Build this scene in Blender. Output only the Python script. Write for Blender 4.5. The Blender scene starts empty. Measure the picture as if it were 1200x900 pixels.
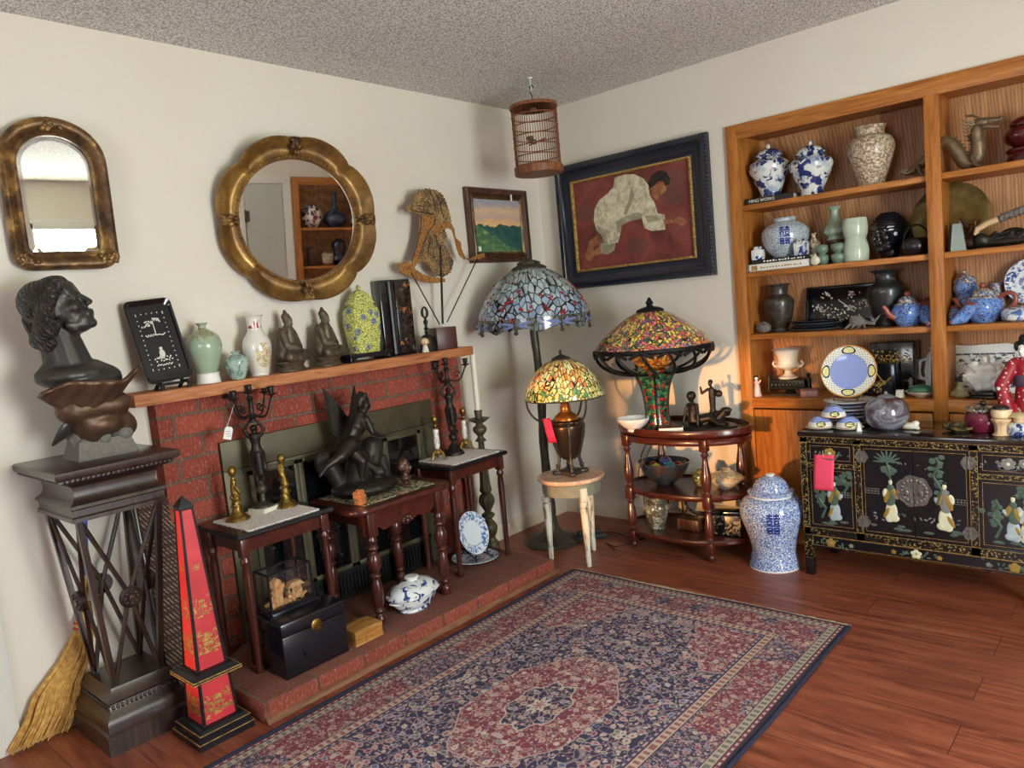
import bpy, bmesh, math, random
from mathutils import Vector, Matrix, Euler
random.seed(7)
SC = bpy.context.scene
COL = SC.collection
PI = math.pi
sin, cos, rad = math.sin, math.cos, math.radians

# ---------------------------------------------------------------- materials
def lin(c):
    c = c.lstrip('#')
    out = []
    for i in (0, 2, 4):
        v = int(c[i:i+2], 16)/255
        out.append(v/12.92 if v <= .04045 else ((v+.055)/1.055)**2.4)
    return (*out, 1.0)

class NT:
    """small builder round one node material"""
    def __init__(s, name):
        s.m = bpy.data.materials.new(name); s.m.use_nodes = True
        s.t = s.m.node_tree; s.t.nodes.clear()
        s.out = s.n('ShaderNodeOutputMaterial')
        s.b = s.n('ShaderNodeBsdfPrincipled')
        s.t.links.new(s.b.outputs[0], s.out.inputs[0])
    def n(s, ty, **kw):
        nd = s.t.nodes.new(ty)
        for k, v in kw.items(): setattr(nd, k, v)
        return nd
    def put(s, sock, v):
        if v is None: return
        if hasattr(v, 'is_output'): s.t.links.new(v, sock)
        elif isinstance(v, str): sock.default_value = lin(v)
        else: sock.default_value = v
    def obj(s): return s.n('ShaderNodeTexCoord').outputs['Object']
    def map(s, v, scale=(1,1,1), rot=(0,0,0), loc=(0,0,0)):
        nd = s.n('ShaderNodeMapping'); s.put(nd.inputs[0], v)
        nd.inputs['Scale'].default_value = scale; nd.inputs['Rotation'].default_value = rot
        nd.inputs['Location'].default_value = loc
        return nd.outputs[0]
    def noise(s, v, scale=5, detail=3, rough=.5, dist=0, col=False):
        nd = s.n('ShaderNodeTexNoise'); s.put(nd.inputs['Vector'], v)
        nd.inputs['Scale'].default_value = scale; nd.inputs['Detail'].default_value = detail
        nd.inputs['Roughness'].default_value = rough; nd.inputs['Distortion'].default_value = dist
        return nd.outputs[1 if col else 0]
    def vor(s, v, scale=5, feature='F1', rnd=1.0, out='Distance'):
        nd = s.n('ShaderNodeTexVoronoi', feature=feature); s.put(nd.inputs['Vector'], v)
        nd.inputs['Scale'].default_value = scale; nd.inputs['Randomness'].default_value = rnd
        return nd.outputs[out]
    def wave(s, v, scale=5, dist=0, detail=2, dscale=1, kind='BANDS', direction='X'):
        nd = s.n('ShaderNodeTexWave', wave_type=kind)
        if kind == 'BANDS': nd.bands_direction = direction
        else: nd.rings_direction = direction
        s.put(nd.inputs['Vector'], v); nd.inputs['Scale'].default_value = scale
        nd.inputs['Distortion'].default_value = dist; nd.inputs['Detail'].default_value = detail
        nd.inputs['Detail Scale'].default_value = dscale
        return nd.outputs['Fac']
    def ramp(s, f, stops, interp='LINEAR'):
        nd = s.n('ShaderNodeValToRGB'); s.put(nd.inputs[0], f)
        e = nd.color_ramp; e.interpolation = interp
        while len(e.elements) < len(stops): e.elements.new(.5)
        for el, (p, c) in zip(e.elements, stops):
            el.position = p
            el.color = lin(c) if isinstance(c, str) else (c, c, c, 1)
        return nd.outputs[0]
    def mix(s, f, a, b, blend='MIX'):
        nd = s.n('ShaderNodeMix', data_type='RGBA', blend_type=blend)
        s.put(nd.inputs[0], f); s.put(nd.inputs[6], a); s.put(nd.inputs[7], b)
        return nd.outputs[2]
    def math(s, op, a, b=None, c=None):
        nd = s.n('ShaderNodeMath', operation=op)
        s.put(nd.inputs[0], a); s.put(nd.inputs[1], b)
        if c is not None: s.put(nd.inputs[2], c)
        return nd.outputs[0]
    def sep(s, v):
        nd = s.n('ShaderNodeSeparateXYZ'); s.put(nd.inputs[0], v); return nd.outputs
    def comb(s, x=0.0, y=0.0, z=0.0):
        nd = s.n('ShaderNodeCombineXYZ')
        s.put(nd.inputs[0], x); s.put(nd.inputs[1], y); s.put(nd.inputs[2], z); return nd.outputs[0]
    def bump(s, h, strength=.3, dist=.01):
        nd = s.n('ShaderNodeBump'); s.put(nd.inputs['Height'], h)
        nd.inputs['Strength'].default_value = strength; nd.inputs['Distance'].default_value = dist
        s.t.links.new(nd.outputs[0], s.b.inputs['Normal'])
    def lt(s, a, b): return s.math('LESS_THAN', a, b)
    def gt(s, a, b): return s.math('GREATER_THAN', a, b)
    def done(s, col=None, rough=.5, metal=0., spec=.5, coat=0., emit=None, estr=0.):
        s.put(s.b.inputs['Base Color'], col); s.put(s.b.inputs['Roughness'], rough)
        s.put(s.b.inputs['Metallic'], metal); s.put(s.b.inputs['Specular IOR Level'], spec)
        s.b.inputs['Coat Weight'].default_value = coat
        s.b.inputs['Coat Roughness'].default_value = .08
        if emit is not None:
            s.put(s.b.inputs['Emission Color'], emit); s.put(s.b.inputs['Emission Strength'], estr)
        return s.m

def plain(name, c, rough=.5, metal=0., var=.12, scale=30, spec=.5, coat=0., bump=0.):
    n = NT(name); o = n.obj()
    f = n.noise(o, scale, 4)
    base = lin(c)
    dk = tuple(v*(1-var*2) for v in base[:3])+(1,); lt = tuple(min(1, v*(1+var*2)) for v in base[:3])+(1,)
    nd = n.n('ShaderNodeMix', data_type='RGBA'); n.put(nd.inputs[0], f)
    nd.inputs[6].default_value = dk; nd.inputs[7].default_value = lt
    if bump: n.bump(f, bump, .004)
    return n.done(nd.outputs[2], rough, metal, spec, coat)

# ---------------------------------------------------------------- mesh builder
class MB:
    def __init__(s): s.v = []; s.f = []; s.mi = []; s.sm = []
    def add(s, vs, fs, mi=0, smooth=True, M=None):
        o = len(s.v)
        for p in vs:
            p = Vector(p)
            s.v.append(M @ p if M is not None else p)
        for f in fs:
            s.f.append([i+o for i in f]); s.mi.append(mi); s.sm.append(smooth)
        return s
    def bm(s, b, mi=0, smooth=False, M=None):
        b.verts.ensure_lookup_table()
        s.add([v.co.copy() for v in b.verts], [[v.index for v in f.verts] for f in b.faces], mi, smooth, M)
        b.free(); return s
    def box(s, c, d, mi=0, bev=0., M=None, rot=None):
        b = bmesh.new(); bmesh.ops.create_cube(b, size=1)
        for v in b.verts: v.co = Vector((v.co.x*d[0], v.co.y*d[1], v.co.z*d[2]))
        if bev > 0:
            bmesh.ops.bevel(b, geom=b.edges[:], offset=min(bev, min(d)*.45), segments=2, affect='EDGES', profile=.5)
        b.verts.index_update()
        T = Matrix.Translation(c)
        if rot is not None: T = T @ Euler(rot).to_matrix().to_4x4()
        if M is not None: T = M @ T
        return s.bm(b, mi, False, T)
    def b2(s, a, b, mi=0, bev=0., M=None):
        a, b = Vector(a), Vector(b)
        d = b-a
        return s.box((a+b)/2, (abs(d.x), abs(d.y), abs(d.z)), mi, bev, M)
    def taper(s, c, w0, d0, w1, d1, h, mi=0, M=None):
        """box from z=c.z to c.z+h, size w0 x d0 below and w1 x d1 above"""
        x, y, z = c
        vs = [(x+sx*w/2, y+sy*d/2, zz) for w, d, zz in ((w0, d0, z), (w1, d1, z+h)) for sx, sy in ((-1,-1),(1,-1),(1,1),(-1,1))]
        fs = [(3,2,1,0),(4,5,6,7)]+[(i,(i+1)%4,4+(i+1)%4,4+i) for i in range(4)]
        return s.add(vs, fs, mi, False, M)
    def sqlathe(s, c, prof, mi=0, M=None):
        """stack of rectangles: prof = [(half_x, half_y, z)]"""
        vs = []; fs = []
        for hx, hy, z in prof:
            vs += [(c[0]+sx*hx, c[1]+sy*hy, c[2]+z) for sx, sy in ((-1,-1),(1,-1),(1,1),(-1,1))]
        n = len(prof)
        for k in range(n-1):
            for i in range(4): fs.append((4*k+i, 4*k+(i+1)%4, 4*k+4+(i+1)%4, 4*k+4+i))
        fs.append((3,2,1,0)); fs.append(tuple(4*(n-1)+i for i in range(4)))
        return s.add(vs, fs, mi, False, M)
    def lathe(s, prof, seg=32, mi=0, c=(0,0,0), sq=(1,1), fn=None, smooth=True, M=None, a0=0., a1=2*PI):
        full = abs(a1-a0-2*PI) < 1e-6
        ns = seg if full else seg+1
        vs = []; fs = []
        idx = []
        for r, z in prof:
            if r <= 1e-6 and full:
                idx.append([len(vs)]*ns); vs.append((c[0], c[1], c[2]+z)); continue
            row = []
            for i in range(ns):
                a = a0+(a1-a0)*i/seg
                k = fn(a, z) if fn else 1.
                row.append(len(vs)); vs.append((c[0]+r*k*cos(a)*sq[0], c[1]+r*k*sin(a)*sq[1], c[2]+z))
            idx.append(row)
        for k in range(len(prof)-1):
            for i in range(seg):
                j = (i+1) % ns
                q = [idx[k][i], idx[k][j], idx[k+1][j], idx[k+1][i]]
                u = []
                for x in q:
                    if x not in u: u.append(x)
                if len(u) > 2: fs.append(u)
        if full:
            if prof[0][0] > 1e-6: fs.append(idx[0][::-1])
            if prof[-1][0] > 1e-6: fs.append(idx[-1])
        return s.add(vs, fs, mi, smooth, M)
    def tube(s, pts, r, seg=8, mi=0, closed=False, M=None, flat=1.):
        P = [Vector(p) for p in pts]; n = len(P)
        R = r if isinstance(r, (list, tuple)) else [r]*n
        vs = []; fs = []
        up = None
        for k in range(n):
            if closed: t = P[(k+1) % n]-P[k-1]
            else: t = P[min(k+1, n-1)]-P[max(k-1, 0)]
            t = t.normalized() if t.length > 1e-9 else Vector((0,0,1))
            if up is None:
                up = t.orthogonal().normalized()
            else:
                up = (up-t*up.dot(t))
                up = up.normalized() if up.length > 1e-6 else t.orthogonal().normalized()
            w = t.cross(up)
            for i in range(seg):
                a = 2*PI*i/seg
                vs.append(P[k]+up*cos(a)*R[k]+w*sin(a)*R[k]*flat)
        m = n if closed else n-1
        for k in range(m):
            for i in range(seg):
                k2 = (k+1) % n
                fs.append((k*seg+i, k*seg+(i+1) % seg, k2*seg+(i+1) % seg, k2*seg+i))
        if not closed:
            fs.append(tuple(range(seg))[::-1]); fs.append(tuple((n-1)*seg+i for i in range(seg)))
        return s.add(vs, fs, mi, True, M)
    def ell(s, c, r, mi=0, seg=16, rings=10, rot=None, M=None):
        if not isinstance(r, (list, tuple)): r = (r, r, r)
        T = Matrix.Translation(c)
        if rot is not None: T = T @ Euler(rot).to_matrix().to_4x4()
        if M is not None: T = M @ T
        prof = [(sin(PI*k/rings), -cos(PI*k/rings)) for k in range(rings+1)]
        prof[0] = (0, -1); prof[-1] = (0, 1)
        T = T @ Matrix.Diagonal((*r, 1))
        return s.lathe(prof, seg, mi, M=T)
    def cap(s, a, b, ra, rb, mi=0, seg=14, M=None):
        """closed capsule from a to b with two radii"""
        a, b = Vector(a), Vector(b); d = b-a; L = d.length
        q = d.to_track_quat('Z', 'Y').to_matrix().to_4x4()
        T = Matrix.Translation(a) @ q
        if M is not None: T = M @ T
        prof = [(0, -ra)]+[(ra*sin(t), -ra*cos(t)) for t in (PI/6, PI/3, PI/2)]
        prof += [(rb*cos(t), L+rb*sin(t)) for t in (0, PI/6, PI/3)]+[(0, L+rb)]
        return s.lathe(prof, seg, mi, M=T)
    def prism(s, poly, d0, d1, mi=0, plane='xz', M=None, smooth=False):
        """extruded polygon; plane xz -> depth along y, yz -> depth along x, xy -> depth along z"""
        def P(u, v, d):
            return (u, d, v) if plane == 'xz' else ((d, u, v) if plane == 'yz' else (u, v, d))
        n = len(poly)
        vs = [P(u, v, d0) for u, v in poly]+[P(u, v, d1) for u, v in poly]
        fs = [tuple(range(n))[::-1], tuple(range(n, 2*n))]+[(i, (i+1) % n, n+(i+1) % n, n+i) for i in range(n)]
        return s.add(vs, fs, mi, smooth, M)
    def grid(s, nu, nv, fn, mi=0, smooth=True, M=None):
        vs = [fn(i/nu, j/nv) for j in range(nv+1) for i in range(nu+1)]
        fs = [(j*(nu+1)+i, j*(nu+1)+i+1, (j+1)*(nu+1)+i+1, (j+1)*(nu+1)+i) for j in range(nv) for i in range(nu)]
        return s.add(vs, fs, mi, smooth, M)
    def obj(s, name, mats, parent=None, ang=38, fix=True):
        me = bpy.data.meshes.new(name)
        me.from_pydata([tuple(v) for v in s.v], [], s.f)
        if not isinstance(mats, (list, tuple)): mats = [mats]
        for m in mats: me.materials.append(m)
        me.polygons.foreach_set('material_index', s.mi)
        me.polygons.foreach_set('use_smooth', s.sm)
        if fix:
            b = bmesh.new(); b.from_mesh(me)
            bmesh.ops.recalc_face_normals(b, faces=b.faces[:]); b.to_mesh(me); b.free()
        me.set_sharp_from_angle(angle=rad(ang))
        me.update()
        o = bpy.data.objects.new(name, me); COL.objects.link(o)
        if parent: o.parent = parent
        return o

def tag(o, label, cat, group=None, loc=None, rz=None):
    o['label'] = label; o['category'] = cat
    if group: o['group'] = group
    if loc: o.location = loc
    if rz: o.rotation_euler = (0, 0, rz)
    return o
def thing(name, label, cat, loc=(0,0,0), rz=0., group=None):
    o = bpy.data.objects.new(name, None); COL.objects.link(o)
    o.empty_display_size = .05
    o.location = loc; o.rotation_euler = (0, 0, rz)
    return tag(o, label, cat, group)
def struct(o): o['kind'] = 'structure'; return o
def stuff(o): o['kind'] = 'stuff'; return o
def pl(o, text): o['label'] = text; return o

def blob(name, prims, voxel, mat, parent=None, smooth=4, mb=None):
    """one continuous modelled surface from overlapping masses: ('e',c,r[,rot]) and ('c',a,b,ra,rb)"""
    b = mb or MB()
    for p in prims:
        if p[0] == 'e': b.ell(p[1], p[2], rot=p[3] if len(p) > 3 else None)
        else: b.cap(*p[1:])
    o = b.obj(name, mat, None)
    m = o.modifiers.new('r', 'REMESH'); m.mode = 'VOXEL'; m.voxel_size = voxel; m.use_smooth_shade = True
    if smooth:
        k = o.modifiers.new('s', 'SMOOTH'); k.factor = .5; k.iterations = smooth
    dg = bpy.context.evaluated_depsgraph_get()
    me = bpy.data.meshes.new_from_object(o.evaluated_get(dg))
    old = o.data; o.modifiers.clear(); o.data = me; bpy.data.meshes.remove(old)
    me.name = name
    for p in me.polygons: p.use_smooth = True
    if parent: o.parent = parent
    return o

def xf(prims, M):
    """move a list of masses by a matrix (uniform scale)"""
    sc = M.to_scale()[0]; e = M.to_euler()
    out = []
    for p in prims:
        if p[0] == 'e':
            r = p[2] if isinstance(p[2], (list, tuple)) else (p[2],)*3
            q = (M.to_3x3().normalized() @ Euler(p[3] if len(p) > 3 else (0,0,0)).to_matrix()).to_euler()
            out.append(('e', M @ Vector(p[1]), tuple(x*sc for x in r), q))
        else: out.append(('c', M @ Vector(p[1]), M @ Vector(p[2]), p[3]*sc, p[4]*sc))
    return out
def TRS(loc=(0,0,0), rot=(0,0,0), s=1.):
    return Matrix.Translation(loc) @ Euler(rot).to_matrix().to_4x4() @ Matrix.Scale(s, 4)

def head_prims(hair=True):
    """a head of height 1, face towards +y, centre at the origin"""
    P = [('e', (0,-.06,.12), (.34,.43,.38)), ('e', (0,.10,-.10), (.28,.26,.40)), ('e', (0,.24,-.39), (.13,.12,.10)),
         ('c', (0,.37,.06), (0,.475,-.13), .04, .06), ('e', (0,.385,-.235), (.10,.06,.03)), ('e', (0,.375,-.285), (.085,.06,.03)),
         ('e', (0,.31,.14), (.24,.09,.07)), ('c', (-.17,.2,-.34), (.17,.2,-.34), .1, .1)]
    for x in (-1, 1):
        P += [('e', (x*.135,.335,.02), (.075,.035,.04)), ('e', (x*.17,.25,-.12), (.11,.11,.12)), ('e', (x*.05,.42,-.14), (.035,.04,.03)),
              ('e', (x*.30,.0,-.04), (.03,.07,.11))]
    return P

def vase_prof(pts, n=6):
    """smooth a list of (r,z) with Catmull-Rom"""
    out = []
    P = [Vector((r, z)) for r, z in pts]
    for i in range(len(P)-1):
        p0 = P[max(i-1, 0)]; p1 = P[i]; p2 = P[i+1]; p3 = P[min(i+2, len(P)-1)]
        for k in range(n):
            t = k/n
            q = .5*((2*p1)+(p2-p0)*t+(2*p0-5*p1+4*p2-p3)*t*t+(3*p1-p0-3*p2+p3)*t**3)
            out.append((max(q.x, 0), q.y))
    out.append((P[-1].x, P[-1].y))
    return out
def vessel(mb, pts, seg=40, mi=0, t=.004, n=6, c=(0,0,0), sq=(1,1), fn=None, depth=.75, smoothp=True):
    """a hollow turned vessel: outside profile from the foot to the rim, then down inside"""
    o = vase_prof(pts, n) if smoothp else list(pts)
    H = o[-1][1]; z0 = H*(1-depth)
    ins = [(max(r-t, .001), z) for r, z in reversed(o) if z > z0 and r > t]
    prof = [(0, o[0][1])]+o+ins+[(0, ins[-1][1] if ins else H)]
    mb.lathe(prof, seg, mi, c, sq, fn)
    return mb
def spl(pts, n=6):
    P = [Vector(p) for p in pts]; out = []
    for i in range(len(P)-1):
        p0 = P[max(i-1,0)]; p1 = P[i]; p2 = P[i+1]; p3 = P[min(i+2,len(P)-1)]
        for k in range(n):
            t = k/n; out.append(.5*((2*p1)+(p2-p0)*t+(2*p0-5*p1+4*p2-p3)*t*t+(3*p1-p0-3*p2+p3)*t**3))
    return out+[P[-1]]
def arc(c, r, a0, a1, n, plane='xz', rz=None):
    out = []
    for i in range(n+1):
        a = a0+(a1-a0)*i/n
        u, v = r*cos(a), (rz or r)*sin(a)
        out.append((c[0]+u, c[1], c[2]+v) if plane == 'xz' else ((c[0], c[1]+u, c[2]+v) if plane == 'yz' else (c[0]+u, c[1]+v, c[2])))
    return out
def frame_mesh(mb, path_fn, section, n, closed=True, mi=0, smooth=True):
    """sweep: path_fn(t)->(point, outward, normal); section = [(out, up)] list, open profile"""
    vs = []; fs = []; m = len(section)
    for k in range(n):
        p, o, u = path_fn(k/n)
        for a, b in section: vs.append(Vector(p)+Vector(o)*a+Vector(u)*b)
    for k in range(n):
        k2 = (k+1) % n
        for i in range(m-1): fs.append((k*m+i, k*m+i+1, k2*m+i+1, k2*m+i))
    return mb.add(vs, fs, mi, smooth)
# ---------------------------------------------------------------- shared materials
M = {}
def _wall():
    n = NT('painted_plaster'); o = n.obj()
    a = n.noise(o, 1.3, 3); b = n.noise(o, 90, 3); c = n.noise(o, 22, 3)
    n.bump(n.math('ADD', b, n.math('MULTIPLY', c, 1.2)), .22, .004)
    return n.done(n.ramp(a, [(.3, '#dcd2c5'), (.7, '#e1d9cd')]), .72, spec=.3)
M['wall'] = _wall()
def _ceil():
    n = NT('popcorn_ceiling'); o = n.obj()
    v = n.vor(o, 120); b = n.noise(o, 170, 2); h = n.math('ADD', n.math('SUBTRACT', 1., v), n.math('MULTIPLY', b, .9))
    n.bump(h, .6, .008)
    return n.done(n.ramp(h, [(.55, '#b4aeaa'), (1.15, '#cfcac6'), (1.32, '#f2efec')]), .95, spec=.1)
M['ceil'] = _ceil()
def _floor():
    n = NT('cherry_plank_floor'); o = n.obj()
    br = n.n('ShaderNodeTexBrick'); n.put(br.inputs['Vector'], o)
    br.offset = .37; br.inputs['Scale'].default_value = 1
    br.inputs['Brick Width'].default_value = 1.22; br.inputs['Row Height'].default_value = .165
    br.inputs['Mortar Size'].default_value = .0012; br.inputs['Mortar Smooth'].default_value = .3
    br.inputs['Color1'].default_value = (0,0,0,1); br.inputs['Color2'].default_value = (1,1,1,1); br.inputs['Mortar'].default_value = (.5,.5,.5,1)
    tone = br.outputs['Color']
    st = n.map(o, (1.1, 10, 1)); st2 = n.map(o, (2.2, 38, 1))
    off = n.n('ShaderNodeVectorMath', operation='ADD'); n.put(off.inputs[0], st)
    n.put(off.inputs[1], n.mix(1., tone, (9, 5, 3, 1), 'MULTIPLY'))
    g = n.noise(off.outputs[0], 1.6, 6, .62, 1.6); g2 = n.noise(st2, 3, 3)
    col = n.ramp(g, [(.30, '#3f1c16'), (.41, '#733a2b'), (.55, '#96523b'), (.72, '#b26c4e')])
    col = n.mix(n.math('MULTIPLY', g2, .35), col, '#6a3323')
    col = n.mix(n.math('MULTIPLY', n.sep(tone)[0], .35), col, '#8a452c')
    col = n.mix(br.outputs['Fac'], col, '#32160f')
    n.bump(n.math('SUBTRACT', n.math('MULTIPLY', g, .3), br.outputs['Fac']), .12, .004)
    return n.done(col, n.ramp(g2, [(.2, .30), (.8, .46)]), spec=.5)
M['floor'] = _floor()
def _brick(name, u, v, bw, rh, off, c1='#a8513f', c2='#873f34', mor='#6f5d50', ms=.015, zoff=0., uoff=0.):
    n = NT(name); o = n.obj(); s = n.sep(o)
    vec = n.comb(n.math('ADD', s[u], uoff), n.math('ADD', s[v], zoff), 0.)
    wob = n.n('ShaderNodeVectorMath', operation='ADD'); n.put(wob.inputs[0], vec)
    n.put(wob.inputs[1], n.mix(1., n.noise(o, 16, 3, col=True), (.008, .008, 0, 1), 'MULTIPLY'))
    br = n.n('ShaderNodeTexBrick'); n.put(br.inputs['Vector'], wob.outputs[0])
    br.offset = off; br.inputs['Scale'].default_value = 1
    br.inputs['Brick Width'].default_value = bw; br.inputs['Row Height'].default_value = rh
    br.inputs['Mortar Size'].default_value = ms/2; br.inputs['Mortar Smooth'].default_value = .25
    br.inputs['Color1'].default_value = lin(c1); br.inputs['Color2'].default_value = lin(c2); br.inputs['Mortar'].default_value = lin(mor)
    g = n.noise(n.map(o, (1, 1, .35)), 160, 4); b = n.noise(o, 9, 4)
    col = n.mix(n.math('MULTIPLY', b, .55), br.outputs['Color'], '#5d2c27')
    col = n.mix(n.ramp(g, [(.52, 0.), (.72, .55)]), col, '#b98576')
    n.bump(n.math('SUBTRACT', n.math('MULTIPLY', g, .5), n.math('MULTIPLY', br.outputs['Fac'], 1.4)), .8, .006)
    return n.done(col, .9, spec=.2)
M['brick'] = _brick('red_brick', 1, 2, .205, .084, .5, zoff=-.019, uoff=2.40)
M['brick_side'] = _brick('red_brick_return', 0, 2, .205, .084, .0, zoff=-.019, uoff=.06)
M['hearth_top'] = _brick('worn_hearth_brick', 1, 0, .205, .205, .0, '#7d5043', '#6b4439', '#6b5c52', .012)
M['hearth_face'] = _brick('hearth_face_brick', 1, 2, .205, .6, .0, '#9a4d3b', '#84402f', '#54433a', .010, zoff=.2)
def _wood(name, c, axis=0, scale=1., rough=.4, coat=0., contrast=1., rings=False):
    """c = dark, mid, light; grain runs along axis"""
    n = NT(name); o = n.obj()
    sc = [22*scale]*3; sc[axis] = 1.6*scale
    v = n.map(o, tuple(sc))
    g = n.noise(v, 1.5, 6, .6, 1.2)
    if rings:
        sr = [5.]*3; sr[axis] = .9
        w = n.wave(n.map(o, tuple(x*scale*.8 for x in sr)), 5, 7, 2, .5, 'RINGS', 'Y')
        g = n.math('ADD', n.math('MULTIPLY', g, .80), n.math('MULTIPLY', w, .20))
    col = n.ramp(g, [(.3, c[0]), (.5, c[1]), (.7, c[2])])
    n.bump(g, .08, .003)
    return n.done(col, rough, spec=.45, coat=coat)
M['oak'] = _wood('orange_oak', ('#8a4d1c', '#ad6a2c', '#c58340'), 2, 1.4, .42)
M['oak_x'] = _wood('orange_oak_rail', ('#8a4d1c', '#ad6a2c', '#c58340'), 0, 1.4, .42)
M['oak_y'] = _wood('orange_oak_rail_side', ('#8a4d1c', '#ad6a2c', '#c58340'), 1, 1.4, .42)
M['oak_ply'] = _wood('oak_plywood', ('#96633d', '#b37e53', '#cc9a6b'), 2, 1.2, .5, rings=True)
M['mantel'] = _wood('rough_mantel_wood', ('#8c4f2d', '#b06f45', '#c6875a'), 1, 2.2, .7)
M['mahog'] = _wood('dark_mahogany', ('#2a0f0b', '#471b14', '#5e281c'), 0, 1.2, .28, .3)
M['mahog_z'] = _wood('dark_mahogany_turned', ('#2a0f0b', '#47201a', '#5e2c20'), 2, 1.2, .28, .3)
M['walnut'] = _wood('espresso_wood', ('#1d1210', '#332320', '#47322c'), 2, 1.3, .33, .25)
M['carved'] = _wood('carved_brown_wood', ('#241410', '#46291d', '#6a4431'), 2, 1.6, .35, .2)
M['slab'] = _wood('golden_olive_wood', ('#7d4a22', '#b07b40', '#d0a05c'), 1, 1.6, .35, .2)
M['rosewood'] = plain('reddish_brown_wood', '#4a211f', .4)
M['cream_trim'] = plain('cream_trim_paint', '#d9cbb4', .5, var=.03)
M['white_trim'] = plain('white_trim_paint', '#dedbd4', .45, var=.02)
M['door_paint'] = plain('grey_door_paint', '#b9bab4', .5, var=.02)
M['lacquer'] = plain('black_lacquer', '#101015', .16, coat=.5, var=.2)
M['ebony'] = plain('ebonised_wood', '#15141a', .26, coat=.3, var=.2)
M['black'] = plain('matt_black', '#141416', .6)
M['bronze'] = plain('dark_bronze_patina', '#2e2825', .42, .55, .2, 40, bump=.3)
M['bronze_b'] = plain('brown_bronze_patina', '#5a4232', .45, .5, .35, 22, bump=1.)
M['bust_m'] = plain('charcoal_bronze', '#3b3735', .40, .35, .12, 25, bump=.15)
M['stone'] = plain('carved_grey_stone', '#6f6963', .75, 0, .25, 60, bump=.6)
M['lampbronze'] = plain('lamp_bronze', '#48423a', .42, .5, .25, 50, bump=.4)
M['brass'] = plain('old_brass', '#8a6b35', .33, .9, .3, 60, bump=.3)
M['gilt'] = plain('gilded_metal', '#8f7238', .36, .85, .4, 90, bump=.6)
M['darkbrass'] = plain('tarnished_brass', '#57503e', .5, .45, .25, 12)
M['iron'] = plain('dark_iron', '#1b1b1d', .5, .5)
M['glass_dark'] = plain('smoked_glass', '#0c0d0f', .06, 0, .1, spec=.8)
M['mirror'] = plain('mirror_glass', '#f2f3f1', .01, 1., 0.)
M['porc'] = plain('white_porcelain', '#eeece8', .12, var=.02, coat=.4)
M['cream_porc'] = plain('cream_porcelain', '#dcd6c6', .25, var=.03, coat=.2)
M['celadon'] = plain('celadon_glaze', '#93a593', .16, var=.07, scale=14, coat=.4)
M['celadon_d'] = plain('deep_celadon_glaze', '#6d8273', .18, var=.1, scale=20, coat=.4)
M['lightcel'] = plain('pale_celadon_glaze', '#b9c3b1', .16, var=.05, scale=12, coat=.4)
M['wax'] = plain('ivory_wax', '#e6dfcd', .5, var=.02)
M['lace'] = None
M['pink'] = plain('pink_card', '#f04a68', .6, var=.03)
M['red_card'] = plain('red_card', '#d01a3c', .6, var=.03)
M['paper'] = plain('white_paper', '#e9e6df', .7, var=.03)
M['skinwood'] = plain('pale_turned_wood', '#d8b58c', .45, var=.06)
M['terracotta'] = plain('carved_soapstone', '#c47a45', .5, var=.25, scale=60, bump=.6)
M['wire'] = plain('black_cord', '#15120f', .5)
M['cork'] = plain('carved_cork', '#c79a68', .8, var=.3, scale=90, bump=.6)
def _gold_line():
    n = NT('gold_paint'); return n.done(n.ramp(n.noise(n.obj(), 70, 3), [(.35, '#8a6a34'), (.6, '#c7a25a')]), .45, .4)
M['gold'] = _gold_line()
def _glass():
    n = NT('clear_glass'); t = n.n('ShaderNodeBsdfTransparent'); g = n.n('ShaderNodeBsdfGlossy'); g.inputs['Roughness'].default_value = .03; x = n.n('ShaderNodeMixShader'); x.inputs[0].default_value = .07
    n.t.links.new(t.outputs[0], x.inputs[1]); n.t.links.new(g.outputs[0], x.inputs[2]); n.t.links.new(x.outputs[0], n.out.inputs[0])
    return n.m
M['glass'] = _glass()
def _lace():
    n = NT('white_lace'); o = n.obj(); v = n.vor(o, 95, 'DISTANCE_TO_EDGE'); h = n.vor(o, 45)
    n.bump(v, .7, .003)
    return n.done(n.ramp(n.math('MULTIPLY', v, n.math('ADD', h, .6)), [(.02, '#f8f3ef'), (.22, '#ece4dd'), (.5, '#c9b9aa')]), .9, spec=.1)
M['lace'] = _lace()

def blue_white(name, scale=60, thr=.12, base='#dfe3e4', ink='#2b4488', wash='#8ea6d2', soft=.08, warp=.03, rough=.12, spots=False):
    n = NT(name); o = n.obj()
    w = n.n('ShaderNodeVectorMath', operation='ADD'); n.put(w.inputs[0], o)
    n.put(w.inputs[1], n.mix(1., n.noise(o, scale*.45, 2, col=True), (warp, warp, warp, 1), 'MULTIPLY'))
    if spots:
        a = n.noise(w.outputs[0], scale, 3, .6, .8); f = n.ramp(a, [(thr, 0.), (thr+soft, 1.)])
        b = n.noise(o, scale*.5, 2); wsh = n.ramp(b, [(.5, base), (.62, wash)])
        col = n.mix(f, wsh, ink)
    else:
        e = n.vor(w.outputs[0], scale, 'DISTANCE_TO_EDGE'); d = n.vor(w.outputs[0], scale*1.7)
        f = n.ramp(e, [(thr, 1.), (thr+soft, 0.)]); g = n.ramp(d, [(.16, 1.), (.24, 0.)])
        col = n.mix(f, n.mix(g, base, ink), n.mix(n.noise(o, scale*.6, 2), ink, wash))
    return n.done(col, rough, spec=.5, coat=.4)
M['bw_dense'] = blue_white('scrolling_blue_glaze', 105, .10, '#d9e2ea', '#2f4d98', '#6f8cc8', .06)
M['bw_wide'] = blue_white('faded_blue_scroll_glaze', 115, .09, '#d3d9d6', '#5a7296', '#9fb0bd', .07)
M['bw_scene'] = blue_white('blue_landscape_glaze', 24, .49, '#dcdfdc', '#25366e', '#a9b4c8', .05, spots=True)
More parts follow.
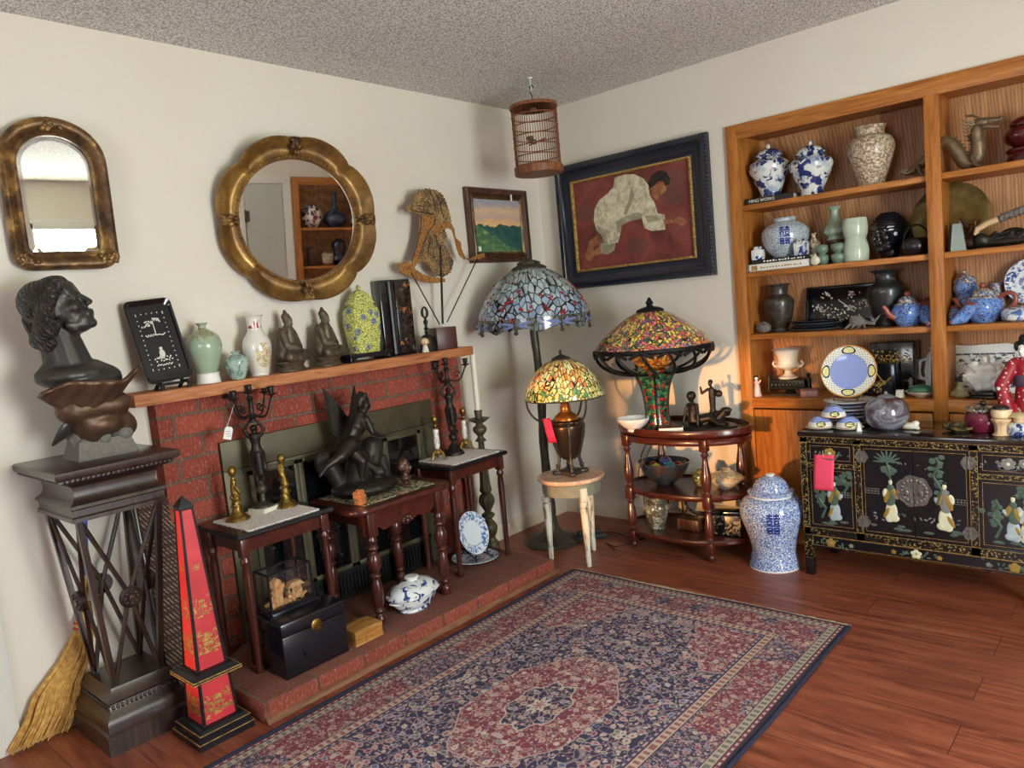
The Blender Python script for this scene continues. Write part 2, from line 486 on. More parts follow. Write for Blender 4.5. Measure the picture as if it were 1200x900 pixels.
M['bw_flor'] = blue_white('blue_floral_glaze', 30, .535, '#e4e6e6', '#27407f', '#e0e3e6', .05, spots=True)
M['bw_plate'] = blue_white('blue_transfer_print', 30, .50, '#e6ebf0', '#4a6cab', '#b9c9e2', .10, spots=True)
M['bw_net'] = blue_white('blue_net_glaze', 55, .5, '#dfe4ec', '#2b4a94', '#7d97cb', .06, spots=True)

def enamel(name, scale, cols, line='#1a1614', lw=.03, rough=.2, metal=0., warp=0., cyl=0., coat=.2, bump=.4, emis=0.):
    """cells of many colours between dark lines"""
    n = NT(name); o = n.obj()
    if cyl:
        s = n.sep(o); a = n.math('ARCTAN2', s[1], s[0])
        v = n.comb(n.math('MULTIPLY', a, cyl), s[2], 0.)
    else: v = o
    if warp:
        w = n.n('ShaderNodeVectorMath', operation='ADD'); n.put(w.inputs[0], v)
        n.put(w.inputs[1], n.mix(1., n.noise(v, scale*.5, 2, col=True), (warp, warp, warp, 1), 'MULTIPLY')); v = w.outputs[0]
    e = n.vor(v, scale, 'DISTANCE_TO_EDGE'); c = n.sep(n.vor(v, scale, out='Color'))[0]
    k = len(cols); pal = n.ramp(c, [(i/k, q) for i, q in enumerate(cols)], 'CONSTANT')
    f = n.ramp(e, [(lw, 1.), (lw*1.5+.01, 0.)])
    n.bump(e, bump, .002)
    return n.done(n.mix(f, pal, line), rough, metal, coat=coat)
M['satsuma'] = enamel('satsuma_enamel', 140, ['#cdbba0', '#9c8468', '#d8ccb8', '#7d6a5c', '#b59a78', '#c9bda8', '#8c5f4b'], '#8d7960', .02, .35)
M['yellowblue'] = None
def _yj():
    n = NT('yellow_and_blue_floral_glaze'); o = n.obj()
    e = n.vor(o, 85, 'DISTANCE_TO_EDGE'); d = n.vor(o, 20)
    f = n.ramp(e, [(.05, 1.), (.13, 0.)]); g = n.ramp(d, [(.27, 1.), (.33, 0.)])
    c = n.mix(f, '#d9d97c', n.mix(n.noise(o, 40, 2), '#4c5a2c', '#8a8d4a')); c = n.mix(g, c, n.mix(f, '#3d4f78', '#9aa6b4'))
    return n.done(c, .2, coat=.3)
M['yellowblue'] = _yj()
M['cloisonne'] = enamel('cobalt_enamel', 120, ['#2d5cb0', '#3f7fd0', '#4b8fd6', '#274a98', '#3d78c8'], '#c8b9a0', .02, .18)
M['cloisonne2'] = enamel('floral_blue_enamel', 130, ['#7d8ea8', '#c9bfa6', '#b0714f', '#34589c', '#8f9cb4', '#e0d4b8', '#5c77b0'], '#5a4a38', .03, .2)
M['mosaic'] = enamel('green_mosaic_glass', 70, ['#2f6a47', '#1f4a3a', '#4d8a55', '#7a2d2a', '#2a5c50', '#a03a34', '#3f7f4b', '#1c3a35'], '#12100e', .035, .15, coat=.5)
M['agate'] = plain('mottled_glaze', '#4a4046', .2, 0, .3, 8, coat=.4)
# ---------------------------------------------------------------- the room
W, DEP, H = 4.3, -5.3, 2.44
def slab_holes(name, mat, plane, pos, thick, u0, u1, holes):
    """a wall sheet with rectangular openings; plane 'x' -> wall at x=pos spanning y, plane 'y' -> wall at y=pos spanning x"""
    us = sorted({u0, u1, *[h[0] for h in holes], *[h[1] for h in holes]})
    zs = sorted({0., H, *[h[2] for h in holes], *[h[3] for h in holes]})
    m = MB()
    for i in range(len(us)-1):
        for j in range(len(zs)-1):
            uc, zc = (us[i]+us[i+1])/2, (zs[j]+zs[j+1])/2
            if any(h[0] < uc < h[1] and h[2] < zc < h[3] for h in holes): continue
            if plane == 'x': m.b2((pos, us[i], zs[j]), (pos+thick, us[i+1], zs[j+1]))
            else: m.b2((us[i], pos, zs[j]), (us[i+1], pos+thick, zs[j+1]))
    return struct(m.obj(name, mat))
struct(MB().b2((-.1, DEP-.1, -.06), (W+.5, .5, 0)).obj('floor', M['floor']))
struct(MB().b2((-.1, DEP-.1, H), (W+.5, .5, H+.06)).obj('ceiling', M['ceil']))
struct(MB().b2((-.1, DEP-.1, 0), (0, .1, H)).obj('wall_left', M['wall']))
slab_holes('wall_back', M['wall'], 'y', 0, .1, 0, W, [(1.24, 3.02, 0, 2.08)])
slab_holes('wall_right', M['wall'], 'x', W, .1, DEP, .1, [(-2.80, -1.74, .35, 2.1), (-1.10, -.06, 0, 2.08)])
slab_holes('wall_front', M['wall'], 'y', DEP-.1, .1, 0, W, [(.33, 1.45, .10, 1.06), (1.5, 2.7, .85, 2.0)])

def baseboard(name, a, b, n):
    """plain board with a rounded lip, from a to b; n points into the room"""
    a, b, n = Vector(a), Vector(b), Vector(n)
    sec = [(0, 0), (.012, 0), (.012, .07), (.009, .078), (.004, .082), (0, .083)]
    m = MB(); vs = []
    for p in (a, b): vs += [p+n*u+Vector((0, 0, z)) for u, z in sec]
    k = len(sec)
    m.add(vs, [(i, i+1, k+i+1, k+i) for i in range(k-1)]+[tuple(range(k)), tuple(range(k, 2*k))], 0, False)
    return struct(m.obj(name, M['cream_trim']))
baseboard('baseboard_left', (0, -.885, 0), (0, 0, 0), (1, 0, 0))
baseboard('baseboard_left_front', (0, DEP, 0), (0, -2.48, 0), (1, 0, 0))
baseboard('baseboard_back', (0, 0, 0), (1.215, 0, 0), (0, -1, 0))
baseboard('baseboard_right', (W, -1.66, 0), (W, -3.2, 0), (-1, 0, 0))
# white casing at the near end of the fireplace wall
struct(MB().b2((0, -3.10, 0), (.022, -3.03, 2.05), bev=.004).obj('trim_1', M['white_trim']))

# windows: frame members round a bright pane with the sunlit garden beyond
def _view(name, axis, lo, hi, cols, strength):
    n = NT(name); o = n.obj(); s = n.sep(o)
    f = n.math('DIVIDE', n.math('SUBTRACT', s[2], lo), hi-lo)
    f = n.math('ADD', f, n.math('MULTIPLY', n.math('SUBTRACT', n.noise(o, 9, 4, .7), .5), .22))
    c = n.ramp(f, cols)
    c2 = n.mix(n.ramp(n.noise(o, 42, 3), [(.45, 0.), (.62, .35)]), c, '#ffffff')
    return n.done('#000000', .3, emit=c2, estr=strength)
M['view_right'] = _view('sunlit_garden_pane', 0, .35, 2.1, [(0., '#d5dade'), (.30, '#eaf1fa'), (.70, '#f0f6fc'), (.76, '#a8c46a'), (.86, '#b9d278'), (1., '#dfe8d8')], 27.)
def window(name, plane, pos, u0, u1, z0, z1, view, mull):
    r = bpy.data.objects.new(name, None); COL.objects.link(r); r['kind'] = 'structure'
    m = MB(); t = .05
    def bar(a, b, c, d, th=.06):
        if plane == 'x': m.b2((pos-.012, a, c), (pos+th, b, d), bev=.004)
        else: m.b2((a, pos-th, c), (b, pos+.012, d), bev=.004)
    bar(u0-.03, u0+t, z0-.03, z1+.03); bar(u1-t, u1+.03, z0-.03, z1+.03); bar(u0, u1, z1-t, z1+.03); bar(u0, u1, z0-.03, z0+t)
    for k in range(1, mull):
        u = u0+(u1-u0)*k/mull; bar(u-.025, u+.025, z0, z1, .05)
    struct(m.obj('window_frame', M['white_trim'], r))
    p = MB()
    if plane == 'x': p.b2((pos+.03, u0, z0), (pos+.036, u1, z1))
    else: p.b2((u0, pos-.036, z0), (u1, pos-.03, z1))
    struct(p.obj('window_pane', view, r))
window('window_1', 'x', W, -2.80, -1.74, .35, 2.1, M['view_right'], 2)
window('window_sun_shaper', 'y', DEP, .33, 1.45, .10, 1.06, M['glass'], 1)  # added unseen low window, sized so the level sun lights only the lower back wall
M['view_sky'] = _view('pale_sky_pane', 0, .85, 2.0, [(0., '#c9d4dc'), (.3, '#d9e4f2'), (1., '#dfeafa')], 9.)
window('window_3', 'y', DEP, 1.5, 2.7, .85, 2.0, M['view_sky'], 2)
# closet door by the second bookcase (seen in the round mirror)
d = bpy.data.objects.new('door_1', None); COL.objects.link(d); d['kind'] = 'structure'
m = MB(); m.b2((W-.02, -1.64, 0), (W, -1.565, 2.03)); m.b2((W-.02, -1.21, 0), (W, -1.135, 2.03)); m.b2((W-.02, -1.64, 2.03), (W, -1.135, 2.10))
struct(m.obj('door_casing', M['white_trim'], d))
struct(MB().b2((W-.012, -1.55, .01), (W, -1.215, 2.025)).obj('door_slab', M['door_paint'], d))
m = MB(); m.b2((W-.018, -1.565, 1.68), (W-.011, -1.52, 1.78)); m.tube([(W-.02, -1.555, 1.67), (W-.02, -1.555, 1.79)], .006)
struct(m.obj('door_hinge', M['darkbrass'], d))

# ---------------------------------------------------------------- fireplace
m = MB(); m.b2((.002, -2.465, .0705), (.07, -.89, 1.085), 0)
o = m.obj('fireplace_surround', [M['brick'], M['brick_side']])
for p in o.data.polygons:
    if abs(p.normal.y) > .5: p.material_index = 1
tag(o, 'red brick fireplace surround under the wooden mantel shelf', 'fireplace')
o = MB().b2((.002, -2.575, 1.0855), (.175, -.872, 1.130), bev=.003).obj('mantel_shelf', M['mantel'])
tag(o, 'long rough wooden mantel shelf crowded with vases and figures', 'shelf')
M['mantel_d'] = _wood('scuffed_trim_wood', ('#5a3a28','#7a5138','#946a4c'), 1, 2., .7)
h = thing('hearth', 'low raised brick hearth along the foot of the fireplace', 'hearth', (0, 0, 0))
m = MB(); m.b2((0.001, -2.475, 0), (.612, -.90, .07), bev=.006)
o = m.obj('brick_platform', [M['hearth_top'], M['hearth_face'], _brick('hearth_end_brick', 0, 2, .205, .6, .0, '#9a4d3b', '#84402f', '#54433a', .010, zoff=.2)], h)
for p in o.data.polygons:
    p.material_index = 0 if p.normal.z > .6 else (1 if abs(p.normal.x) > .5 else 2)
m = MB(); sec = [(0, 0), (.018, 0), (.016, .009), (.009, .016), (0, .018)]
vs = [(.612+u, y, z) for y in (-2.475, -.885) for u, z in sec]
m.add(vs, [(i, (i+1) % 5, 5+(i+1) % 5, 5+i) for i in range(5)]+[(0,1,2,3,4), (5,6,7,8,9)], 0, False)
vs = [(x, -.9+u, z) for x in (.1, .63) for u, z in sec]
m.add(vs, [(i, (i+1) % 5, 5+(i+1) % 5, 5+i) for i in range(5)]+[(0,1,2,3,4), (5,6,7,8,9)], 0, False)
pl(m.obj('quarter_round', M['mantel_d'], h), 'wooden quarter round strip along the floor')
# metal firebox front with glass doors
f = thing('fireplace_screen', 'tarnished metal fireplace front with dark glass doors', 'fireplace screen', (.071, -1.68, .07))
y0, y1 = -.566, .56
m = MB()
m.b2((0, y0, .70), (.018, y1, .82), bev=.003); m.b2((0, y0, 0), (.018, y0+.10, .70), bev=.003); m.b2((0, y1-.10, 0), (.018, y1, .70), bev=.003)
m.b2((.0, y0+.08, .685), (.030, y1-.08, .700), bev=.002)
m.obj('face_frame', M['darkbrass'], f)
m = MB(); m.b2((0, y0+.1, 0), (.012, y1-.1, .13))
for k in range(46): m.b2((.012, y0+.115+k*.0196, .02), (.02, y0+.123+k*.0196, .115))
m.b2((.012, y0+.1, .115), (.022, y1-.1, .135)); m.b2((.012, y0+.1, 0), (.022, y1-.1, .02))
m.obj('vent_grille', M['iron'], f)
n4 = 4; w4 = (y1-y0-.2)/n4
for k in range(n4):
    a = y0+.1+k*w4; b = a+w4
    m = MB()
    for q in ((a, .135, a+.022, .685), (b-.022, .135, b, .685), (a, .665, b, .685), (a, .135, b, .155)): m.b2((.012, q[0], q[1]), (.026, q[2], q[3]), bev=.002)
    dd = m.obj('glass_door', M['darkbrass'], f)
    MB().b2((.014, a+.02, .15), (.018, b-.02, .67)).obj('pane', M['glass_dark'], dd)
    if k in (1, 2):
        yy = b-.012 if k == 1 else a+.012
        MB().ell((.034, yy, .40), (.009, .008, .014)).obj('knob', M['brass'], dd)
# ---------------------------------------------------------------- pedestal with the bust
p = thing('pedestal', 'dark wooden openwork pedestal with crossed bars carrying the bust', 'pedestal', (.2, -2.735, 0))
m = MB()
m.sqlathe((0,0,0), [(.155,.140,0), (.155,.140,.065), (.147,.132,.072), (.147,.132,.10), (.138,.124,.118), (.126,.114,.13), (.122,.110,.155), (.128,.116,.162), (.120,.108,.172), (.108,.098,.19), (.105,.095,.20)])
m.obj('plinth', M['walnut'], p)
m = MB()
for k in range(17):
    t = -.116+k*.0145
    m.ell((t, -.112, .143), (.006,.006,.008), seg=8, rings=6); m.ell((t, .112, .143), (.006,.006,.008), seg=8, rings=6)
    if abs(t) < .105: m.ell((.124, t, .143), (.006,.006,.008), seg=8, rings=6); m.ell((-.124, t, .143), (.006,.006,.008), seg=8, rings=6)
m.obj('beaded_band', M['walnut'], p)
bz, tz = .195, .79
for sx, sy in ((-1,-1),(1,-1),(1,1),(-1,1)):
    m = MB(); m.tube([(sx*.085, sy*.075, bz), (sx*.142, sy*.125, tz)], [.012, .013], 4); m.obj('corner_post', M['walnut'], p)
for ax in range(4):
    A = Matrix.Rotation(ax*PI/2, 4, 'Z')
    dn, wn, dt, wt = ((.075, .085, .125, .142) if ax % 2 == 0 else (.085, .075, .142, .125))
    m = MB()
    for s in (-1, 1): m.tube([(s*wn, -dn, bz), (0, -(dn+dt)/2, (bz+tz)/2), (-s*wt, -dt, tz)], .0075, 6, M=A)
    o = m.obj('crossed_bars', M['walnut'], p)
    m = MB(); T = A @ Matrix.Translation((0, -(dn+dt)/2-.008, .485)) @ Matrix.Rotation(PI/2+.08, 4, 'X')
    m.lathe([(0,0),(.036,0),(.036,.01),(.031,.016),(.028,.011),(.012,.011),(.010,.018),(0,.02)], 24, M=T)
    for k in range(8): m.ell((.02*cos(k*PI/4), .02*sin(k*PI/4), .012), (.006,.006,.004), seg=8, rings=6, M=T)
    m.obj('rosette', M['walnut'], o)
m = MB()
m.sqlathe((0,0,0), [(.150,.133,.775),(.165,.147,.778),(.165,.147,.79),(.160,.142,.795),(.160,.142,.815),(.168,.150,.82),(.165,.147,.83),(.150,.133,.84),(.142,.126,.86),(.147,.130,.885),(.166,.148,.90),(.190,.170,.908),(.193,.173,.912),(.193,.173,.918),(.205,.185,.922),(.210,.19,.930),(.210,.19,.945),(.203,.183,.950)])
m.obj('capital', M['walnut'], p)
m = MB()
for k in range(24):
    t = -.198+k*.0172
    m.b2((.191, t*.86-.003, .912), (.199, t*.86+.004, .919)); m.b2((t-.003, -.179, .912), (t+.004, -.171, .919))
m.obj('dentil_band', M['walnut'], p)

def bust_head():
    P = [('e', (0,-.06,.12), (.33,.42,.37)), ('e', (0,.10,-.08), (.272,.25,.36)), ('e', (0,.17,-.30), (.20,.20,.17)), ('e', (0,.285,-.40), (.10,.085,.075)), ('e', (0,.27,.17), (.24,.12,.16)),
         ('c', (0,.36,.07), (0,.435,-.09), .030, .045), ('e', (0,.435,-.112), (.05,.055,.042)), ('e', (0,.375,-.225), (.085,.05,.022)), ('e', (0,.368,-.268), (.07,.045,.024)), ('e', (0,.34,-.25), (.12,.06,.08)),
         ('c', (-.14,.08,-.36), (.14,.08,-.36), .09, .09)]
    for x in (-1, 1):
        P += [('e', (x*.125,.325,.015), (.062,.035,.028)), ('c', (x*.05,.372,.085), (x*.19,.30,.085), .028, .022), ('e', (x*.165,.24,-.10), (.105,.11,.10)), ('e', (x*.045,.415,-.125), (.03,.035,.025)), ('e', (x*.28,.0,-.05), (.03,.06,.10)), ('c', (x*.20,.05,-.30), (x*.09,.24,-.39), .07, .06)]
    return P
b = thing('portrait_bust', 'dark bronze bust of a woman with upturned face on the pedestal', 'bust', (.2, -2.73, .95))
def Y(y): return y+2.73
def Z(z): return z-.95
Hm = TRS((.015, Y(-2.782), Z(1.442)), (0, 0, 0), .212) @ Matrix.Rotation(rad(-36), 4, 'Z') @ Matrix.Rotation(rad(25), 4, 'X')
P = xf(bust_head(), Hm)
P += [('c', (.0, Y(-2.795), Z(1.385)), (.005, Y(-2.772), Z(1.245)), .056, .074), ('c', (.02, Y(-2.765), Z(1.345)), (.03, Y(-2.745), Z(1.25)), .034, .04),
      ('e', (.02, Y(-2.765), Z(1.228)), (.085, .120, .044)), ('c', (.03, Y(-2.715), Z(1.235)), (.03, Y(-2.665), Z(1.208)), .042, .040), ('c', (.02, Y(-2.81), Z(1.262)), (.03, Y(-2.87), Z(1.238)), .045, .016),
      ('e', (.05, Y(-2.75), Z(1.19)), (.06, .10, .05)), ('e', (.06, Y(-2.70), Z(1.19)), (.045, .05, .04))]
blob('figure', P, .0044, M['bust_m'], b, 2)
hp = [('e', (0,-.13,.20), (.36,.35,.34)), ('e', (.0,.05,.34), (.30,.30,.16)), ('c', (-.24,.25,.28), (.24,.25,.28), .085, .085), ('c', (.28,.18,.22), (.35,-.05,.06), .10, .13), ('c', (.35,-.05,.06), (.36,-.22,-.18), .13, .14),
      ('c', (.34,-.22,-.20), (.26,-.40,-.30), .14, .14), ('c', (.2,-.40,-.26), (-.15,-.42,-.26), .14, .14), ('c', (-.28,.18,.22), (-.34,-.15,-.05), .12, .13), ('c', (.37,-.14,-.30), (.36,.02,-.22), .085, .05),
      ('e', (.24,-.34,-.42), (.13,.14,.10)), ('e', (-.05,-.40,-.42), (.2,.12,.12)), ('c', (.0,-.40,.05), (.0,-.42,-.2), .14, .15)]
def _hair():
    n = NT('charcoal_bronze_waves'); o = n.obj()
    w_ = n.wave(n.map(o, (1,1,1), (.5,.2,.3)), 26, 5, 2, 1.6, 'BANDS', 'DIAGONAL'); n.bump(w_, 1., .012)
    return n.done(n.ramp(n.noise(o, 25, 3), [(.3,'#34302f'),(.7,'#474241')]), .42, .35)
blob('hair', xf(hp, Hm), .005, _hair(), b, 3)
rr = random.Random(3)
# winged drapery under the shoulders
def wing(pts_top, pts_bot, xf0, xf1, thick, name, mat):
    """sheet between two curves in (y,z); x bows outward"""
    n = len(pts_top)-1; mb = MB()
    def surf(u, v):
        i = min(int(u*n), n-1); t = u*n-i
        A = Vector(pts_top[i]).lerp(Vector(pts_top[i+1]), t); B = Vector(pts_bot[i]).lerp(Vector(pts_bot[i+1]), t)
        q = A.lerp(B, v); x = xf0+(xf1-xf0)*v+.035*sin(PI*u)*(1-v*.5)+.004*sin(u*40+v*6)
        return x, q.x, q.y
    mb.grid(26, 10, lambda u, v: surf(u, v))
    o = mb.obj(name, mat, b)
    s = o.modifiers.new('t', 'SOLIDIFY'); s.thickness = thick; s.offset = 0
    return o
wing([(Y(-2.895), Z(1.185)), (Y(-2.82), Z(1.215)), (Y(-2.74), Z(1.205)), (Y(-2.66), Z(1.195)), (Y(-2.595), Z(1.232))],
     [(Y(-2.89), Z(1.178)), (Y(-2.83), Z(1.12)), (Y(-2.775), Z(1.085)), (Y(-2.70), Z(1.10)), (Y(-2.60), Z(1.205))], .105, .055, .012, 'winged_drape', M['bronze_b'])
P = [('c', (.02, Y(-2.77), Z(1.17)), (.02, Y(-2.74), Z(1.04)), .075, .055), ('c', (.05, Y(-2.80), Z(1.12)), (.06, Y(-2.66), Z(1.12)), .05, .04), ('c', (.05, Y(-2.70), Z(1.13)), (.02, Y(-2.64), Z(1.04)), .035, .045),
     ('e', (.04, Y(-2.72), Z(1.06)), (.055,.075,.045)), ('e', (.06, Y(-2.76), Z(1.075)), (.03,.03,.045))]
blob('leafy_stem', P, .007, M['bronze_b'], b, 3)
m = MB(); m.prism([(Y(-2.66), Z(1.15)), (Y(-2.605), Z(1.135)), (Y(-2.612), Z(1.10)), (Y(-2.665), Z(1.04)), (Y(-2.69), Z(1.09))], -.03, .01, plane='yz')
m.obj('leaf_tip', M['bust_m'], b); m = MB(); m.tube(spl([(.03,Y(-2.785),Z(1.085)),(.03,Y(-2.815),Z(1.06)),(.025,Y(-2.84),Z(1.035)),(.02,Y(-2.862),Z(1.012))],3), [.016,.022,.027,.028,.027,.024,.020,.014,.009,.004], 12, flat=.4)
m.obj('leaf_tip', M['bust_m'], b)
m = MB(); m.taper((.0, .015, 0), .15, .19, .11, .16, .06); 
for k in range(30): m.ell((rr.uniform(-.05,.055), rr.uniform(-.06,.085), rr.uniform(.05,.085)), rr.uniform(.012,.028), seg=10, rings=7)
o = m.obj('rock_base', M['stone'], b)

# ---------------------------------------------------------------- broom behind the pedestal
br = thing('broom', 'straw broom with a blue handle leaning behind the pedestal', 'broom', (.012, -2.93, 0))
m = MB(); nb = 150; rr = random.Random(5)
for k in range(nb):
    t = rr.uniform(-1, 1); q = rr.uniform(-1, 1)
    a = Vector((.02+q*.012, .13+t*.028, .335)); c = Vector((.018+q*.014, .02+t*.075, .16)); e = Vector((.012+q*.012+.012, -.06+t*.085+rr.uniform(-.01,.01), rr.uniform(.004, .022)))
    m.tube([a, a.lerp(c, .5)+Vector((0, .015, 0)), c, c.lerp(e, .5)+Vector((0, .012, 0)), e], [.0035, .0036, .0034, .003, .0016], 5)
straw = NT('golden_broom_straw'); o_ = straw.obj()
straw = straw.done(straw.ramp(straw.noise(o_, 60, 3), [(.3, '#a9752f'), (.7, '#dcae5f')]), .7)
stuff(m.obj('bristles', straw, br))
m = MB(); m.lathe([(.0,0),(.030,0),(.028,.05),(.017,.09),(.013,.10),(0,.10)], 20, sq=(.55, 1), M=TRS((.02, .127, .33), (rad(-15), 0, 0)))
pl(m.obj('binding', straw, br), 'red stitched straw shoulder')
m = MB()
for z in (.335, .352): m.lathe([(.030,0),(.032,.003),(.030,.006)], 20, sq=(.6,1), M=TRS((.02,.125+(z-.33)*.25,z), (rad(-15),0,0)))
m.obj('red_stitching', M['red_card'], br)
m = MB(); m.tube([(.02, .14, .42), (.018, .165, .52)], .011, 10); m.obj('ferrule', straw, br)
m = MB(); m.tube([(.018, .163, .51), (.012, .20, .84)], .0105, 12); m.obj('handle', plain('blue_painted_wood', '#2450a8', .35, var=.05), br)

# ---------------------------------------------------------------- woven panel leaning on the bricks
def _weave():
    n = NT('striped_woven_cane'); o = n.obj(); s = n.sep(o)
    st = n.math('SINE', n.math('MULTIPLY', s[2], 560.))
    w = n.math('SINE', n.math('MULTIPLY', n.math('ADD', s[1], n.math('MULTIPLY', s[2], 2.)), 420.)); z = n.noise(n.map(o, (.5, 2, 30)), 2.4, 2)
    c = n.ramp(n.math('MULTIPLY', st, w), [(.0, '#241a18'), (.2, '#6a4a3e'), (.7, '#c0a48c')])
    c = n.mix(n.ramp(z, [(.48, 0.), (.54, .8)]), c, '#3a2020')
    n.bump(n.math('MULTIPLY', st, w), .6, .004)
    return n.done(c, .75)
pn = thing('woven_panel', 'dark striped woven cane panel leaning beside the fireplace', 'panel', (.13, -2.497, .0))
T = TRS((0, 0, 0.004), (0, rad(-5.5), 0))
m = MB(); m.b2((-.012, -.085, .0), (.0, .085, .72), M=T); m.obj('weave', _weave(), pn)
m = MB()
for a, c in (((-.016,-.092,0),(.004,-.078,.735)), ((-.016,.078,0),(.004,.092,.735)), ((-.016,-.078,.72),(.004,.078,.735)), ((-.016,-.078,0),(.004,.078,.015))): m.b2(a, c, M=T, bev=.003)
m.obj('frame', M['ebony'], pn)

# ---------------------------------------------------------------- red chinoiserie obelisk
def _red():
    n = NT('red_lacquer'); o = n.obj(); f = n.noise(o, 14, 4)
    return n.done(n.ramp(f, [(.3, '#b3252f'), (.7, '#cf3a40')]), .38, coat=.2)
ob = thing('obelisk', 'tall red lacquer obelisk with gold scenes and black edges', 'obelisk', (.49, -2.595, 0))
m = MB()
m.sqlathe((0,0,0), [(.097,.095,0),(.097,.095,.022),(.090,.088,.026),(.088,.086,.045),(.080,.078,.052),(.068,.066,.06)])
FT = m
DIE = MB().taper((0,0,.06), .118, .115, .104, .102, .135)
m = MB(); m.sqlathe((0,0,.195), [(.056,.055,0),(.075,.073,.010),(.083,.081,.016),(.083,.081,.026),(.07,.068,.036),(.056,.055,.044)])
CN = m
RL = _red(); SHF = MB().taper((0,0,.235), .098, .096, .040, .039, .53)
m = MB(); m.sqlathe((0,0,.762), [(.021,.0205,0),(.0245,.024,.004),(.0245,.024,.012),(.002,.002,.045)]); m.obj('pyramid_tip', M['ebony'], ob)
m = MB()
for sx, sy in ((-1,-1),(1,-1),(1,1),(-1,1)):
    m.tube([(sx*.048, sy*.047, .237), (sx*.0195, sy*.019, .765)], [.0065, .0045], 4)
    m.tube([(sx*.058, sy*.0565, .058), (sx*.0515, sy*.0505, .197)], .006, 4)
m.obj('black_edging', M['ebony'], ob)
m = FT
for z, hx in ((.022,.0972),(.045,.0885)):
    for s in (-1,1): m.b2((s*hx-.0012, -hx, z), (s*hx+.0012, hx, z+.002), 1); m.b2((-hx, s*(hx-.002)-.0012, z), (hx, s*(hx-.002)+.0012, z+.002), 1)
FT.obj('foot', [M['ebony'], M['gold']], ob); m = CN
for z, hx in ((.211,.0835),(.219,.0835)):
    for s in (-1,1): m.b2((s*hx-.001, -hx, z), (s*hx+.001, hx, z+.003), 1); m.b2((-hx, s*(hx-.002)-.001, z), (hx, s*(hx-.002)+.001, z+.003), 1)
CN.obj('cornice', [M['ebony'], M['gold']], ob)
def pagoda_scene(m, place, w, h, rng):
    """little gilt landscape of mounds, shrubs and a pavilion; place(u,v)->point (u in -w/2..w/2, v in 0..h)"""
    def blot(poly):
        m.add([place(u, v) for u, v in poly], [tuple(range(len(poly)))], 1, False)
    for k in range(7):
        u0 = -w/2+w*k/7; L = w*rng.uniform(.15, .32); v = h*rng.uniform(.0, .22)
        blot([(u0, v), (u0+L, v), (u0+L*.8, v+h*.05), (u0+L*.2, v+h*.05)])
    blot([(-w*.18, h*.2), (w*.18, h*.2), (w*.18, h*.24), (-w*.18, h*.24)])
    for lv in range(2):
        z = h*(.24+.2*lv); ww = w*(.16-.05*lv)
        for q in (-1, 0, 1): blot([(q*ww-.001, z), (q*ww+.001, z), (q*ww+.001, z+h*.13), (q*ww-.001, z+h*.13)])
        blot([(-ww*1.6, z+h*.12), (ww*1.6, z+h*.12), (ww*.8, z+h*.2), (-ww*.8, z+h*.2)])
    for k in range(26):
        u = rng.choice((-1, 1))*w*rng.uniform(.2, .5); v = h*rng.uniform(.2, .75); r = w*rng.uniform(.02, .06)
        blot([(u+r*cos(a)*rng.uniform(.6,1.3), v+r*sin(a)*rng.uniform(.6,1.3)) for a in (0,1.2,2.4,3.7,5)])
rng = random.Random(11)
def face_place(side, zc, ztop0=.235, ztop1=.765, h0=.049, h1=.020):
    def place(u, v):
        z = zc+v; h = h0+(h1-h0)*(z-ztop0)/(ztop1-ztop0)+.0008
        return (h, u, z) if side == 'x' else ((u, -h+.001, z) if side == '-y' else (u, h, z))
    return place
for side in ('x', '-y'):
    m = SHF; pagoda_scene(m, face_place(side, .275), .078, .11, rng); pagoda_scene(m, face_place(side, .29), .07, .10, rng); pagoda_scene(m, face_place(side, .40), .066, .10, rng)
    pagoda_scene(DIE, face_place(side, .075, .06, .195, .059, .052), .098, .11, rng); pagoda_scene(DIE, face_place(side, .08, .06, .195, .059, .052), .09, .09, rng)
    pagoda_scene(m, face_place(side, .56), .03, .03, rng)
SHF.obj('shaft', [RL, M['gold']], ob, fix=False); DIE.obj('die', [RL, M['gold']], ob, fix=False)

# ---------------------------------------------------------------- three tables on the hearth
def side_table(label, x0, x1, y0, y1, top, group):
    t = thing('side_table', label, 'table', ((x0+x1)/2, (y0+y1)/2, .07), group=group)
    hx, hy, h = (x1-x0)/2, (y1-y0)/2, top-.07
    m = MB(); m.sqlathe((0,0,h-.022), [(hx-.008,hy-.008,0),(hx,hy,.006),(hx,hy,.015),(hx-.004,hy-.004,.022)]); m.obj('table_top', M['ebony'], t)
    m = MB(); m.b2((-hx+.03,-hy+.03,h-.075), (hx-.03,hy-.03,h-.021)); m.obj('apron', M['mahog'], t)
    m = MB()
    n = 26
    for k in range(n):
        yy = -hy+2*hy*(k+.5)/n
        m.ell((hx+.0005, yy, h-.011), (.003,.005,.003), seg=6, rings=5)
    for k in range(n):
        xx = -hx+2*hx*(k+.5)/n
        m.ell((xx, -hy-.0005, h-.011), (.005,.003,.003), seg=6, rings=5)
    m.obj('beaded_edge', M['ebony'], t)
    for sx in (-1,1):
        for sy in (-1,1):
            m = MB(); c = (sx*(hx-.033), sy*(hy-.033), 0)
            m.box((c[0], c[1], h-.055), (.034,.034,.075), bev=.003)
            m.lathe([(.0,.0),(.013,.0),(.015,.012),(.011,.03),(.0135,.12),(.0165,h-.16),(.0125,h-.125),(.018,h-.115),(.018,h-.105),(.013,h-.095),(.013,h-.07)], 16, c=c)
            m.obj('leg', M['mahog_z'], t)
    return t
side_table('small black topped side table over the black chest', .108, .42, -2.39, -1.985, .60, 'black topped side tables')
side_table('small black topped side table over the standing blue plate', .105, .395, -1.325, -.925, .605, 'black topped side tables')
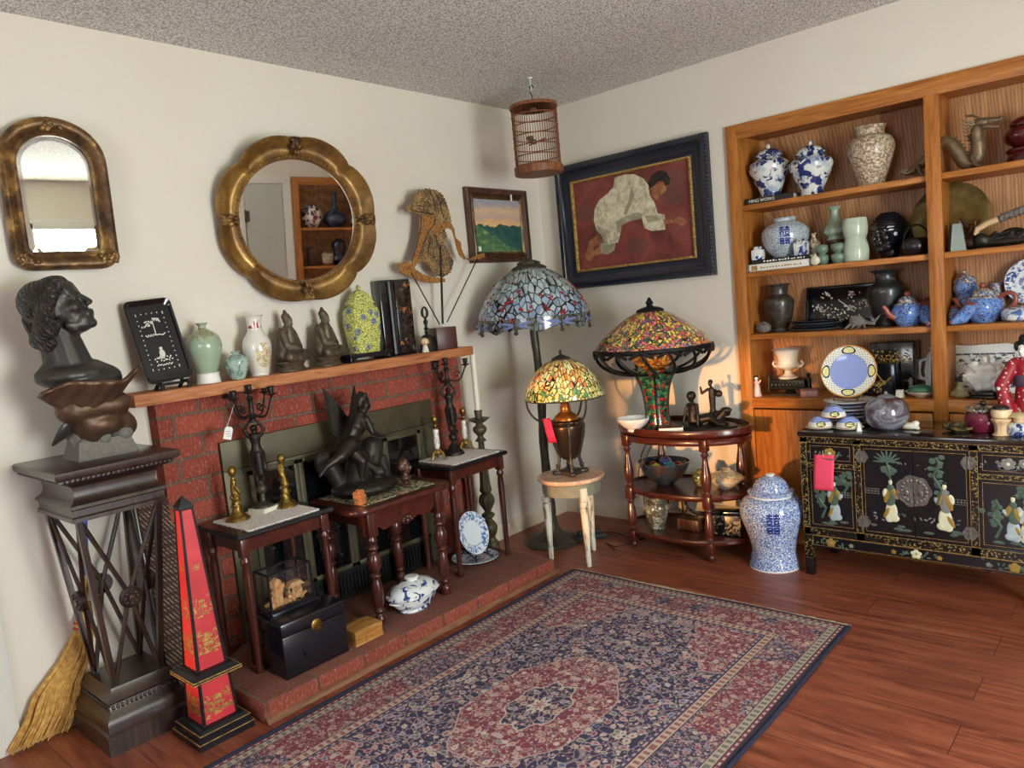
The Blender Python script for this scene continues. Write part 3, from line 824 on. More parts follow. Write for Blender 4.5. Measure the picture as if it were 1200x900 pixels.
def doily(label, x0, x1, y0, y1, z, seed):
    r = random.Random(seed); m = MB(); n = 40
    def edge(t):
        t = t % 1*4; k = int(t); f = t-k
        c = [(x0,y0),(x1,y0),(x1,y1),(x0,y1),(x0,y0)]
        return c[k][0]+(c[k+1][0]-c[k][0])*f, c[k][1]+(c[k+1][1]-c[k][1])*f
    cx, cy = (x0+x1)/2, (y0+y1)/2; N = 96; ring = []
    for i in range(N):
        x, y = edge(i/N); s = 1+.035*abs(sin(i*PI/3)); ring.append((cx+(x-cx)*s, cy+(y-cy)*s))
    vs = [(cx, cy, z+.003)]+[(x, y, z+.003) for x, y in ring]+[(x, y, z+.0005) for x, y in ring]
    fs = [(0, 1+i, 1+(i+1) % N) for i in range(N)]+[(1+i, 1+N+i, 1+N+(i+1) % N, 1+(i+1) % N) for i in range(N)]
    return tag(m.add(vs, fs, 0, False).obj('lace_doily', M['lace']), label, 'doily')
doily('white lace cloth under the two gilt figure candlesticks', .13, .40, -2.335, -2.035, .60, 1)
doily('white lace cloth under the pair of porcelain candlesticks', .125, .375, -1.275, -.96, .605, 2)

t = thing('console_table', 'mahogany table with turned legs carrying the winged statue', 'table', (.305, -1.665, .07))
m = MB(); hx, hy, r0 = .195, .275, .075
def rrect(hx, hy, r, n=6):
    out = []
    for cx, cy, a in ((hx-r, -hy+r, -PI/2), (hx-r, hy-r, 0), (-hx+r, hy-r, PI/2), (-hx+r, -hy+r, PI)):
        for k in range(n+1): out.append((cx+r*cos(a+PI/2*k/n), cy+r*sin(a+PI/2*k/n)))
    return out
def slab_round(m, hx, hy, r, lay, mi=0):
    vs = []; N = None
    for off, z in lay:
        q = rrect(hx+off, hy+off, max(r+off, .004)); N = len(q); vs += [(x, y, z) for x, y in q]
    fs = [tuple(range(N))[::-1], tuple((len(lay)-1)*N+i for i in range(N))]
    for k in range(len(lay)-1): fs += [(k*N+i, k*N+(i+1) % N, (k+1)*N+(i+1) % N, (k+1)*N+i) for i in range(N)]
    m.add(vs, fs, mi, False)
slab_round(m, hx, hy, r0, [(-.012,.474),(-.003,.478),(0,.484),(0,.492),(-.005,.4995)]); m.obj('table_top', M['mahog'], t)
m = MB()
m.b2((-.155,-.20,.415),(.155,.20,.474)); 
ap = [(-.20,.474),(.20,.474),(.20,.40),(.16,.415),(.12,.385),(.06,.40),(.0,.375),(-.06,.40),(-.12,.385),(-.16,.415),(-.20,.40)]
m.prism(ap, .15, .165, plane='yz')
m.obj('apron', M['mahog'], t)
for sx in (-1,1):
    for sy in (-1,1):
        m = MB(); c = (sx*.155, sy*.185, 0)
        m.box((c[0],c[1],.425), (.046,.046,.10), bev=.003)
        m.lathe(vase_prof([(0,0),(.014,0),(.022,.012),(.022,.035),(.014,.05),(.021,.058),(.021,.068),(.015,.076),(.020,.088),(.024,.13),(.022,.17),(.016,.20),(.023,.208),(.023,.216),(.015,.224),(.026,.245),(.029,.275),(.022,.30),(.015,.312),(.024,.322),(.024,.332),(.016,.342),(.021,.352),(.021,.362),(.017,.375),(.017,.385)], 3), 24, c=c)
        m.obj('leg', M['mahog_z'], t)
m = MB()
for k in range(5):
    a = PI*k/4; m.ell((.168, .022*cos(a), .395+.014*sin(a)), (.008,.010,.010), seg=10, rings=6)
m.ell((.17, 0, .392), (.010,.012,.014), seg=10); m.obj('carved_shell', M['mahog_z'], t)
def _brocade():
    n = NT('green_brocade'); o = n.obj(); e = n.vor(o, 34, 'DISTANCE_TO_EDGE'); c = n.sep(n.vor(o, 34, out='Color'))[0]
    return n.done(n.mix(n.ramp(e, [(.06, 1.), (.12, 0.)]), n.ramp(c, [(0,'#18382f'),(.3,'#23463a'),(.55,'#6b4a33'),(.7,'#9a8f6c'),(.8,'#2a5145'),(.92,'#7d3a30')], 'CONSTANT'), '#b8ab85'), .8)
tag(MB().b2((.13, -1.86, .5698), (.44, -1.46, .5722)).obj('table_mat', _brocade()), 'green brocade mat spread under the winged statue', 'mat')

# ---------------------------------------------------------------- winged statue
M['bronze_r'] = plain('rough_dark_bronze', '#2b2624', .5, .45, .3, 26, bump=1.)
s = thing('winged_statue', 'dark bronze winged nude running with one leg raised, on a rock', 'statue', (.25, -1.70, .5722))
def S(x, y, z): return (x-.25, y+1.70, z-.5722)
P = [('c', S(.25,-1.772,.80), S(.26,-1.712,.885), .040, .046), ('c', S(.26,-1.72,.87), S(.265,-1.70,.905), .05, .036), ('c', S(.265,-1.70,.905), S(.27,-1.685,.93), .019, .018),
     ('c', S(.285,-1.775,.80), S(.30,-1.835,.765), .036, .025), ('c', S(.30,-1.835,.765), S(.29,-1.905,.735), .024, .013), ('c', S(.29,-1.905,.735), S(.295,-1.945,.705), .013, .008),
     ('c', S(.245,-1.77,.795), S(.30,-1.735,.72), .034, .024), ('c', S(.30,-1.735,.72), S(.295,-1.745,.635), .023, .011), ('c', S(.295,-1.745,.635), S(.33,-1.73,.612), .012, .008),
     ('c', S(.30,-1.69,.895), S(.315,-1.675,.835), .018, .014), ('c', S(.315,-1.675,.835), S(.31,-1.625,.81), .013, .009), ('e', S(.31,-1.61,.808), (.010,.014,.008)),
     ('c', S(.23,-1.70,.90), S(.20,-1.65,.86), .018, .014), ('c', S(.20,-1.65,.86), S(.22,-1.60,.85), .013, .010), ('e', S(.27,-1.765,.80), (.045,.045,.04))]
P += xf(head_prims(), TRS(S(.275,-1.682,.962), (rad(-10),0,rad(-30)), .078))
hs = [('e', (0,-.1,.25), (.4,.45,.32)), ('e', (.3,-.2,.0), (.16,.25,.3)), ('e', (-.3,-.2,.0), (.16,.25,.3)), ('e', (0,-.45,-.05), (.25,.18,.22)), ('e', (.15,.1,.5), (.16,.16,.12)), ('e', (-.1,-.1,.55), (.18,.16,.12))]
P += xf(hs, TRS(S(.275,-1.682,.962), (rad(-10),0,rad(-30)), .078))
blob('figure', P, .0042, M['bronze'], s, 3)
for (sx, tip, hgt) in ((.03, -1.742, 1.052), (-.03, -1.815, 1.052)):
    m = MB()
    base = Vector(S(.25+sx, -1.725, .90)); tipv = Vector(S(.25+sx*2.2, tip, hgt))
    for k in range(9):
        f = k/8; root = base+Vector((0, -.012-.02*f, -.075*f)); end = tipv.lerp(Vector(S(.25+sx*2.6, -1.80-.0*f, .87)), f)
        d = (end-root); w = Vector((0, -d.z, d.y)).normalized()*(.012)
        pts = [root-w, root+d*.55-w*1.3, end, root+d*.6+w*1.3, root+w]
        vs = [p_+Vector((sx*.05*q-.0015*k*(1 if sx > 0 else -1), 0, 0)) for q in (-1, 1) for p_ in pts]
        m.add(vs, [(0,1,2,3,4), (9,8,7,6,5)]+[(i,(i+1)%5,5+(i+1)%5,5+i) for i in range(5)], 0, False)
    m.obj('wing', M['bronze'], s)
P = [('e', S(.25,-1.70,.60), (.13,.155,.045)), ('c', S(.22,-1.66,.60), S(.23,-1.625,.76), .07, .045), ('c', S(.26,-1.66,.66), S(.25,-1.60,.77), .04, .022), ('c', S(.22,-1.80,.62), S(.20,-1.85,.75), .035, .04),
     ('c', S(.25,-1.74,.62), S(.23,-1.70,.72), .06, .05), ('c', S(.30,-1.62,.60), S(.27,-1.60,.70), .03, .02), ('e', S(.20,-1.86,.735), (.028,.045,.055)), ('c', S(.28,-1.70,.70), S(.33,-1.655,.655), .018, .012), ('e', S(.31,-1.66,.66), (.025,.03,.03))]
blob('rock_base', P, .006, M['bronze_r'], s, 2)
# small bust and carved block in front of it
s = thing('miniature_bust', 'small brown carved bust at the right end of the brocade mat', 'figurine', (.345, -1.545, .5722))
P = xf(head_prims(), TRS((0,0,.085), (0,0,rad(-50)), .062)) + xf(hs, TRS((0,0,.085), (0,0,rad(-50)), .062)) + [('c', (0,0,.06), (0,0,.035), .014, .02), ('e', (0,0,.035), (.024,.03,.014))]
blob('head', P, .0028, M['carved'], s, 2)
m = MB(); m.lathe(vase_prof([(0,0),(.022,0),(.022,.006),(.013,.012),(.012,.02),(.018,.028),(0,.03)], 3), 20); m.obj('socle', M['carved'], s)
m = MB(); rr = random.Random(9); m.taper((0,0,0), .034,.036,.03,.034,.055)
for k in range(46):
    a = rr.choice((0,1)); m.ell(((.017 if a else rr.uniform(-.015,.017)), (rr.uniform(-.017,.017) if a else -.018), rr.uniform(.005,.056)), (.005,.006,.006), seg=7, rings=5)
for k in range(10): m.ell((rr.uniform(-.013,.013), rr.uniform(-.014,.014), .055), .006, seg=7, rings=5)
tag(m.obj('carved_block', M['terracotta']), 'small orange carved stone block on the table edge', 'carving', loc=(.405, -1.845, .5722), rz=.3)

# ---------------------------------------------------------------- chest, glass case, wood slab
c = thing('lacquer_chest', 'black wooden chest with brass disc latch under the side table', 'chest', (.418, -2.205, .07))
m = MB(); m.b2((-.122,-.132,0),(.122,.137,.155), bev=.003); m.obj('body', M['ebony'], c)
m = MB(); m.b2((-.124,-.134,.157),(.124,.139,.205), bev=.006); m.obj('lid', M['ebony'], c)
m = MB(); m.lathe([(0,0),(.022,0),(.022,.002),(.018,.004),(0,.004)], 28, M=TRS((.122,.01,.155),(0,PI/2,0))); m.b2((.126,-.002,.14),(.131,.02,.152)); m.obj('latch', M['brass'], c)
m = MB(); m.tube([(.122,-.06,.09),(.128,-.055,.075),(.128,-.05,.06),(.122,-.045,.055)], .002, 6); m.obj('keyhole_cover', M['iron'], c)
c = thing('glass_case', 'small black framed glass case holding a cork landscape', 'display case', (.40, -2.225, .276))
hx, hy, hh = .048, .088, .155
m = MB(); m.b2((-hx-.008,-hy-.008,0),(hx+.008,hy+.008,.012), bev=.002); m.b2((-hx-.004,-hy-.004,.012),(hx+.004,hy+.004,.02))
for sx in (-1,1):
    for sy in (-1,1): m.box((sx*(hx+.011), sy*(hy+.011), .006), (.012,.012,.012))
m.obj('base', M['ebony'], c)
m = MB(); q = .0035
for sx in (-1,1):
    for sy in (-1,1): m.box((sx*hx, sy*hy, .02+(hh-.02)/2), (q*2,q*2,hh-.02))
    for z in (.022, hh): m.box((sx*hx, 0, z), (q*2, 2*hy, q*2))
for sy in (-1,1):
    for z in (.022, hh): m.box((0, sy*hy, z), (2*hx, q*2, q*2))
m.obj('frame', M['ebony'], c)
m = MB()
for sx in (-1,1): m.b2((sx*hx-.001,-hy+q,.024),(sx*hx+.001,hy-q,hh-q))
for sy in (-1,1): m.b2((-hx+q,sy*hy-.001,.024),(hx-q,sy*hy+.001,hh-q))
m.obj('glass', M['glass'], c)
m = MB(); rr = random.Random(4)
for k in range(70): 
    y = rr.uniform(-.07,.07); top = .03+.045*max(0, 1-abs(y-.035)/.045)+(.075 if abs(y+.035) < .016 else 0)
    m.box((rr.uniform(-.02,.025), y, rr.uniform(.022, top)), (rr.uniform(.008,.02),rr.uniform(.008,.022),rr.uniform(.006,.018)), rot=(rr.uniform(-.4,.4),rr.uniform(-.4,.4),rr.uniform(0,3)))
for k in range(4): m.b2((.012,.005+k*.016,.03),(.02,.010+k*.016,.075))
m.prism([(.0,.075),(.07,.075),(.055,.092),(.015,.092)], .0, .028, plane='yz')
m.prism([(-.05,.02),(-.02,.02),(-.022,.115),(-.035,.125),(-.048,.115)], -.005,.02, plane='yz')
tag(m.obj('cork_landscape', M['cork']), 'tiny cork carving of pavilions inside the glass case', 'carving', loc=(.40, -2.225, .276))
m = MB(); m.prism([(-.064,0),(.07,0),(.066,.03),(.071,.056),(.03,.06),(-.062,.056)], -.05, .05, plane='yz'); m.box((.0515,.02,.02),(.004,.07,.02),rot=(0,0,.03))
tag(m.obj('wood_block', M['slab']), 'golden rough wood block between the chest and the tureen', 'wood block', loc=(.49, -1.972, .07))

# ---------------------------------------------------------------- tureen and plates on the hearth
c = thing('tureen', 'oval lidded white tureen with blue flowers on the hearth', 'tureen', (.445, -1.655, .07), rz=rad(100))
c.scale = (1.1,1.12,1.1)
m = MB(); vessel(m, [(.062,0),(.066,.006),(.060,.012),(.085,.03),(.098,.058),(.104,.066)], 48, sq=(1.12,.78), fn=lambda a,z: 1+.018*cos(8*a)); m.obj('bowl', M['bw_flor'], c)
m = MB(); m.lathe(vase_prof([(.110,.066),(.111,.070),(.102,.076),(.086,.094),(.05,.110),(.024,.114),(.0,.115)], 4), 48, sq=(1.12,.78), fn=lambda a,z: 1+.012*cos(8*a)); m.obj('lid', M['bw_flor'], c)
m = MB(); m.lathe(vase_prof([(.024,.112),(.022,.118),(.028,.124),(.024,.129),(0,.130)], 4), 24); m.obj('lid_handle', M['porc'], c)
for sx in (-1,1):
    m = MB(); m.tube([(sx*.112,-.022,.055),(sx*.124,-.012,.058),(sx*.127,0,.06),(sx*.124,.012,.058),(sx*.112,.022,.055)], .004, 8); m.obj('side_handle', M['porc'], c)
def plate_prof(r, d=.018): return [(0,.004),(r*.55,.004),(r*.62,.006),(r*.75,d*.6),(r,d),(r*1.005,d+.002),(r*.99,d+.0035),(r*.74,d*.6+.004),(r*.60,.0095),(0,.009)]
def bw_plate_mat(name, R, centre, ink, flip=False):
    n = NT(name); o = n.obj(); s_ = n.sep(o)
    d = n.math('SQRT', n.math('ADD', n.math('MULTIPLY', s_[0], s_[0]), n.math('MULTIPLY', s_[1], s_[1])))
    f = n.ramp(n.noise(o, 55, 3, .6, .6), [(.48, 0.), (.56, 1.)]); msk = n.ramp(n.math('DIVIDE', d, R), [(.56, 0.), (.62, 1.), (.97, 1.), (.99, .3)])
    if not flip: fac = n.math('MULTIPLY', f, msk)
    else: fac = n.math('MAXIMUM', n.math('MULTIPLY', f, msk), n.math('MULTIPLY', f, n.ramp(n.math('DIVIDE', d, R), [(.45, .8), (.5, 0.)])))
    return n.done(n.mix(fac, centre, ink), .12, coat=.4)
o = MB().lathe(plate_prof(.118), 48).obj('serving_plate', bw_plate_mat('blue_rim_plate', .118, '#d3d6d8', '#39568f', True))
tag(o, 'flat blue and white platter lying on the hearth under the standing plate', 'plate', loc=(.262, -1.09, .0702))
o = MB().lathe(plate_prof(.108), 48).obj('display_plate', bw_plate_mat('blue_floral_plate', .108, '#e3ebf3', '#557ab8'))
o.rotation_euler = (0, rad(72), rad(6)); tag(o, 'white plate with blue floral rim propped on a black easel', 'plate', loc=(.248, -1.088, .205))
e = thing('plate_easel', 'small black easel holding the blue rimmed plate upright', 'easel', (.255, -1.09, .0835), rz=rad(6))
for sy in (-1,1):
    m = MB(); m.tube([(.055,sy*.05,0),(.045,sy*.045,.012),(.02,sy*.04,.02),(-.01,sy*.035,.03),(-.045,sy*.03,.13)], .004, 8); m.tube([(.045,sy*.045,.012),(.052,sy*.046,.03)], .004, 8); m.tube([(-.02,sy*.034,.05),(-.075,sy*.034,0)], .0035, 8); m.obj('side_rail', M['black'], e)
m = MB(); m.tube([(-.01,-.035,.03),(-.01,.035,.03)], .0035, 8); m.obj('crossbar', M['black'], e)
# ---------------------------------------------------------------- candlesticks on the two side tables
def figure_up(h, lean=0.):
    """standing figure with both arms raised over the head, height h to the hands, feet at 0"""
    k = h
    return [('c', (-.045*k,0,.02*k), (-.05*k,0,.26*k), .030*k, .045*k), ('c', (.045*k,0,.02*k), (.05*k,0,.26*k), .030*k, .045*k),
            ('c', (-.05*k,0,.26*k), (-.04*k,0,.47*k), .05*k, .07*k), ('c', (.05*k,0,.26*k), (.04*k,0,.47*k), .05*k, .07*k),
            ('c', (0,0,.46*k), (0,0,.60*k), .085*k, .07*k), ('c', (0,0,.60*k), (0,0,.71*k), .07*k, .09*k), ('c', (0,0,.72*k), (0,0,.78*k), .03*k, .03*k),
            ('e', (0,.01*k,.83*k), (.05*k,.06*k,.065*k)), ('e', (0,-.02*k,.86*k), (.06*k,.065*k,.05*k)),
            ('c', (-.09*k,0,.73*k), (-.15*k,0,.83*k), .035*k, .028*k), ('c', (-.15*k,0,.83*k), (-.05*k,0,.97*k), .028*k, .02*k),
            ('c', (.09*k,0,.73*k), (.15*k,0,.83*k), .035*k, .028*k), ('c', (.15*k,0,.83*k), (.05*k,0,.97*k), .028*k, .02*k),
            ('c', (-.06*k,.03*k,.44*k), (-.05*k,.05*k,.20*k), .06*k, .04*k), ('c', (.02*k,-.05*k,.44*k), (.03*k,-.05*k,.14*k), .06*k, .05*k), ('c', (.07*k,.02*k,.44*k), (.10*k,.01*k,.2*k), .05*k, .03*k)]
def candelabra(label, loc, rz, H, base, ball, arms, group, foot):
    c = thing('candelabra', label, 'candelabra', loc, rz, group)
    if foot == 'square':
        m = MB(); m.sqlathe((0,0,0), [(.042,.042,0),(.042,.042,.016),(.036,.036,.018)]); pl(m.obj('base', M['cream_porc'], c), 'pale square stone foot')
        m = MB(); m.lathe(vase_prof([(.040,.018),(.036,.026),(.02,.036),(.012,.044),(.011,.055)], 3), 20); m.obj('foot_dome', M['lampbronze'], c)
    else:
        m = MB(); m.lathe([(.0,0),(.052,0),(.052,.01),(.045,.02),(.03,.028),(.022,.045),(.014,.055),(.011,.06)], 8, smooth=False); m.obj('base', M['bronze'], c)
    m = MB(); m.ell((0,0,ball), (.022,.022,.022)); m.lathe([(.011,.05),(.009,ball),(.012,ball+.025),(.015,ball+.035),(.0,ball+.036)], 14); m.obj('ball', M['lampbronze'] if foot == 'square' else M['bronze'], c)
    z0 = ball+.03; fh = H*.50
    blob('figure', xf(figure_up(fh), TRS((0,0,z0), (0,0,rad(49)-rz))), .0032, M['bronze'], c, 2)
    zt = z0+fh*.95
    m = MB(); m.lathe(vase_prof([(.0,zt-.004),(.016,zt),(.013,zt+.012),(.02,zt+.02),(.010,zt+.035),(.009,H-.065),(.014,H-.055),(.008,H-.045),(.007,H-.035)], 3), 16); m.obj('urn', M['bronze'], c)
    def cup(mb, x, y, z): mb.lathe(vase_prof([(.004,z-.016),(.007,z-.008),(.020,z-.004),(.020,z),(.009,z+.001),(.012,z+.012),(.012,z+.024),(.016,z+.027),(.012,z+.027),(.009,z+.012),(.0,z+.011)], 2), 16, c=(x,y,0))
    m = MB(); cup(m, 0, 0, H-.028); m.obj('candle_cup', M['bronze'], c)
    for k in range(arms):
        a = 2*PI*k/arms+rad(10); R = .098; dx, dy = cos(a), sin(a); zb = zt+.03; ze = H-.055
        pts = []
        for i in range(15):
            t = i/14; r = .008+(R-.008)*t; z = zb-.012*sin(PI*t*1.3)+(.0 if t < .6 else (ze-zb)*((t-.6)/.4)**1.5)
            pts.append((r*dx, r*dy, z))
        m = MB(); m.tube(pts, [.0055-.002*i/14 for i in range(15)], 8)
        q = [(.05+.018*cos(u)*(1-u/9), .0, zb+.02+.018*sin(u)*(1-u/9)) for u in [i*.5 for i in range(14)]]
        m.tube([(x*dx, x*dy, z) for x, _, z in q], .0032, 6)
        o = m.obj('arm', M['bronze'], c)
        m = MB(); cup(m, R*dx, R*dy, ze+.016); m.obj('candle_cup', M['bronze'], o)
    return c
candelabra('dark figural candelabra with white tag before the firebox corner', (.19,-2.15,.6035), rad(15), .505, 0, .088, 4, 'figural candelabra', 'square')
candelabra('dark figural candelabra on the lace between two porcelain candlesticks', (.198,-1.10,.6085), rad(35), .485, 0, .088, 3, 'figural candelabra', 'round')
pt = thing('price_tag', 'small white paper tag hanging from the left candelabra arm', 'tag', (.225,-2.275,.94))
m = MB(); m.prism([(-.016,-.022),(.016,-.022),(.016,.018),(.009,.026),(-.009,.026),(-.016,.018)], -.0008, .0008, plane='yz', M=Matrix.Rotation(rad(-18),4,'X')); m.obj('card', M['paper'], pt)
m = MB(); m.tube([(0,-.006,.02),(-.005,.02,.06),(-.012,.045,.105)], .0008, 5); m.obj('string', M['paper'], pt)
m = MB(); 
for k in range(3): m.tube([(.0012,-.010,.008-k*.009),(.0012,-.003,.010-k*.009),(.0012,.003,.006-k*.009),(.0012,.009,.009-k*.009)], .0008, 4)
m.obj('pen_marks', plain('blue_ink','#3a4a7a',.7), pt)
def gilt_figure(label, loc, rz, h, group):
    c = thing('candlestick', label, 'candlestick', loc, rz, group)
    rr = random.Random(int(h*1000))
    m = MB(); m.lathe(vase_prof([(0,0),(.042,0),(.043,.006),(.036,.014),(.026,.022),(.017,.034),(.0,.036)], 3), 26, fn=lambda a,z: 1+.06*sin(6*a)); m.obj('base', M['gilt'], c)
    P = [('c', (0,0,.03), (0,0,h*.45), .019, .014), ('c', (.004,.0,h*.40), (-.003,0,h*.62), .016, .013), ('e', (0,0,h*.70), (.011,.012,.014)), ('c', (.012,0,h*.62), (.022,.008,h*.52), .006, .005), ('c', (.022,.008,h*.52), (.006,.016,h*.48), .005, .004),
         ('c', (-.012,0,h*.62), (-.02,.004,h*.74), .006, .005), ('c', (-.02,.004,h*.74), (-.004,0,h*.82), .005, .004)]
    for k in range(14):
        a = k*1.1; z = .03+h*.4*k/14; P.append(('e', (.016*cos(a), .016*sin(a), z), .007))
    blob('figure', P, .0026, M['gilt'], c, 2)
    m = MB(); m.lathe(vase_prof([(.0,h*.74),(.008,h*.76),(.006,h*.80),(.013,h*.85),(.016,h*.91),(.013,h*.96),(.008,h*.985),(.0,h)], 3), 18); m.obj('socket', M['gilt'], c)
gilt_figure('gilt figural candlestick at the left end of the lace', (.215,-2.275,.6035), 0, .21, 'gilt figural candlesticks')
gilt_figure('gilt figural candlestick at the right end of the lace', (.225,-2.07,.6035), 2., .215, 'gilt figural candlesticks')
def porc_stick(label, loc):
    c = thing('candlestick', label, 'candlestick', loc, .4, 'porcelain candlesticks')
    m = MB()
    for k in range(3):
        a = 2*PI*k/3; m.tube([(.008*cos(a),.008*sin(a),.05),(.028*cos(a),.028*sin(a),.034),(.034*cos(a),.034*sin(a),.012),(.046*cos(a),.046*sin(a),.004)], [.006,.007,.006,.004], 8)
    m.lathe(vase_prof([(0,.03),(.02,.034),(.014,.05),(.008,.056)], 3), 18); m.obj('base', M['gilt'], c)
    m = MB(); m.lathe(vase_prof([(.008,.054),(.013,.066),(.015,.09),(.012,.125),(.014,.145),(.009,.152)], 4), 20)
    m.obj('stem', enamel('flowered_porcelain', 80, ['#e9e6df','#e4e1d9','#eceae4','#dcd8cf','#d9b7b0','#e8e4dc','#b5bfa5'], '#e2ded6', .01, .15) if 'flowered_porcelain' not in bpy.data.materials else bpy.data.materials['flowered_porcelain'], c)
    m = MB(); m.lathe(vase_prof([(.006,.15),(.008,.158),(.024,.162),(.024,.165),(.008,.167),(.009,.18),(.014,.188),(.015,.205),(.011,.215),(.009,.205),(0,.20)], 2), 18); m.obj('socket', M['brass'], c)
porc_stick('flowered porcelain and brass candlestick left of the right candelabra', (.215,-1.225,.6085))
porc_stick('flowered porcelain and brass candlestick right of the right candelabra', (.165,-.985,.6085))
c = thing('floor_candlestick', 'tall tarnished metal floor candlestick behind the right side table', 'candlestick', (.165,-.9,.0))
c.location = (.20, -.925+.05, 0); c.location = (.155, -.862, 0)
m = MB(); m.lathe(vase_prof([(0,0),(.056,0),(.056,.02),(.046,.04),(.044,.075),(.03,.095),(.028,.11)], 3), 24); m.obj('base', M['darkbrass'], c)
m = MB(); m.lathe(vase_prof([(.028,.11),(.04,.135),(.044,.165),(.03,.19),(.018,.205),(.034,.22),(.034,.232),(.018,.245),(.024,.262),(.042,.30),(.034,.335),(.022,.345),(.032,.36),(.027,.40),(.019,.56),(.016,.62),(.03,.628),(.02,.642),(.015,.655),(.034,.678),(.036,.698),(.022,.712),(.018,.722)], 3), 28, fn=lambda a,z: 1+(.07*sin(10*a) if .36 < z < .62 or .26 < z < .33 else 0)); m.obj('stem', M['darkbrass'], c)
m = MB(); m.lathe(vase_prof([(.016,.72),(.03,.728),(.056,.745),(.052,.748),(.02,.744),(.019,.76),(.021,.79),(.017,.79),(.015,.755),(0,.75)], 3), 24, fn=lambda a,z: 1+(.05*sin(8*a) if .728 < z < .75 else 0)); m.obj('drip_pan', M['darkbrass'], c)
m = MB(); m.lathe([(0,0),(.0155,0),(.0148,.355),(.012,.365),(.003,.362),(0,.362)], 20); m.tube([(0,0,.36),(.001,0,.372)], .0012, 6)
tag(m.obj('candle', M['wax']), 'tall ivory candle standing in the floor candlestick', 'candle', loc=(.155,-.862,.752))

# ---------------------------------------------------------------- mirrors on the fireplace wall
def gold_frame(name, a, b_, c_, scale=18):
    n = NT(name); o = n.obj(); f = n.noise(o, scale, 5, .65); g = n.noise(o, scale*6, 3)
    n.bump(g, .35, .004)
    return n.done(n.ramp(f, [(.34, a), (.52, b_), (.68, c_)]), n.ramp(f, [(.3,.5),(.7,.32)]), .45)
M['gframe'] = gold_frame('antique_gold_frame', '#5a3d20', '#85602f', '#aa8545', 9)
M['wframe'] = gold_frame('worn_gilt_frame', '#38271b', '#6d4d2b', '#ad874c', 14)
# round one: local frame with z out of the wall
r = thing('round_mirror', 'round gilt mirror with scalloped carved frame above the mantel', 'mirror', (.085, -1.765, 1.765))
BETA, LAM = rad(12), rad(4.5)
X_ = Vector((cos(BETA)*cos(LAM), -sin(BETA)*cos(LAM), -sin(LAM))); Y_ = Vector((sin(BETA), cos(BETA), 0)); Z_ = X_.cross(Y_)
RM = Matrix((X_, Y_, Z_)).transposed().to_4x4()   # local x = out of the mirror, y = right, z = up
r.rotation_euler = RM.to_euler()
RI, RO = .252, .340
def rim(a):
    q = (a % (PI/2))/(PI/2)          # four cartouches, wavy between
    return RO-.012+.024*abs(sin(4*a))**.6
m = MB(); N = 160; sec = [(0,-.004),(0,.010),(.06,.024),(.16,.022),(.30,.010),(.55,.016),(.80,.040),(.93,.052),(1.,.046),(1.,.0)]
vs = []; fs = []
for k in range(N):
    a = 2*PI*k/N; ro = rim(a)
    for f, x in sec:
        q = RI+(ro-RI)*f; vs.append((x, q*cos(a), q*sin(a)))
n_ = len(sec)
for k in range(N):
    for i in range(n_-1): fs.append((k*n_+i, k*n_+i+1, ((k+1)%N)*n_+i+1, ((k+1)%N)*n_+i))
m.add(vs, fs); m.obj('frame', M['gframe'], r, ang=60)
m = MB()
for k in range(96):
    a = 2*PI*k/96; m.ell((.024, (RI+.012)*cos(a), (RI+.012)*sin(a)), (.006,.007,.007), seg=7, rings=5)
m.obj('beaded_inner_rim', M['gframe'], r)
m = MB()
for k in range(180):
    a = 2*PI*k/180; q = rim(a)-.005; m.ell((.048, q*cos(a), q*sin(a)), (.005,.0045,.0045), seg=6, rings=4)
m.obj('beaded_outer_rim', M['gframe'], r)
for k in range(4):
    a = PI/2*k; m = MB(); c0 = rim(a)-.018
    T = Matrix.Rotation(a, 4, 'X')
    m.ell((.05, c0+.005, 0), (.016,.026,.020), M=T)
    for s in (-1,1):
        m.ell((.05, c0-.012, s*.014), (.012,.014,.012), M=T); m.ell((.05, c0+.016, s*.014), (.012,.014,.011), M=T); m.ell((.052, c0-.034, s*.006), (.010,.014,.008), M=T)
    m.ell((.06, c0, 0), (.012,.014,.009), M=T)
    m.obj('carved_cartouche', M['wframe'], r)
m = MB(); m.lathe([(0,0),(.258,0),(.258,.004),(0,.004)], 64, M=Matrix.Rotation(PI/2,4,'Y')@Matrix.Translation((0,0,.004))); m.obj('mirror_glass', M['mirror'], r, ang=20)
m = MB(); m.lathe([(0,0),(.27,0),(.27,.006),(0,.006)], 48, M=Matrix.Rotation(PI/2,4,'Y')@Matrix.Translation((0,0,-.006))); m.obj('backing_board', M['carved'], r)
# arched one
r = thing('arched_mirror', 'arched mirror in a worn brown and gold frame, upper left', 'mirror', (.040, -2.672, 1.845))
b2_, l2_ = rad(5), rad(1.6)
X_ = Vector((cos(b2_)*cos(l2_), -sin(b2_)*cos(l2_), -sin(l2_))); Y_ = Vector((sin(b2_), cos(b2_), 0)); Z_ = X_.cross(Y_)
r.rotation_euler = Matrix((X_, Y_, Z_)).transposed().to_euler()
def arch(hw, zb, zt, rb, n=22):
    """outline from the bottom right, anticlockwise seen from the front (y right, z up)"""
    out = []
    for k in range(7):
        a = -PI/2+PI/2*k/6; out.append((hw-rb+rb*cos(a), zb+rb+rb*sin(a)))
    ch = hw*.95
    zc = zt-ch
    for k in range(n+1):
        a = PI*k/n; out.append((hw*cos(a), zc+ch*(abs(sin(a))**.9)))
    for k in range(7):
        a = PI+PI/2*k/6; out.append((-hw+rb+rb*cos(a), zb+rb+rb*sin(a)))
    return out
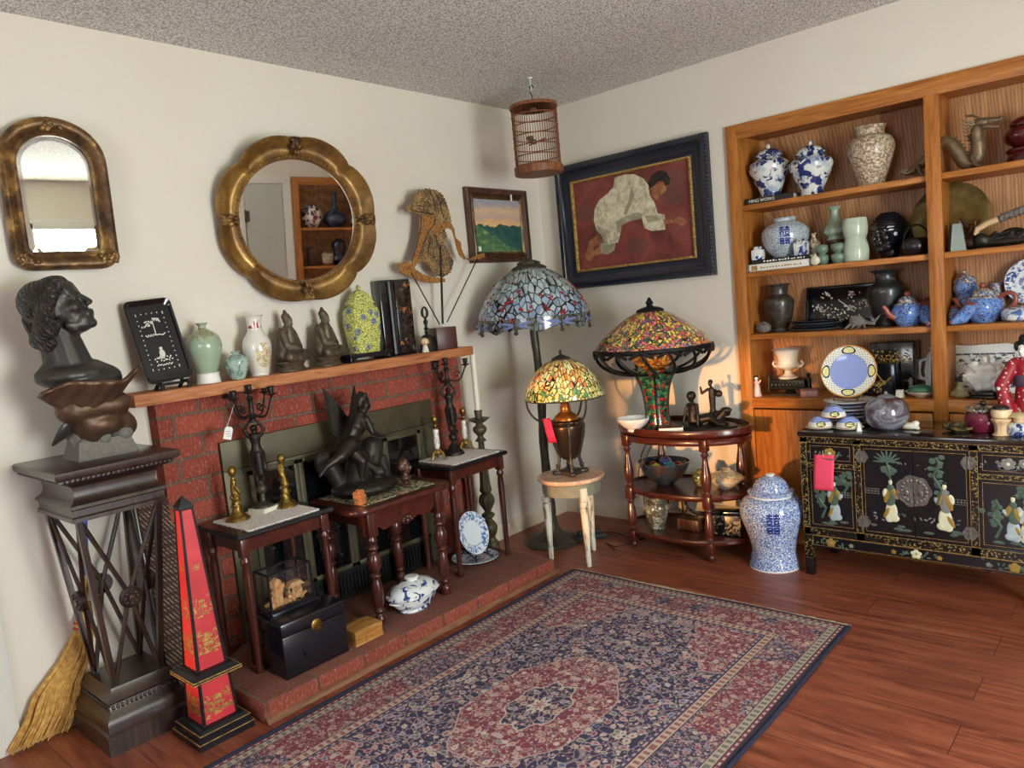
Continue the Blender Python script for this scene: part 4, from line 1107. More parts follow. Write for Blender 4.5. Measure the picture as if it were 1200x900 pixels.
layers = [(.112,-.198,.190,.018,.0),(.112,-.198,.190,.018,.012),(.118,-.205,.197,.022,.016),(.128,-.214,.206,.03,.012),(.138,-.226,.218,.04,.024),(.150,-.242,.234,.05,.030),(.160,-.254,.246,.055,.024),(.165,-.260,.252,.06,.010),(.165,-.260,.252,.06,-.006)]
vs = []; fs = []; N = None
for hw, zb, zt, rb, x in layers:
    q = arch(hw, zb, zt, rb); N = len(q); vs += [(x, y, z) for y, z in q]
for k in range(len(layers)-1): fs += [(k*N+i, k*N+(i+1)%N, (k+1)*N+(i+1)%N, (k+1)*N+i) for i in range(N)]
MB().add(vs, fs).obj('frame', M['wframe'], r, ang=50)
q1 = arch(.114,-.2,.192,.018); q0 = arch(.098,-.184,.174,.012)
m = MB(); m.add([(.004,y,z) for y,z in q0], [tuple(range(N))], 0, False); m.obj('mirror_glass', M['mirror'], r)
m = MB(); m.add([(.004,y,z) for y,z in q0]+[(.0015,y,z) for y,z in q1], [(i,(i+1)%N,N+(i+1)%N,N+i) for i in range(N)], 0, False); m.obj('bevelled_edge', M['mirror'], r)
m = MB(); m.prism([(y,z) for y,z in q1], -.006, -.001, plane='yz'); m.obj('backing_board', M['carved'], r)
rr = random.Random(8)
for cy, cz in ((-.125,-.222),(.125,-.222),(0,.225)):
    m = MB()
    for k in range(12): m.ell((.026, cy+rr.uniform(-.03,.03), cz+rr.uniform(-.016,.016)), (.008,.011,.009), seg=8, rings=6, rot=(rr.uniform(0,3),0,0))
    m.obj('carved_ornament', M['wframe'], r)

# ---------------------------------------------------------------- things on the mantel (top at 1.130)
MZ = 1.130
def easel_tray():
    t = thing('lacquer_tray', 'black lacquer tray with pale inlaid figures leaning at left of the mantel', 'tray', (.105,-2.41,MZ+.028))
    T = TRS((0,0,0), (0, rad(-14), 0), 1.) @ Matrix.Rotation(rad(4),4,'X')
    hw, h = .088, .315
    q = rrect(hw, h/2, .022, 5); q = [(a, b+h/2) for a, b in q]
    m = MB()
    vs = [(x,(a*s),(b-h/2)*s+h/2) for x, s in ((-.004,.9),(.0,.9),(.014,1.),(.017,1.0),(.016,.97),(.004,.88)) for a, b in q]; N = len(q)
    fs = [(k*N+i,k*N+(i+1)%N,(k+1)*N+(i+1)%N,(k+1)*N+i) for k in range(5) for i in range(N)]+[tuple(range(N))[::-1], tuple(5*N+i for i in range(N))]
    m.add(vs, fs, 0, False, T); x = .0052
    def dab(u, v, r, k=6, s=1.): m.add([(x, u+r*cos(2*PI*i/k), v+r*s*sin(2*PI*i/k)) for i in range(k)], [tuple(range(k))], 1, False, T)
    for k in range(12): 
        for uu in (-.050,.050): dab(uu, .055+k*.0186, .0028, 4)
    for k in range(6):
        for vv in (.05,.265): dab(-.05+k*.02, vv, .0028, 4)
    r_ = random.Random(2)
    for k in range(18): dab(-.02+r_.uniform(-.022,.022), .225+r_.uniform(-.010,.010), .0035, 5)
    for k in range(14): dab(.012+r_.uniform(-.018,.018), .236+r_.uniform(-.008,.008), .0035, 5)
    m.add([(x,.0,.18),(x,.003,.18),(x,.004,.232),(x,.001,.232)], [(0,1,2,3)], 1, False, T)
    for k in range(16): dab(-.035+k*.0047, .180+r_.uniform(-.003,.004), .003, 5)
    dab(.002,.128,.0065,8); dab(.002,.108,.011,8,1.5); dab(-.006,.095,.008,6)
    for k in range(16): dab(-.03+k*.0042, .085+r_.uniform(-.006,.012), .0034, 5)
    for k in range(12): dab(-.028+k*.005, .066+r_.uniform(-.002,.003), .003, 5)
    m.obj('tray_body', [M['lacquer'], plain('mother_of_pearl','#d6d4cb',.35,var=.08)], t)
    e = thing('plate_easel', 'small black stand holding the inlaid tray on the mantel', 'easel', (.105,-2.41,MZ))
    for s in (-1,1):
        m = MB(); m.tube([(.04,s*.05,0),(.045,s*.05,.018),(.03,s*.05,.026),(.0,s*.045,.025),(-.04,s*.04,.13)], .008, 8); m.tube([(.0,s*.045,.025),(-.03,s*.045,0)], .007, 8); m.obj('foot', M['black'], e)
    m = MB(); m.tube([(0,-.05,.02),(0,.05,.02)], .005, 8); m.obj('crossbar', M['black'], e)
easel_tray()
def relief(n_, base, dark, scale, thr=(.45,.6), rough=.2):
    n = NT(n_); o = n.obj(); f = n.noise(o, scale, 4, .6, 1.); n.bump(f, .25, .004)
    return n.done(n.mix(n.ramp(f, [(thr[0],0.),(thr[1],1.)]), base, dark), rough, coat=.4)
def celad_top():
    n = NT('celadon_with_leafy_shoulder'); o = n.obj(); s = n.sep(o); f = n.noise(o, 34, 4, .6, 1.2)
    msk = n.ramp(n.math('ADD', s[2], n.math('MULTIPLY', n.sep(o)[1], .25)), [(.10,0.),(.13,1.)])
    return n.done(n.mix(n.math('MULTIPLY', n.ramp(f,[(.46,0.),(.56,1.)]), msk), '#9caf95', '#8a7d52'), .15, coat=.4)
v = thing('celadon_vase', 'pale green round shouldered vase on a white pedestal stand', 'vase', (.085,-2.252,MZ+.040))
m = MB(); vessel(m, [(.034,0),(.036,.006),(.045,.03),(.062,.085),(.064,.115),(.052,.145),(.026,.165),(.016,.172),(.015,.183),(.024,.194)], 40); m.obj('body', celad_top(), v)
o = MB().lathe([(0,0),(.046,0),(.044,.006),(.040,.034),(.043,.038),(.043,.040),(0,.040)], 28).obj('vase_stand', M['porc']); tag(o, 'white round stand under the pale green vase', 'stand', loc=(.085,-2.252,MZ))
o = vessel(MB(), [(.024,0),(.026,.004),(.033,.02),(.045,.058),(.042,.08),(.024,.096),(.014,.100),(.0135,.106),(.019,.112)], 36).obj('jar', relief('mottled_sea_green_glaze','#a9bfb2','#5f7c78',26))
tag(o, 'small mottled sea green vase between two taller vases', 'vase', loc=(.115,-2.145,MZ))
n = NT('white_with_gilt_medallion'); o_ = n.obj(); s_ = n.sep(o_)
dd = n.math('SQRT', n.math('ADD', n.math('POWER', n.math('DIVIDE', n.math('SUBTRACT', s_[1], .012), .034), 2.), n.math('POWER', n.math('DIVIDE', n.math('SUBTRACT', s_[2], .085), .052), 2.)))
ms = n.math('MULTIPLY', n.lt(dd, 1.), n.gt(s_[0], 0.)); fl = n.noise(o_, 75, 4, .6, .8)
pc = n.ramp(fl, [(.40,'#e6e0d0'),(.47,'#c9a64a'),(.52,'#e1dac8'),(.57,'#6d4a32'),(.62,'#d8cba4')])
neck = n.math('MULTIPLY', n.math('MULTIPLY', n.gt(s_[2], .195), n.lt(s_[2], .225)), n.gt(n.noise(o_, 60, 2), .5))
cc = n.mix(ms, '#ddd8cd', pc); cc = n.mix(n.math('MULTIPLY', neck, n.gt(s_[0], .01)), cc, '#a8463a')
v = vessel(MB(), [(.036,0),(.038,.005),(.036,.012),(.046,.05),(.057,.10),(.055,.14),(.036,.175),(.029,.19),(.030,.225),(.034,.24),(.042,.247)], 44).obj('vase', n.done(cc,.15,coat=.4))
tag(v, 'white flared neck vase with a gold flower medallion', 'vase', loc=(.09,-2.035,MZ), rz=-.25)
def buddha(label, loc, rz, s=1.):
    t = thing('seated_statue', label, 'statue', loc, rz, 'seated bronze statues on the mantel')
    P = [('e',(0,0,.105),(.042,.036,.05)),('c',(0,0,.12),(0,0,.165),.044,.036),('c',(-.038,0,.165),(.038,0,.165),.020,.020),('c',(0,0,.17),(0,.004,.195),.016,.016),
         ('c',(-.05,0,.16),(-.058,.02,.11),.019,.017),('c',(.05,0,.16),(.058,.02,.11),.019,.017),('c',(-.058,.02,.11),(-.015,.055,.095),.017,.012),('c',(.058,.02,.11),(.015,.055,.095),.017,.012),
         ('c',(-.03,.01,.07),(-.085,.045,.062),.032,.024),('c',(.03,.01,.07),(.085,.045,.062),.032,.024),('c',(-.08,.05,.058),(.03,.07,.056),.021,.014),('c',(.08,.05,.058),(-.03,.07,.056),.021,.014),
         ('e',(0,.02,.055),(.085,.06,.024)),('e',(0,.05,.09),(.022,.016,.012)),('c',(-.03,-.03,.17),(-.055,-.01,.075),.018,.03),('c',(.03,-.03,.17),(.055,-.01,.075),.018,.03)]
    P += xf(head_prims(), TRS((0,.006,.210),(rad(-6),0,0),.062))
    P += [('e',(0,-.004,.232),(.024,.024,.016)),('c',(0,-.004,.235),(0,-.006,.252),.013,.010)]
    blob('figure', P, .0036, M['bronze_s'], t, 3)
    m = MB(); m.lathe(vase_prof([(0,0),(.072,0),(.078,.008),(.068,.02),(.076,.032),(.082,.042),(.06,.046),(0,.046)],3), 36, sq=(1.08,.82), fn=lambda a,z: 1+.035*abs(sin(9*a)))
    m.obj('lotus_base', M['bronze_s'], t)
    return t
M['bronze_s'] = plain('grey_brown_bronze', '#615545', .45, .5, .35, 45, bump=.4)
buddha('dark bronze seated statue nearest the white vase', (.092,-1.885,MZ), rad(-62)).scale = (.80,.80,1)
buddha('dark bronze seated statue nearest the yellow jar', (.092,-1.70,MZ), rad(-62)).scale = (.80,.80,1)
# yellow jar on the small black stand
t = thing('jar_stand', 'low black footed stand under the yellow floral jar', 'stand', (.09,-1.49,MZ))
m = MB(); m.b2((-.062,-.135,.026),(.062,.105,.038), bev=.003); m.obj('stand_top', M['ebony'], t)
m = MB()
for y in (-.132,.085): m.b2((-.058,y,0),(.058,y+.018,.026), bev=.003)
m.prism([(-.132,.026),(.103,.026),(.103,.004),(.08,.006),(.06,.018),(0,.02),(-.09,.018),(-.11,.006),(-.132,.004)], .045,.056, plane='yz'); m.obj('apron', M['ebony'], t)
v = thing('ginger_jar', 'yellow lidded jar with blue flower heads on the mantel', 'jar', (.09,-1.495,MZ+.038))
sqf = lambda a, z: 1/max(abs(cos(a)), abs(sin(a)))**.55
m = MB(); m.lathe(vase_prof([(0,0),(.062,0),(.068,.008),(.082,.10),(.085,.165),(.080,.195),(.06,.215),(.056,.225)],4), 48, sq=(.62,1), fn=sqf); m.obj('body', M['yellowblue'], v)
m = MB(); m.lathe(vase_prof([(.064,.222),(.066,.228),(.06,.24),(.045,.265),(.022,.282),(.008,.288)],4), 40, sq=(.62,1), fn=sqf); m.ell((0,0,.298),(.010,.010,.013)); m.obj('lid', M['yellowblue'], v)
# tall black painted box
n = NT('gold_flowers_on_black'); o_ = n.obj(); s_ = n.sep(o_); f_ = n.noise(o_, 48, 4, .65, 1.); w_ = n.vor(o_, 16)
fac = n.math('MULTIPLY', n.ramp(f_, [(.5,0.),(.56,1.)]), n.ramp(w_, [(.22,1.),(.42,.1)]))
gm = n.done(n.mix(fac, '#121114', '#a5683c'), .22, coat=.4)
t = thing('painted_box', 'tall black box with gold blossoms beside the yellow jar', 'box', (.062,-1.275,MZ), rz=rad(-8))
m = MB(); m.b2((-.045,-.085,0),(.03,.085,.365), bev=.004); m.obj('case', M['lacquer'], t)
m = MB(); m.b2((.03,-.005,.012),(.038,.082,.352), bev=.002); m.obj('painted_panel', gm, t)
m = MB(); m.tube([(.032,-.035,.01),(.034,-.035,.355)], .012, 8); m.obj('rolled_edge', M['lacquer'], t)
# kokeshi, bell and puppet
def kokeshi(label, loc, hh, hr, br, body, face, hairm, cat='doll', zr=0., tall=False, group=None):
    t = thing('wooden_doll', label, cat, loc, zr, group)
    m = MB(); m.lathe(vase_prof([(0,0),(br,0),(br*1.05,hh*.12),(br*.8,hh*.35),(br*.72,hh*.45),(br*.5,hh*.52)],4), 24); m.obj('body', body, t)
    m = MB(); m.ell((0,0,hh*.74),(hr,hr,hh*.26)); 
    o = m.obj('head', face, t)
    m = MB(); e = .0008
    for s in (-1,1): m.ell((hr*.93, s*hr*.32, hh*.75),(hr*.06,hr*.10,hr*.07), seg=8, rings=6)
    m.ell((hr*.93,0,hh*.64),(hr*.06,hr*.07,hr*.04), seg=8, rings=6); m.obj('painted_face', hairm, o)
    return t, o
t, _ = kokeshi('tiny pale round headed doll before the brass bell', (.14,-1.168,MZ), .072, .021, .016, M['cream_porc'], M['skinwood'], M['black'], zr=-.4)
t = thing('hand_bell', 'dark metal ritual hand bell beside the puppet block', 'bell', (.105,-1.118,MZ))
m = MB(); m.lathe(vase_prof([(0,.002),(.046,.0),(.047,.006),(.038,.03),(.033,.06),(.024,.08),(.0,.088)],4), 30); m.obj('bell_body', M['bronze'], t)
m = MB(); m.lathe(vase_prof([(.006,.085),(.010,.095),(.006,.105),(.012,.115),(.006,.125),(.010,.14),(.012,.15),(.006,.16),(.008,.168)],3), 16)
for k in range(4):
    T = Matrix.Rotation(k*PI/2+.3,4,'Z'); m.tube([(.004,0,.168),(.017,0,.18),(.019,0,.198),(.012,0,.214),(.002,0,.222)], .0038, 6, M=T)
m.obj('handle', M['bronze'], t)
def _leather():
    n = NT('pierced_painted_leather'); o = n.obj(); a = n.vor(o, 95); b = n.noise(o, 14, 3); c = n.noise(o, 110, 3)
    col = n.ramp(b, [(.36,'#46331f'),(.5,'#70502f'),(.62,'#94703f')]); col = n.mix(n.ramp(a,[(.18,1.),(.28,0.)]), col, '#2e2219'); col = n.mix(n.ramp(c,[(.54,0.),(.62,.7)]), col, '#b5a37c')
    return n.done(col, .7)
M['leather'] = _leather()
def _leather2():
    n = NT('ochre_painted_leather'); o = n.obj(); c = n.noise(o, 60, 3)
    return n.done(n.ramp(c, [(.36,'#74491f'),(.56,'#a87336'),(.68,'#4a321d')]), .7)
M['leather2'] = _leather2()
pz = 1.0
t = thing('shadow_puppet', 'flat pierced leather shadow puppet on rods in a dark block', 'puppet', (.10,-1.0,MZ))
A_ = (440, 210, 643/150)   # read-off frame for the outline
def PU(zx, zy):
    """outline point from a close-up to the puppet's own plane (y right, z up), metres"""
    u, v = A_[0]+zx/A_[2], A_[1]+zy/A_[2]
    # affine of the wall plane near the puppet
    return (-1.014+(u-500)*.0056-(v-222)*.00058+1.0, 1.931+(u-500)*.00027-(v-222)*.00412-MZ)
def sheet(name, pts, mat, x=0., th=.0025, par=t):
    m = MB(); m.prism([PU(*p) for p in pts], x-th/2, x+th/2, plane='yz'); return m.obj(name, mat, par)
def jag(pts, amp, seed):
    r_ = random.Random(seed); out = []
    for i in range(len(pts)):
        a = Vector(pts[i]); b = Vector(pts[(i+1)%len(pts)]); d = b-a; k = max(1, int(d.length/9)); nn = Vector((d.y,-d.x)).normalized() if d.length > 0 else Vector((0,0))
        for j in range(k):
            q = a+d*j/k+nn*(amp if (len(out)%2) else -amp*.3)*r_.uniform(.5,1.2); out.append((q.x, q.y))
    return out
sheet('head', jag([(150,150),(170,130),(188,112),(195,80),(215,55),(260,48),(300,55),(335,75),(355,110),(368,150),(380,190),(388,235),(345,225),(310,215),(275,205),(250,190),(225,180),(200,172),(180,160),(160,162)], 5, 1), M['leather'], .002)
sheet('body', jag([(225,180),(275,200),(315,215),(345,240),(360,290),(350,340),(385,390),(400,440),(385,490),(345,510),(310,500),(285,470),(270,440),(250,425),(225,415),(200,440),(185,425),(195,390),(205,350),(215,300),(220,240)], 4, 2), M['leather'])
sheet('front_arm', [(228,185),(300,190),(290,240),(260,270),(235,330),(215,400),(195,440),(170,455),(178,410),(200,350),(222,270)], M['leather2'], .004)
sheet('rear_arm', [(280,270),(310,235),(350,218),(385,230),(402,262),(410,310),(440,335),(443,370),(460,410),(470,425),(455,428),(430,405),(415,365),(405,325),(392,270),(370,255),(335,265),(300,290)], M['leather2'], .004)
sheet('rear_hand', [(455,420),(490,430),(530,410),(575,405),(580,425),(550,435),(500,437),(470,430)], M['leather2'], .004)
sheet('skirt_wing', jag([(108,420),(150,412),(190,435),(195,455),(240,490),(300,510),(350,520),(352,538),(300,538),(230,522),(170,490),(125,462)], 3, 4), M['leather2'], .005)
def stick(name, a, b, r_=.0032, mat=None): 
    m = MB(); pa, pb = PU(*a), PU(*b); m.tube([(.006, *pa), (.006, *pb)], r_, 7); m.obj(name, mat or M['iron'], t)
m = MB(); pa, pb, pc_ = PU(338,756), PU(332,560), PU(325,340); m.tube([(.006,*pa),(.006,*pb),(.005,*pc_)], [.0055,.006,.003], 8); m.obj('centre_rod', M['iron'], t)
m = MB()
for L_ in ([(168,150),(200,162),(240,170),(290,180)],[(200,120),(232,112),(262,118),(270,135),(240,140),(208,132)],[(300,70),(322,110),(330,160),(345,205)],[(270,62),(290,110),(296,160)],[(228,185),(222,270),(200,350),(178,410)],[(300,190),(290,240),(260,270),(235,330),(215,400)],[(300,290),(312,340),(330,400),(345,470)],[(275,300),(262,350),(262,400)],[(360,290),(352,340),(372,400),(378,470)]):
    m.tube([(.0062,*PU(*q_)) for q_ in L_], .0016, 5)
m.obj('drawn_lines', M['iron'], t)
stick('hand_rod', (175,470), (322,756)); stick('hand_rod', (535,430), (362,750))
blk = thing('puppet_block', 'dark red wooden block holding the puppet rods upright', 'block', (.10,-1.005,MZ), rz=rad(-20))
m = MB(); m.b2((-.05,-.055,0),(.05,.055,.112), bev=.002); m.obj('block', M['rosewood'], blk)

# ---------------------------------------------------------------- small landscape by the corner
def pframe(m, hu, hv, w, lay, mi=0):
    """mitred frame in the y/z plane (local x out): lay = [(inset 0..1, x)]"""
    vs = []; k = len(lay)
    for f, x in lay:
        a, b = hu-w*f, hv-w*f; vs += [(x,-a,-b),(x,a,-b),(x,a,b),(x,-a,b)]
    fs = [(4*i+j, 4*i+(j+1)%4, 4*i+4+(j+1)%4, 4*i+4+j) for i in range(k-1) for j in range(4)]
    return m.add(vs, fs, mi, False)
t = thing('landscape_painting', 'small landscape of green hills and sunset sky in a brown frame', 'painting', (.006,-.412,1.772))
m = MB(); pframe(m, .25, .205, .055, [(0,0),(0,.026),(.12,.034),(.45,.030),(.6,.018),(.72,.022),(.86,.014),(1,.016),(1,.006)]); m.obj('frame', M['carved'], t)
m = MB(); pframe(m, .203, .158, .013, [(0,.012),(.3,.019),(1,.012)]); pl(m.obj('gilt_liner', M['wframe'], t), 'thin gilt inner liner')
n = NT('painted_hills_and_sky'); o_ = n.obj(); s_ = n.sep(o_); w1 = n.noise(o_, 9, 4, .65); w2 = n.noise(n.map(o_,(1,1,2.4)), 7, 4, .7, 1.)
z_ = n.math('ADD', s_[2], n.math('MULTIPLY', n.math('SUBTRACT', w1, .5), .09))
sky = n.ramp(n.math('ADD', n.math('MULTIPLY', n.math('ADD', s_[2], .0), 4.2), n.math('MULTIPLY', w2, .55)), [(.18,'#e6c27c'),(.36,'#dcae7c'),(.50,'#bfa39a'),(.62,'#d8b68e'),(.78,'#a39ca4'),(.95,'#98a0ae')])
tr = n.ramp(n.noise(o_, 34, 4), [(.35,'#1d423e'),(.6,'#2f5c55')])
hill = n.ramp(n.noise(n.map(o_,(1,1,2)), 20, 4), [(.35,'#35604a'),(.55,'#577c4c'),(.7,'#8a9458')])
ln = n.math('ADD', n.math('MULTIPLY', s_[1], -.42), -.075)
c1 = n.mix(n.gt(z_, n.math('ADD', -.02, n.math('MULTIPLY', n.noise(n.map(o_,(1,1,.1)), 40, 3), .05))), tr, sky)
c1 = n.mix(n.gt(z_, ln), hill, c1)
MB().b2((.008,-.195,-.15),(.011,.195,.15)).obj('canvas', n.done(c1,.6), t)
for (lab, y, z, w, h) in (('white paper sticker on the landscape frame top right', .10, .157, .014, .036), ('white square sticker on the landscape lower left', -.172, -.128, .020, .026)):
    x_ = .036 if z > 0 else .012; m = MB(); m.b2((x_,y-w/2,z-h/2),(x_+.001,y+w/2,z+h/2)); pl(m.obj('paper_sticker', M['paper'], t), lab)
    
# ---------------------------------------------------------------- large painting on the bookcase wall
t = thing('figure_painting', 'large painting of a person in white reaching forward, navy rope frame', 'painting', (.644,-.008,1.735))
t.rotation_euler = (0,0,-PI/2)    # local x -> -y (into the room), local y -> +x
navy = plain('navy_black_frame_paint', '#151a2b', .25, coat=.3)
m = MB(); pframe(m, .485, .357, .10, [(0,0),(0,.03),(.10,.046),(.30,.046),(.42,.030),(.80,.018),(1,.018),(1,.008)]); m.obj('frame', navy, t)
m = MB(); pframe(m, .388, .262, .016, [(0,.014),(.3,.026),(.7,.026),(1,.012)]); m.obj('gilt_liner', M['gold'], t)
m = MB()
for sy in (-1,1):
    for k in range(34): m.ell((.026, sy*.380, -.245+k*.0149), (.005,.0055,.009), seg=7, rings=5, rot=(.6,0,0))
    for k in range(50): m.ell((.026, -.372+k*.0152, sy*.254), (.005,.009,.0055), seg=7, rings=5, rot=(.6,0,0))
m.obj('gold_rope', M['gold'], t)
m = MB()
for sy in (-1,1):
    for k in range(36): m.ell((.034, sy*.477, -.345+k*.0197), (.010,.007,.012), seg=8, rings=6, rot=(.6,0,0))
    for k in range(48): m.ell((.034, -.465+k*.0198, sy*.349), (.010,.012,.007), seg=8, rings=6, rot=(.6,0,0))
m.obj('navy_rope_edge', navy, t)
def oil(name, a, b_, c_, sc): 
    n = NT(name); o = n.obj(); f = n.noise(o, sc, 4, .6, .6); n.bump(n.noise(o, 60, 3), .15, .002); return n.done(n.ramp(f, [(.34,a),(.52,b_),(.68,c_)]), .45)
pm = [oil('rust_red_ground','#5c2a26','#7c3a34','#8a4a40',7), oil('painted_white_cloth','#a39a80','#d0c6a8','#e2dabf',26), oil('painted_skin','#6b3c28','#9a6442','#b07c54',20), oil('painted_dark_hair','#171210','#241b18','#372a24',20), oil('painted_cloth_shade','#8a846c','#9c957a','#b3ab8e',20), oil('painted_smudge','#5e3634','#6d403a','#74443c',9)]
m = MB(); m.b2((.006,-.375,-.25),(.009,.375,.25), 0)
Q = (590, 90, 935/270)
def PP(zx, zy):
    u, v = Q[0]+zx/Q[2], Q[1]+zy/Q[2]
    # bilinear inverse on the four inner corners of the canvas
    TL, TR, BR, BL = Vector((669,216)), Vector((807,179)), Vector((819,303)), Vector((680,323))
    a, b = .5, .5
    for _ in range(12):
        p = (TL*(1-a)+TR*a)*(1-b)+(BL*(1-a)+BR*a)*b; e = Vector((u, v))-p
        da = (TR-TL)*(1-b)+(BR-BL)*b; db = (BL-TL)*(1-a)+(BR-TR)*a; det = da.x*db.y-da.y*db.x
        a += (e.x*db.y-e.y*db.x)/det; b += (da.x*e.y-da.y*e.x)/det
    return (-.375+.75*a, .25-.5*b)
def paint(pts, mi, lay):
    q = [PP(*p) for p in pts]
    m.add([(.009+.0003*lay, y, z) for y, z in q], [tuple(range(len(q)))], mi, False)
for c0, r_ in (((560,690),38),((690,470),45),((330,560),40),((700,390),40)): paint([(c0[0]+r_*cos(a)*1.2, c0[1]+r_*sin(a)) for a in (0,1,2,3,4,5)], 5, 1)
paint([(350,680),(390,650),(430,640),(440,680),(400,690),(375,700),(372,740),(345,765),(330,745),(345,715)], 2, 2)
paint([(375,720),(410,690),(415,730),(380,740),(360,770),(350,760)], 2, 2)
paint([(400,690),(430,675),(470,685),(465,715),(435,735),(410,730)], 4, 3)
paint([(460,400),(500,384),(540,382),(580,400),(600,430),(605,470),(625,500),(640,550),(668,555),(672,620),(620,628),(588,615),(575,560),(540,570),(510,590),(480,600),(490,640),(480,680),(440,690),(420,640),(385,630),(372,590),(375,540),(395,500),(430,470),(455,440)], 1, 4)
paint([(470,590),(500,570),(560,545),(580,555),(575,575),(530,585),(495,605),(490,640),(478,640)], 4, 5)
paint([(395,610),(425,640),(440,690),(425,688),(405,650),(385,632)], 4, 5); paint([(530,430),(545,470),(530,520),(510,560),(500,555),(520,500)], 4, 5); paint([(590,560),(640,560),(650,580),(600,590)], 4, 5)
paint([(660,575),(690,575),(720,565),(750,575),(752,590),(735,605),(715,590),(690,590),(668,600)], 2, 5)
paint([(598,440),(640,420),(672,410),(670,450),(650,470),(632,490),(615,470)], 2, 5)
paint([(595,420),(610,385),(640,362),(668,370),(684,400),(680,425),(665,430),(655,408),(635,412),(622,430),(605,440)], 3, 6)
m.obj('canvas', pm, t, fix=False)
# ---------------------------------------------------------------- birdcage
cage = thing('birdcage', 'small round brown wooden birdcage hanging near the corner ceiling', 'birdcage', (.48,-.585,1.955))
cane = _wood('brown_cane', ('#4a2413','#7a4526','#9a6238'), 2, 2., .5)
R = .118; Hc = .335
m = MB(); m.lathe([(0,0),(R+.004,0),(R+.006,.008),(R+.006,.036),(R,.042),(R-.008,.042),(R-.01,.012),(0,.012)], 40); m.obj('tray_base', cane, cage)
m = MB()
for k in range(56):
    a = 2*PI*k/56; m.tube([((R-.004)*cos(a),(R-.004)*sin(a),.04),((R-.004)*cos(a),(R-.004)*sin(a),Hc)], .0014, 5)
m.obj('bars', cane, cage)
for z, r_ in ((.085,.0028),(.135,.0028),(.185,.0028),(.235,.0028),(.285,.0035)):
    m = MB(); m.tube([((R-.003)*cos(2*PI*k/48),(R-.003)*sin(2*PI*k/48),z) for k in range(48)], r_, 6, closed=True); m.obj('hoop', cane, cage)
m = MB(); m.lathe([(R-.012,Hc-.012),(R+.003,Hc-.012),(R+.003,Hc+.004),(R-.012,Hc+.004),(R-.012,Hc-.012)], 40)
for k in range(13):
    x = -R+.016*k+.01
    if abs(x) < R: y = math.sqrt(R*R-x*x); m.tube([(x,-y,Hc),(x,y,Hc)], .0018, 5)
m.b2((-.008,-R,Hc-.004),(.008,R,Hc+.004)); m.b2((-R,-.008,Hc-.004),(R,.008,Hc+.004)); m.obj('top', cane, cage)
m = MB(); m.lathe([(0,Hc-.03),(.016,Hc-.026),(.018,Hc-.01),(.008,Hc+.002),(.006,Hc+.028),(0,Hc+.03)], 14); m.obj('finial', cane, cage)
m = MB(); m.tube([(0,0,Hc+.02),(-.002,0,Hc+.05),(-.014,.0,Hc+.072),(-.016,0,Hc+.09),(-.006,0,Hc+.104),(.006,0,Hc+.098),(.010,0,Hc+.088)], .0026, 8); m.obj('wire_hook', M['iron'], cage)
m = MB(); m.tube([(.6*R,-.02,.16),(-.6*R,.03,.16)], .004, 8); m.obj('perch', cane, cage)
for (a0, z) in ((2.4,.17),(-1.2,.15)):
    m = MB(); m.lathe(vase_prof([(0,0),(.014,0),(.018,.012),(.016,.02)],3), 16, c=((R-.024)*cos(a0),(R-.024)*sin(a0),z)); m.obj('feed_cup', M['darkbrass'], cage)
m = MB(); m.lathe([(0,2.44),(.012,2.44),(.011,2.434),(.004,2.43),(0,2.43)], 16); m.tube([(0,0,2.432),(0,0,2.40),(.006,0,2.385),(.0,0,2.376),(-.01,0,2.38),(-.013,0,2.392)], .003, 8)
hk = tag(m.obj('ceiling_hook', M['white_trim']), 'small white ceiling hook holding the birdcage', 'hook', loc=(.474,-.585,0))
cage.location = (.480,-.585,1.965)

# ---------------------------------------------------------------- stained glass lamps
def glass_mat(name, rows, scale, cyl, lead='#16130f', lw=.035, rough=.16, stretch=.7, clus=(.55,1.)):
    """rows: list of (z, [colours]); leaded pieces whose palette changes up the shade"""
    n = NT(name); o = n.obj(); s = n.sep(o); a = n.math('ARCTAN2', s[1], s[0])
    v = n.comb(n.math('MULTIPLY', a, cyl), n.math('MULTIPLY', s[2], stretch), 0.)
    w = n.n('ShaderNodeVectorMath', operation='ADD'); n.put(w.inputs[0], v)
    n.put(w.inputs[1], n.mix(1., n.noise(v, scale*.35, 2, col=True), (.02,.02,0,1), 'MULTIPLY')); v = w.outputs[0]
    e = n.vor(v, scale, 'DISTANCE_TO_EDGE'); c = n.sep(n.vor(v, scale, out='Color'))[0]
    col = None
    big = n.noise(v, scale*.22, 2)
    for z, cols in rows:
        k = len(cols); pal = n.ramp(n.math('ADD', n.math('MULTIPLY', c, clus[0]), n.math('MULTIPLY', n.math('SUBTRACT', big, .30), clus[1])), [(i/k, q) for i, q in enumerate(cols)], 'CONSTANT')
        col = pal if col is None else n.mix(n.gt(n.math('ADD', s[2], n.math('MULTIPLY', n.math('SUBTRACT', c, .5), .03)), z), col, pal)
    col = n.mix(n.math('MULTIPLY', n.noise(o, 50, 3), .16), col, '#f3efe2')
    f = n.ramp(e, [(lw,1.),(lw*1.3+.01,0.)])
    n.bump(e, .35, .002)
    n.b.inputs['Subsurface Weight'].default_value = 0
    return n.done(n.mix(f, col, lead), rough, coat=.5)
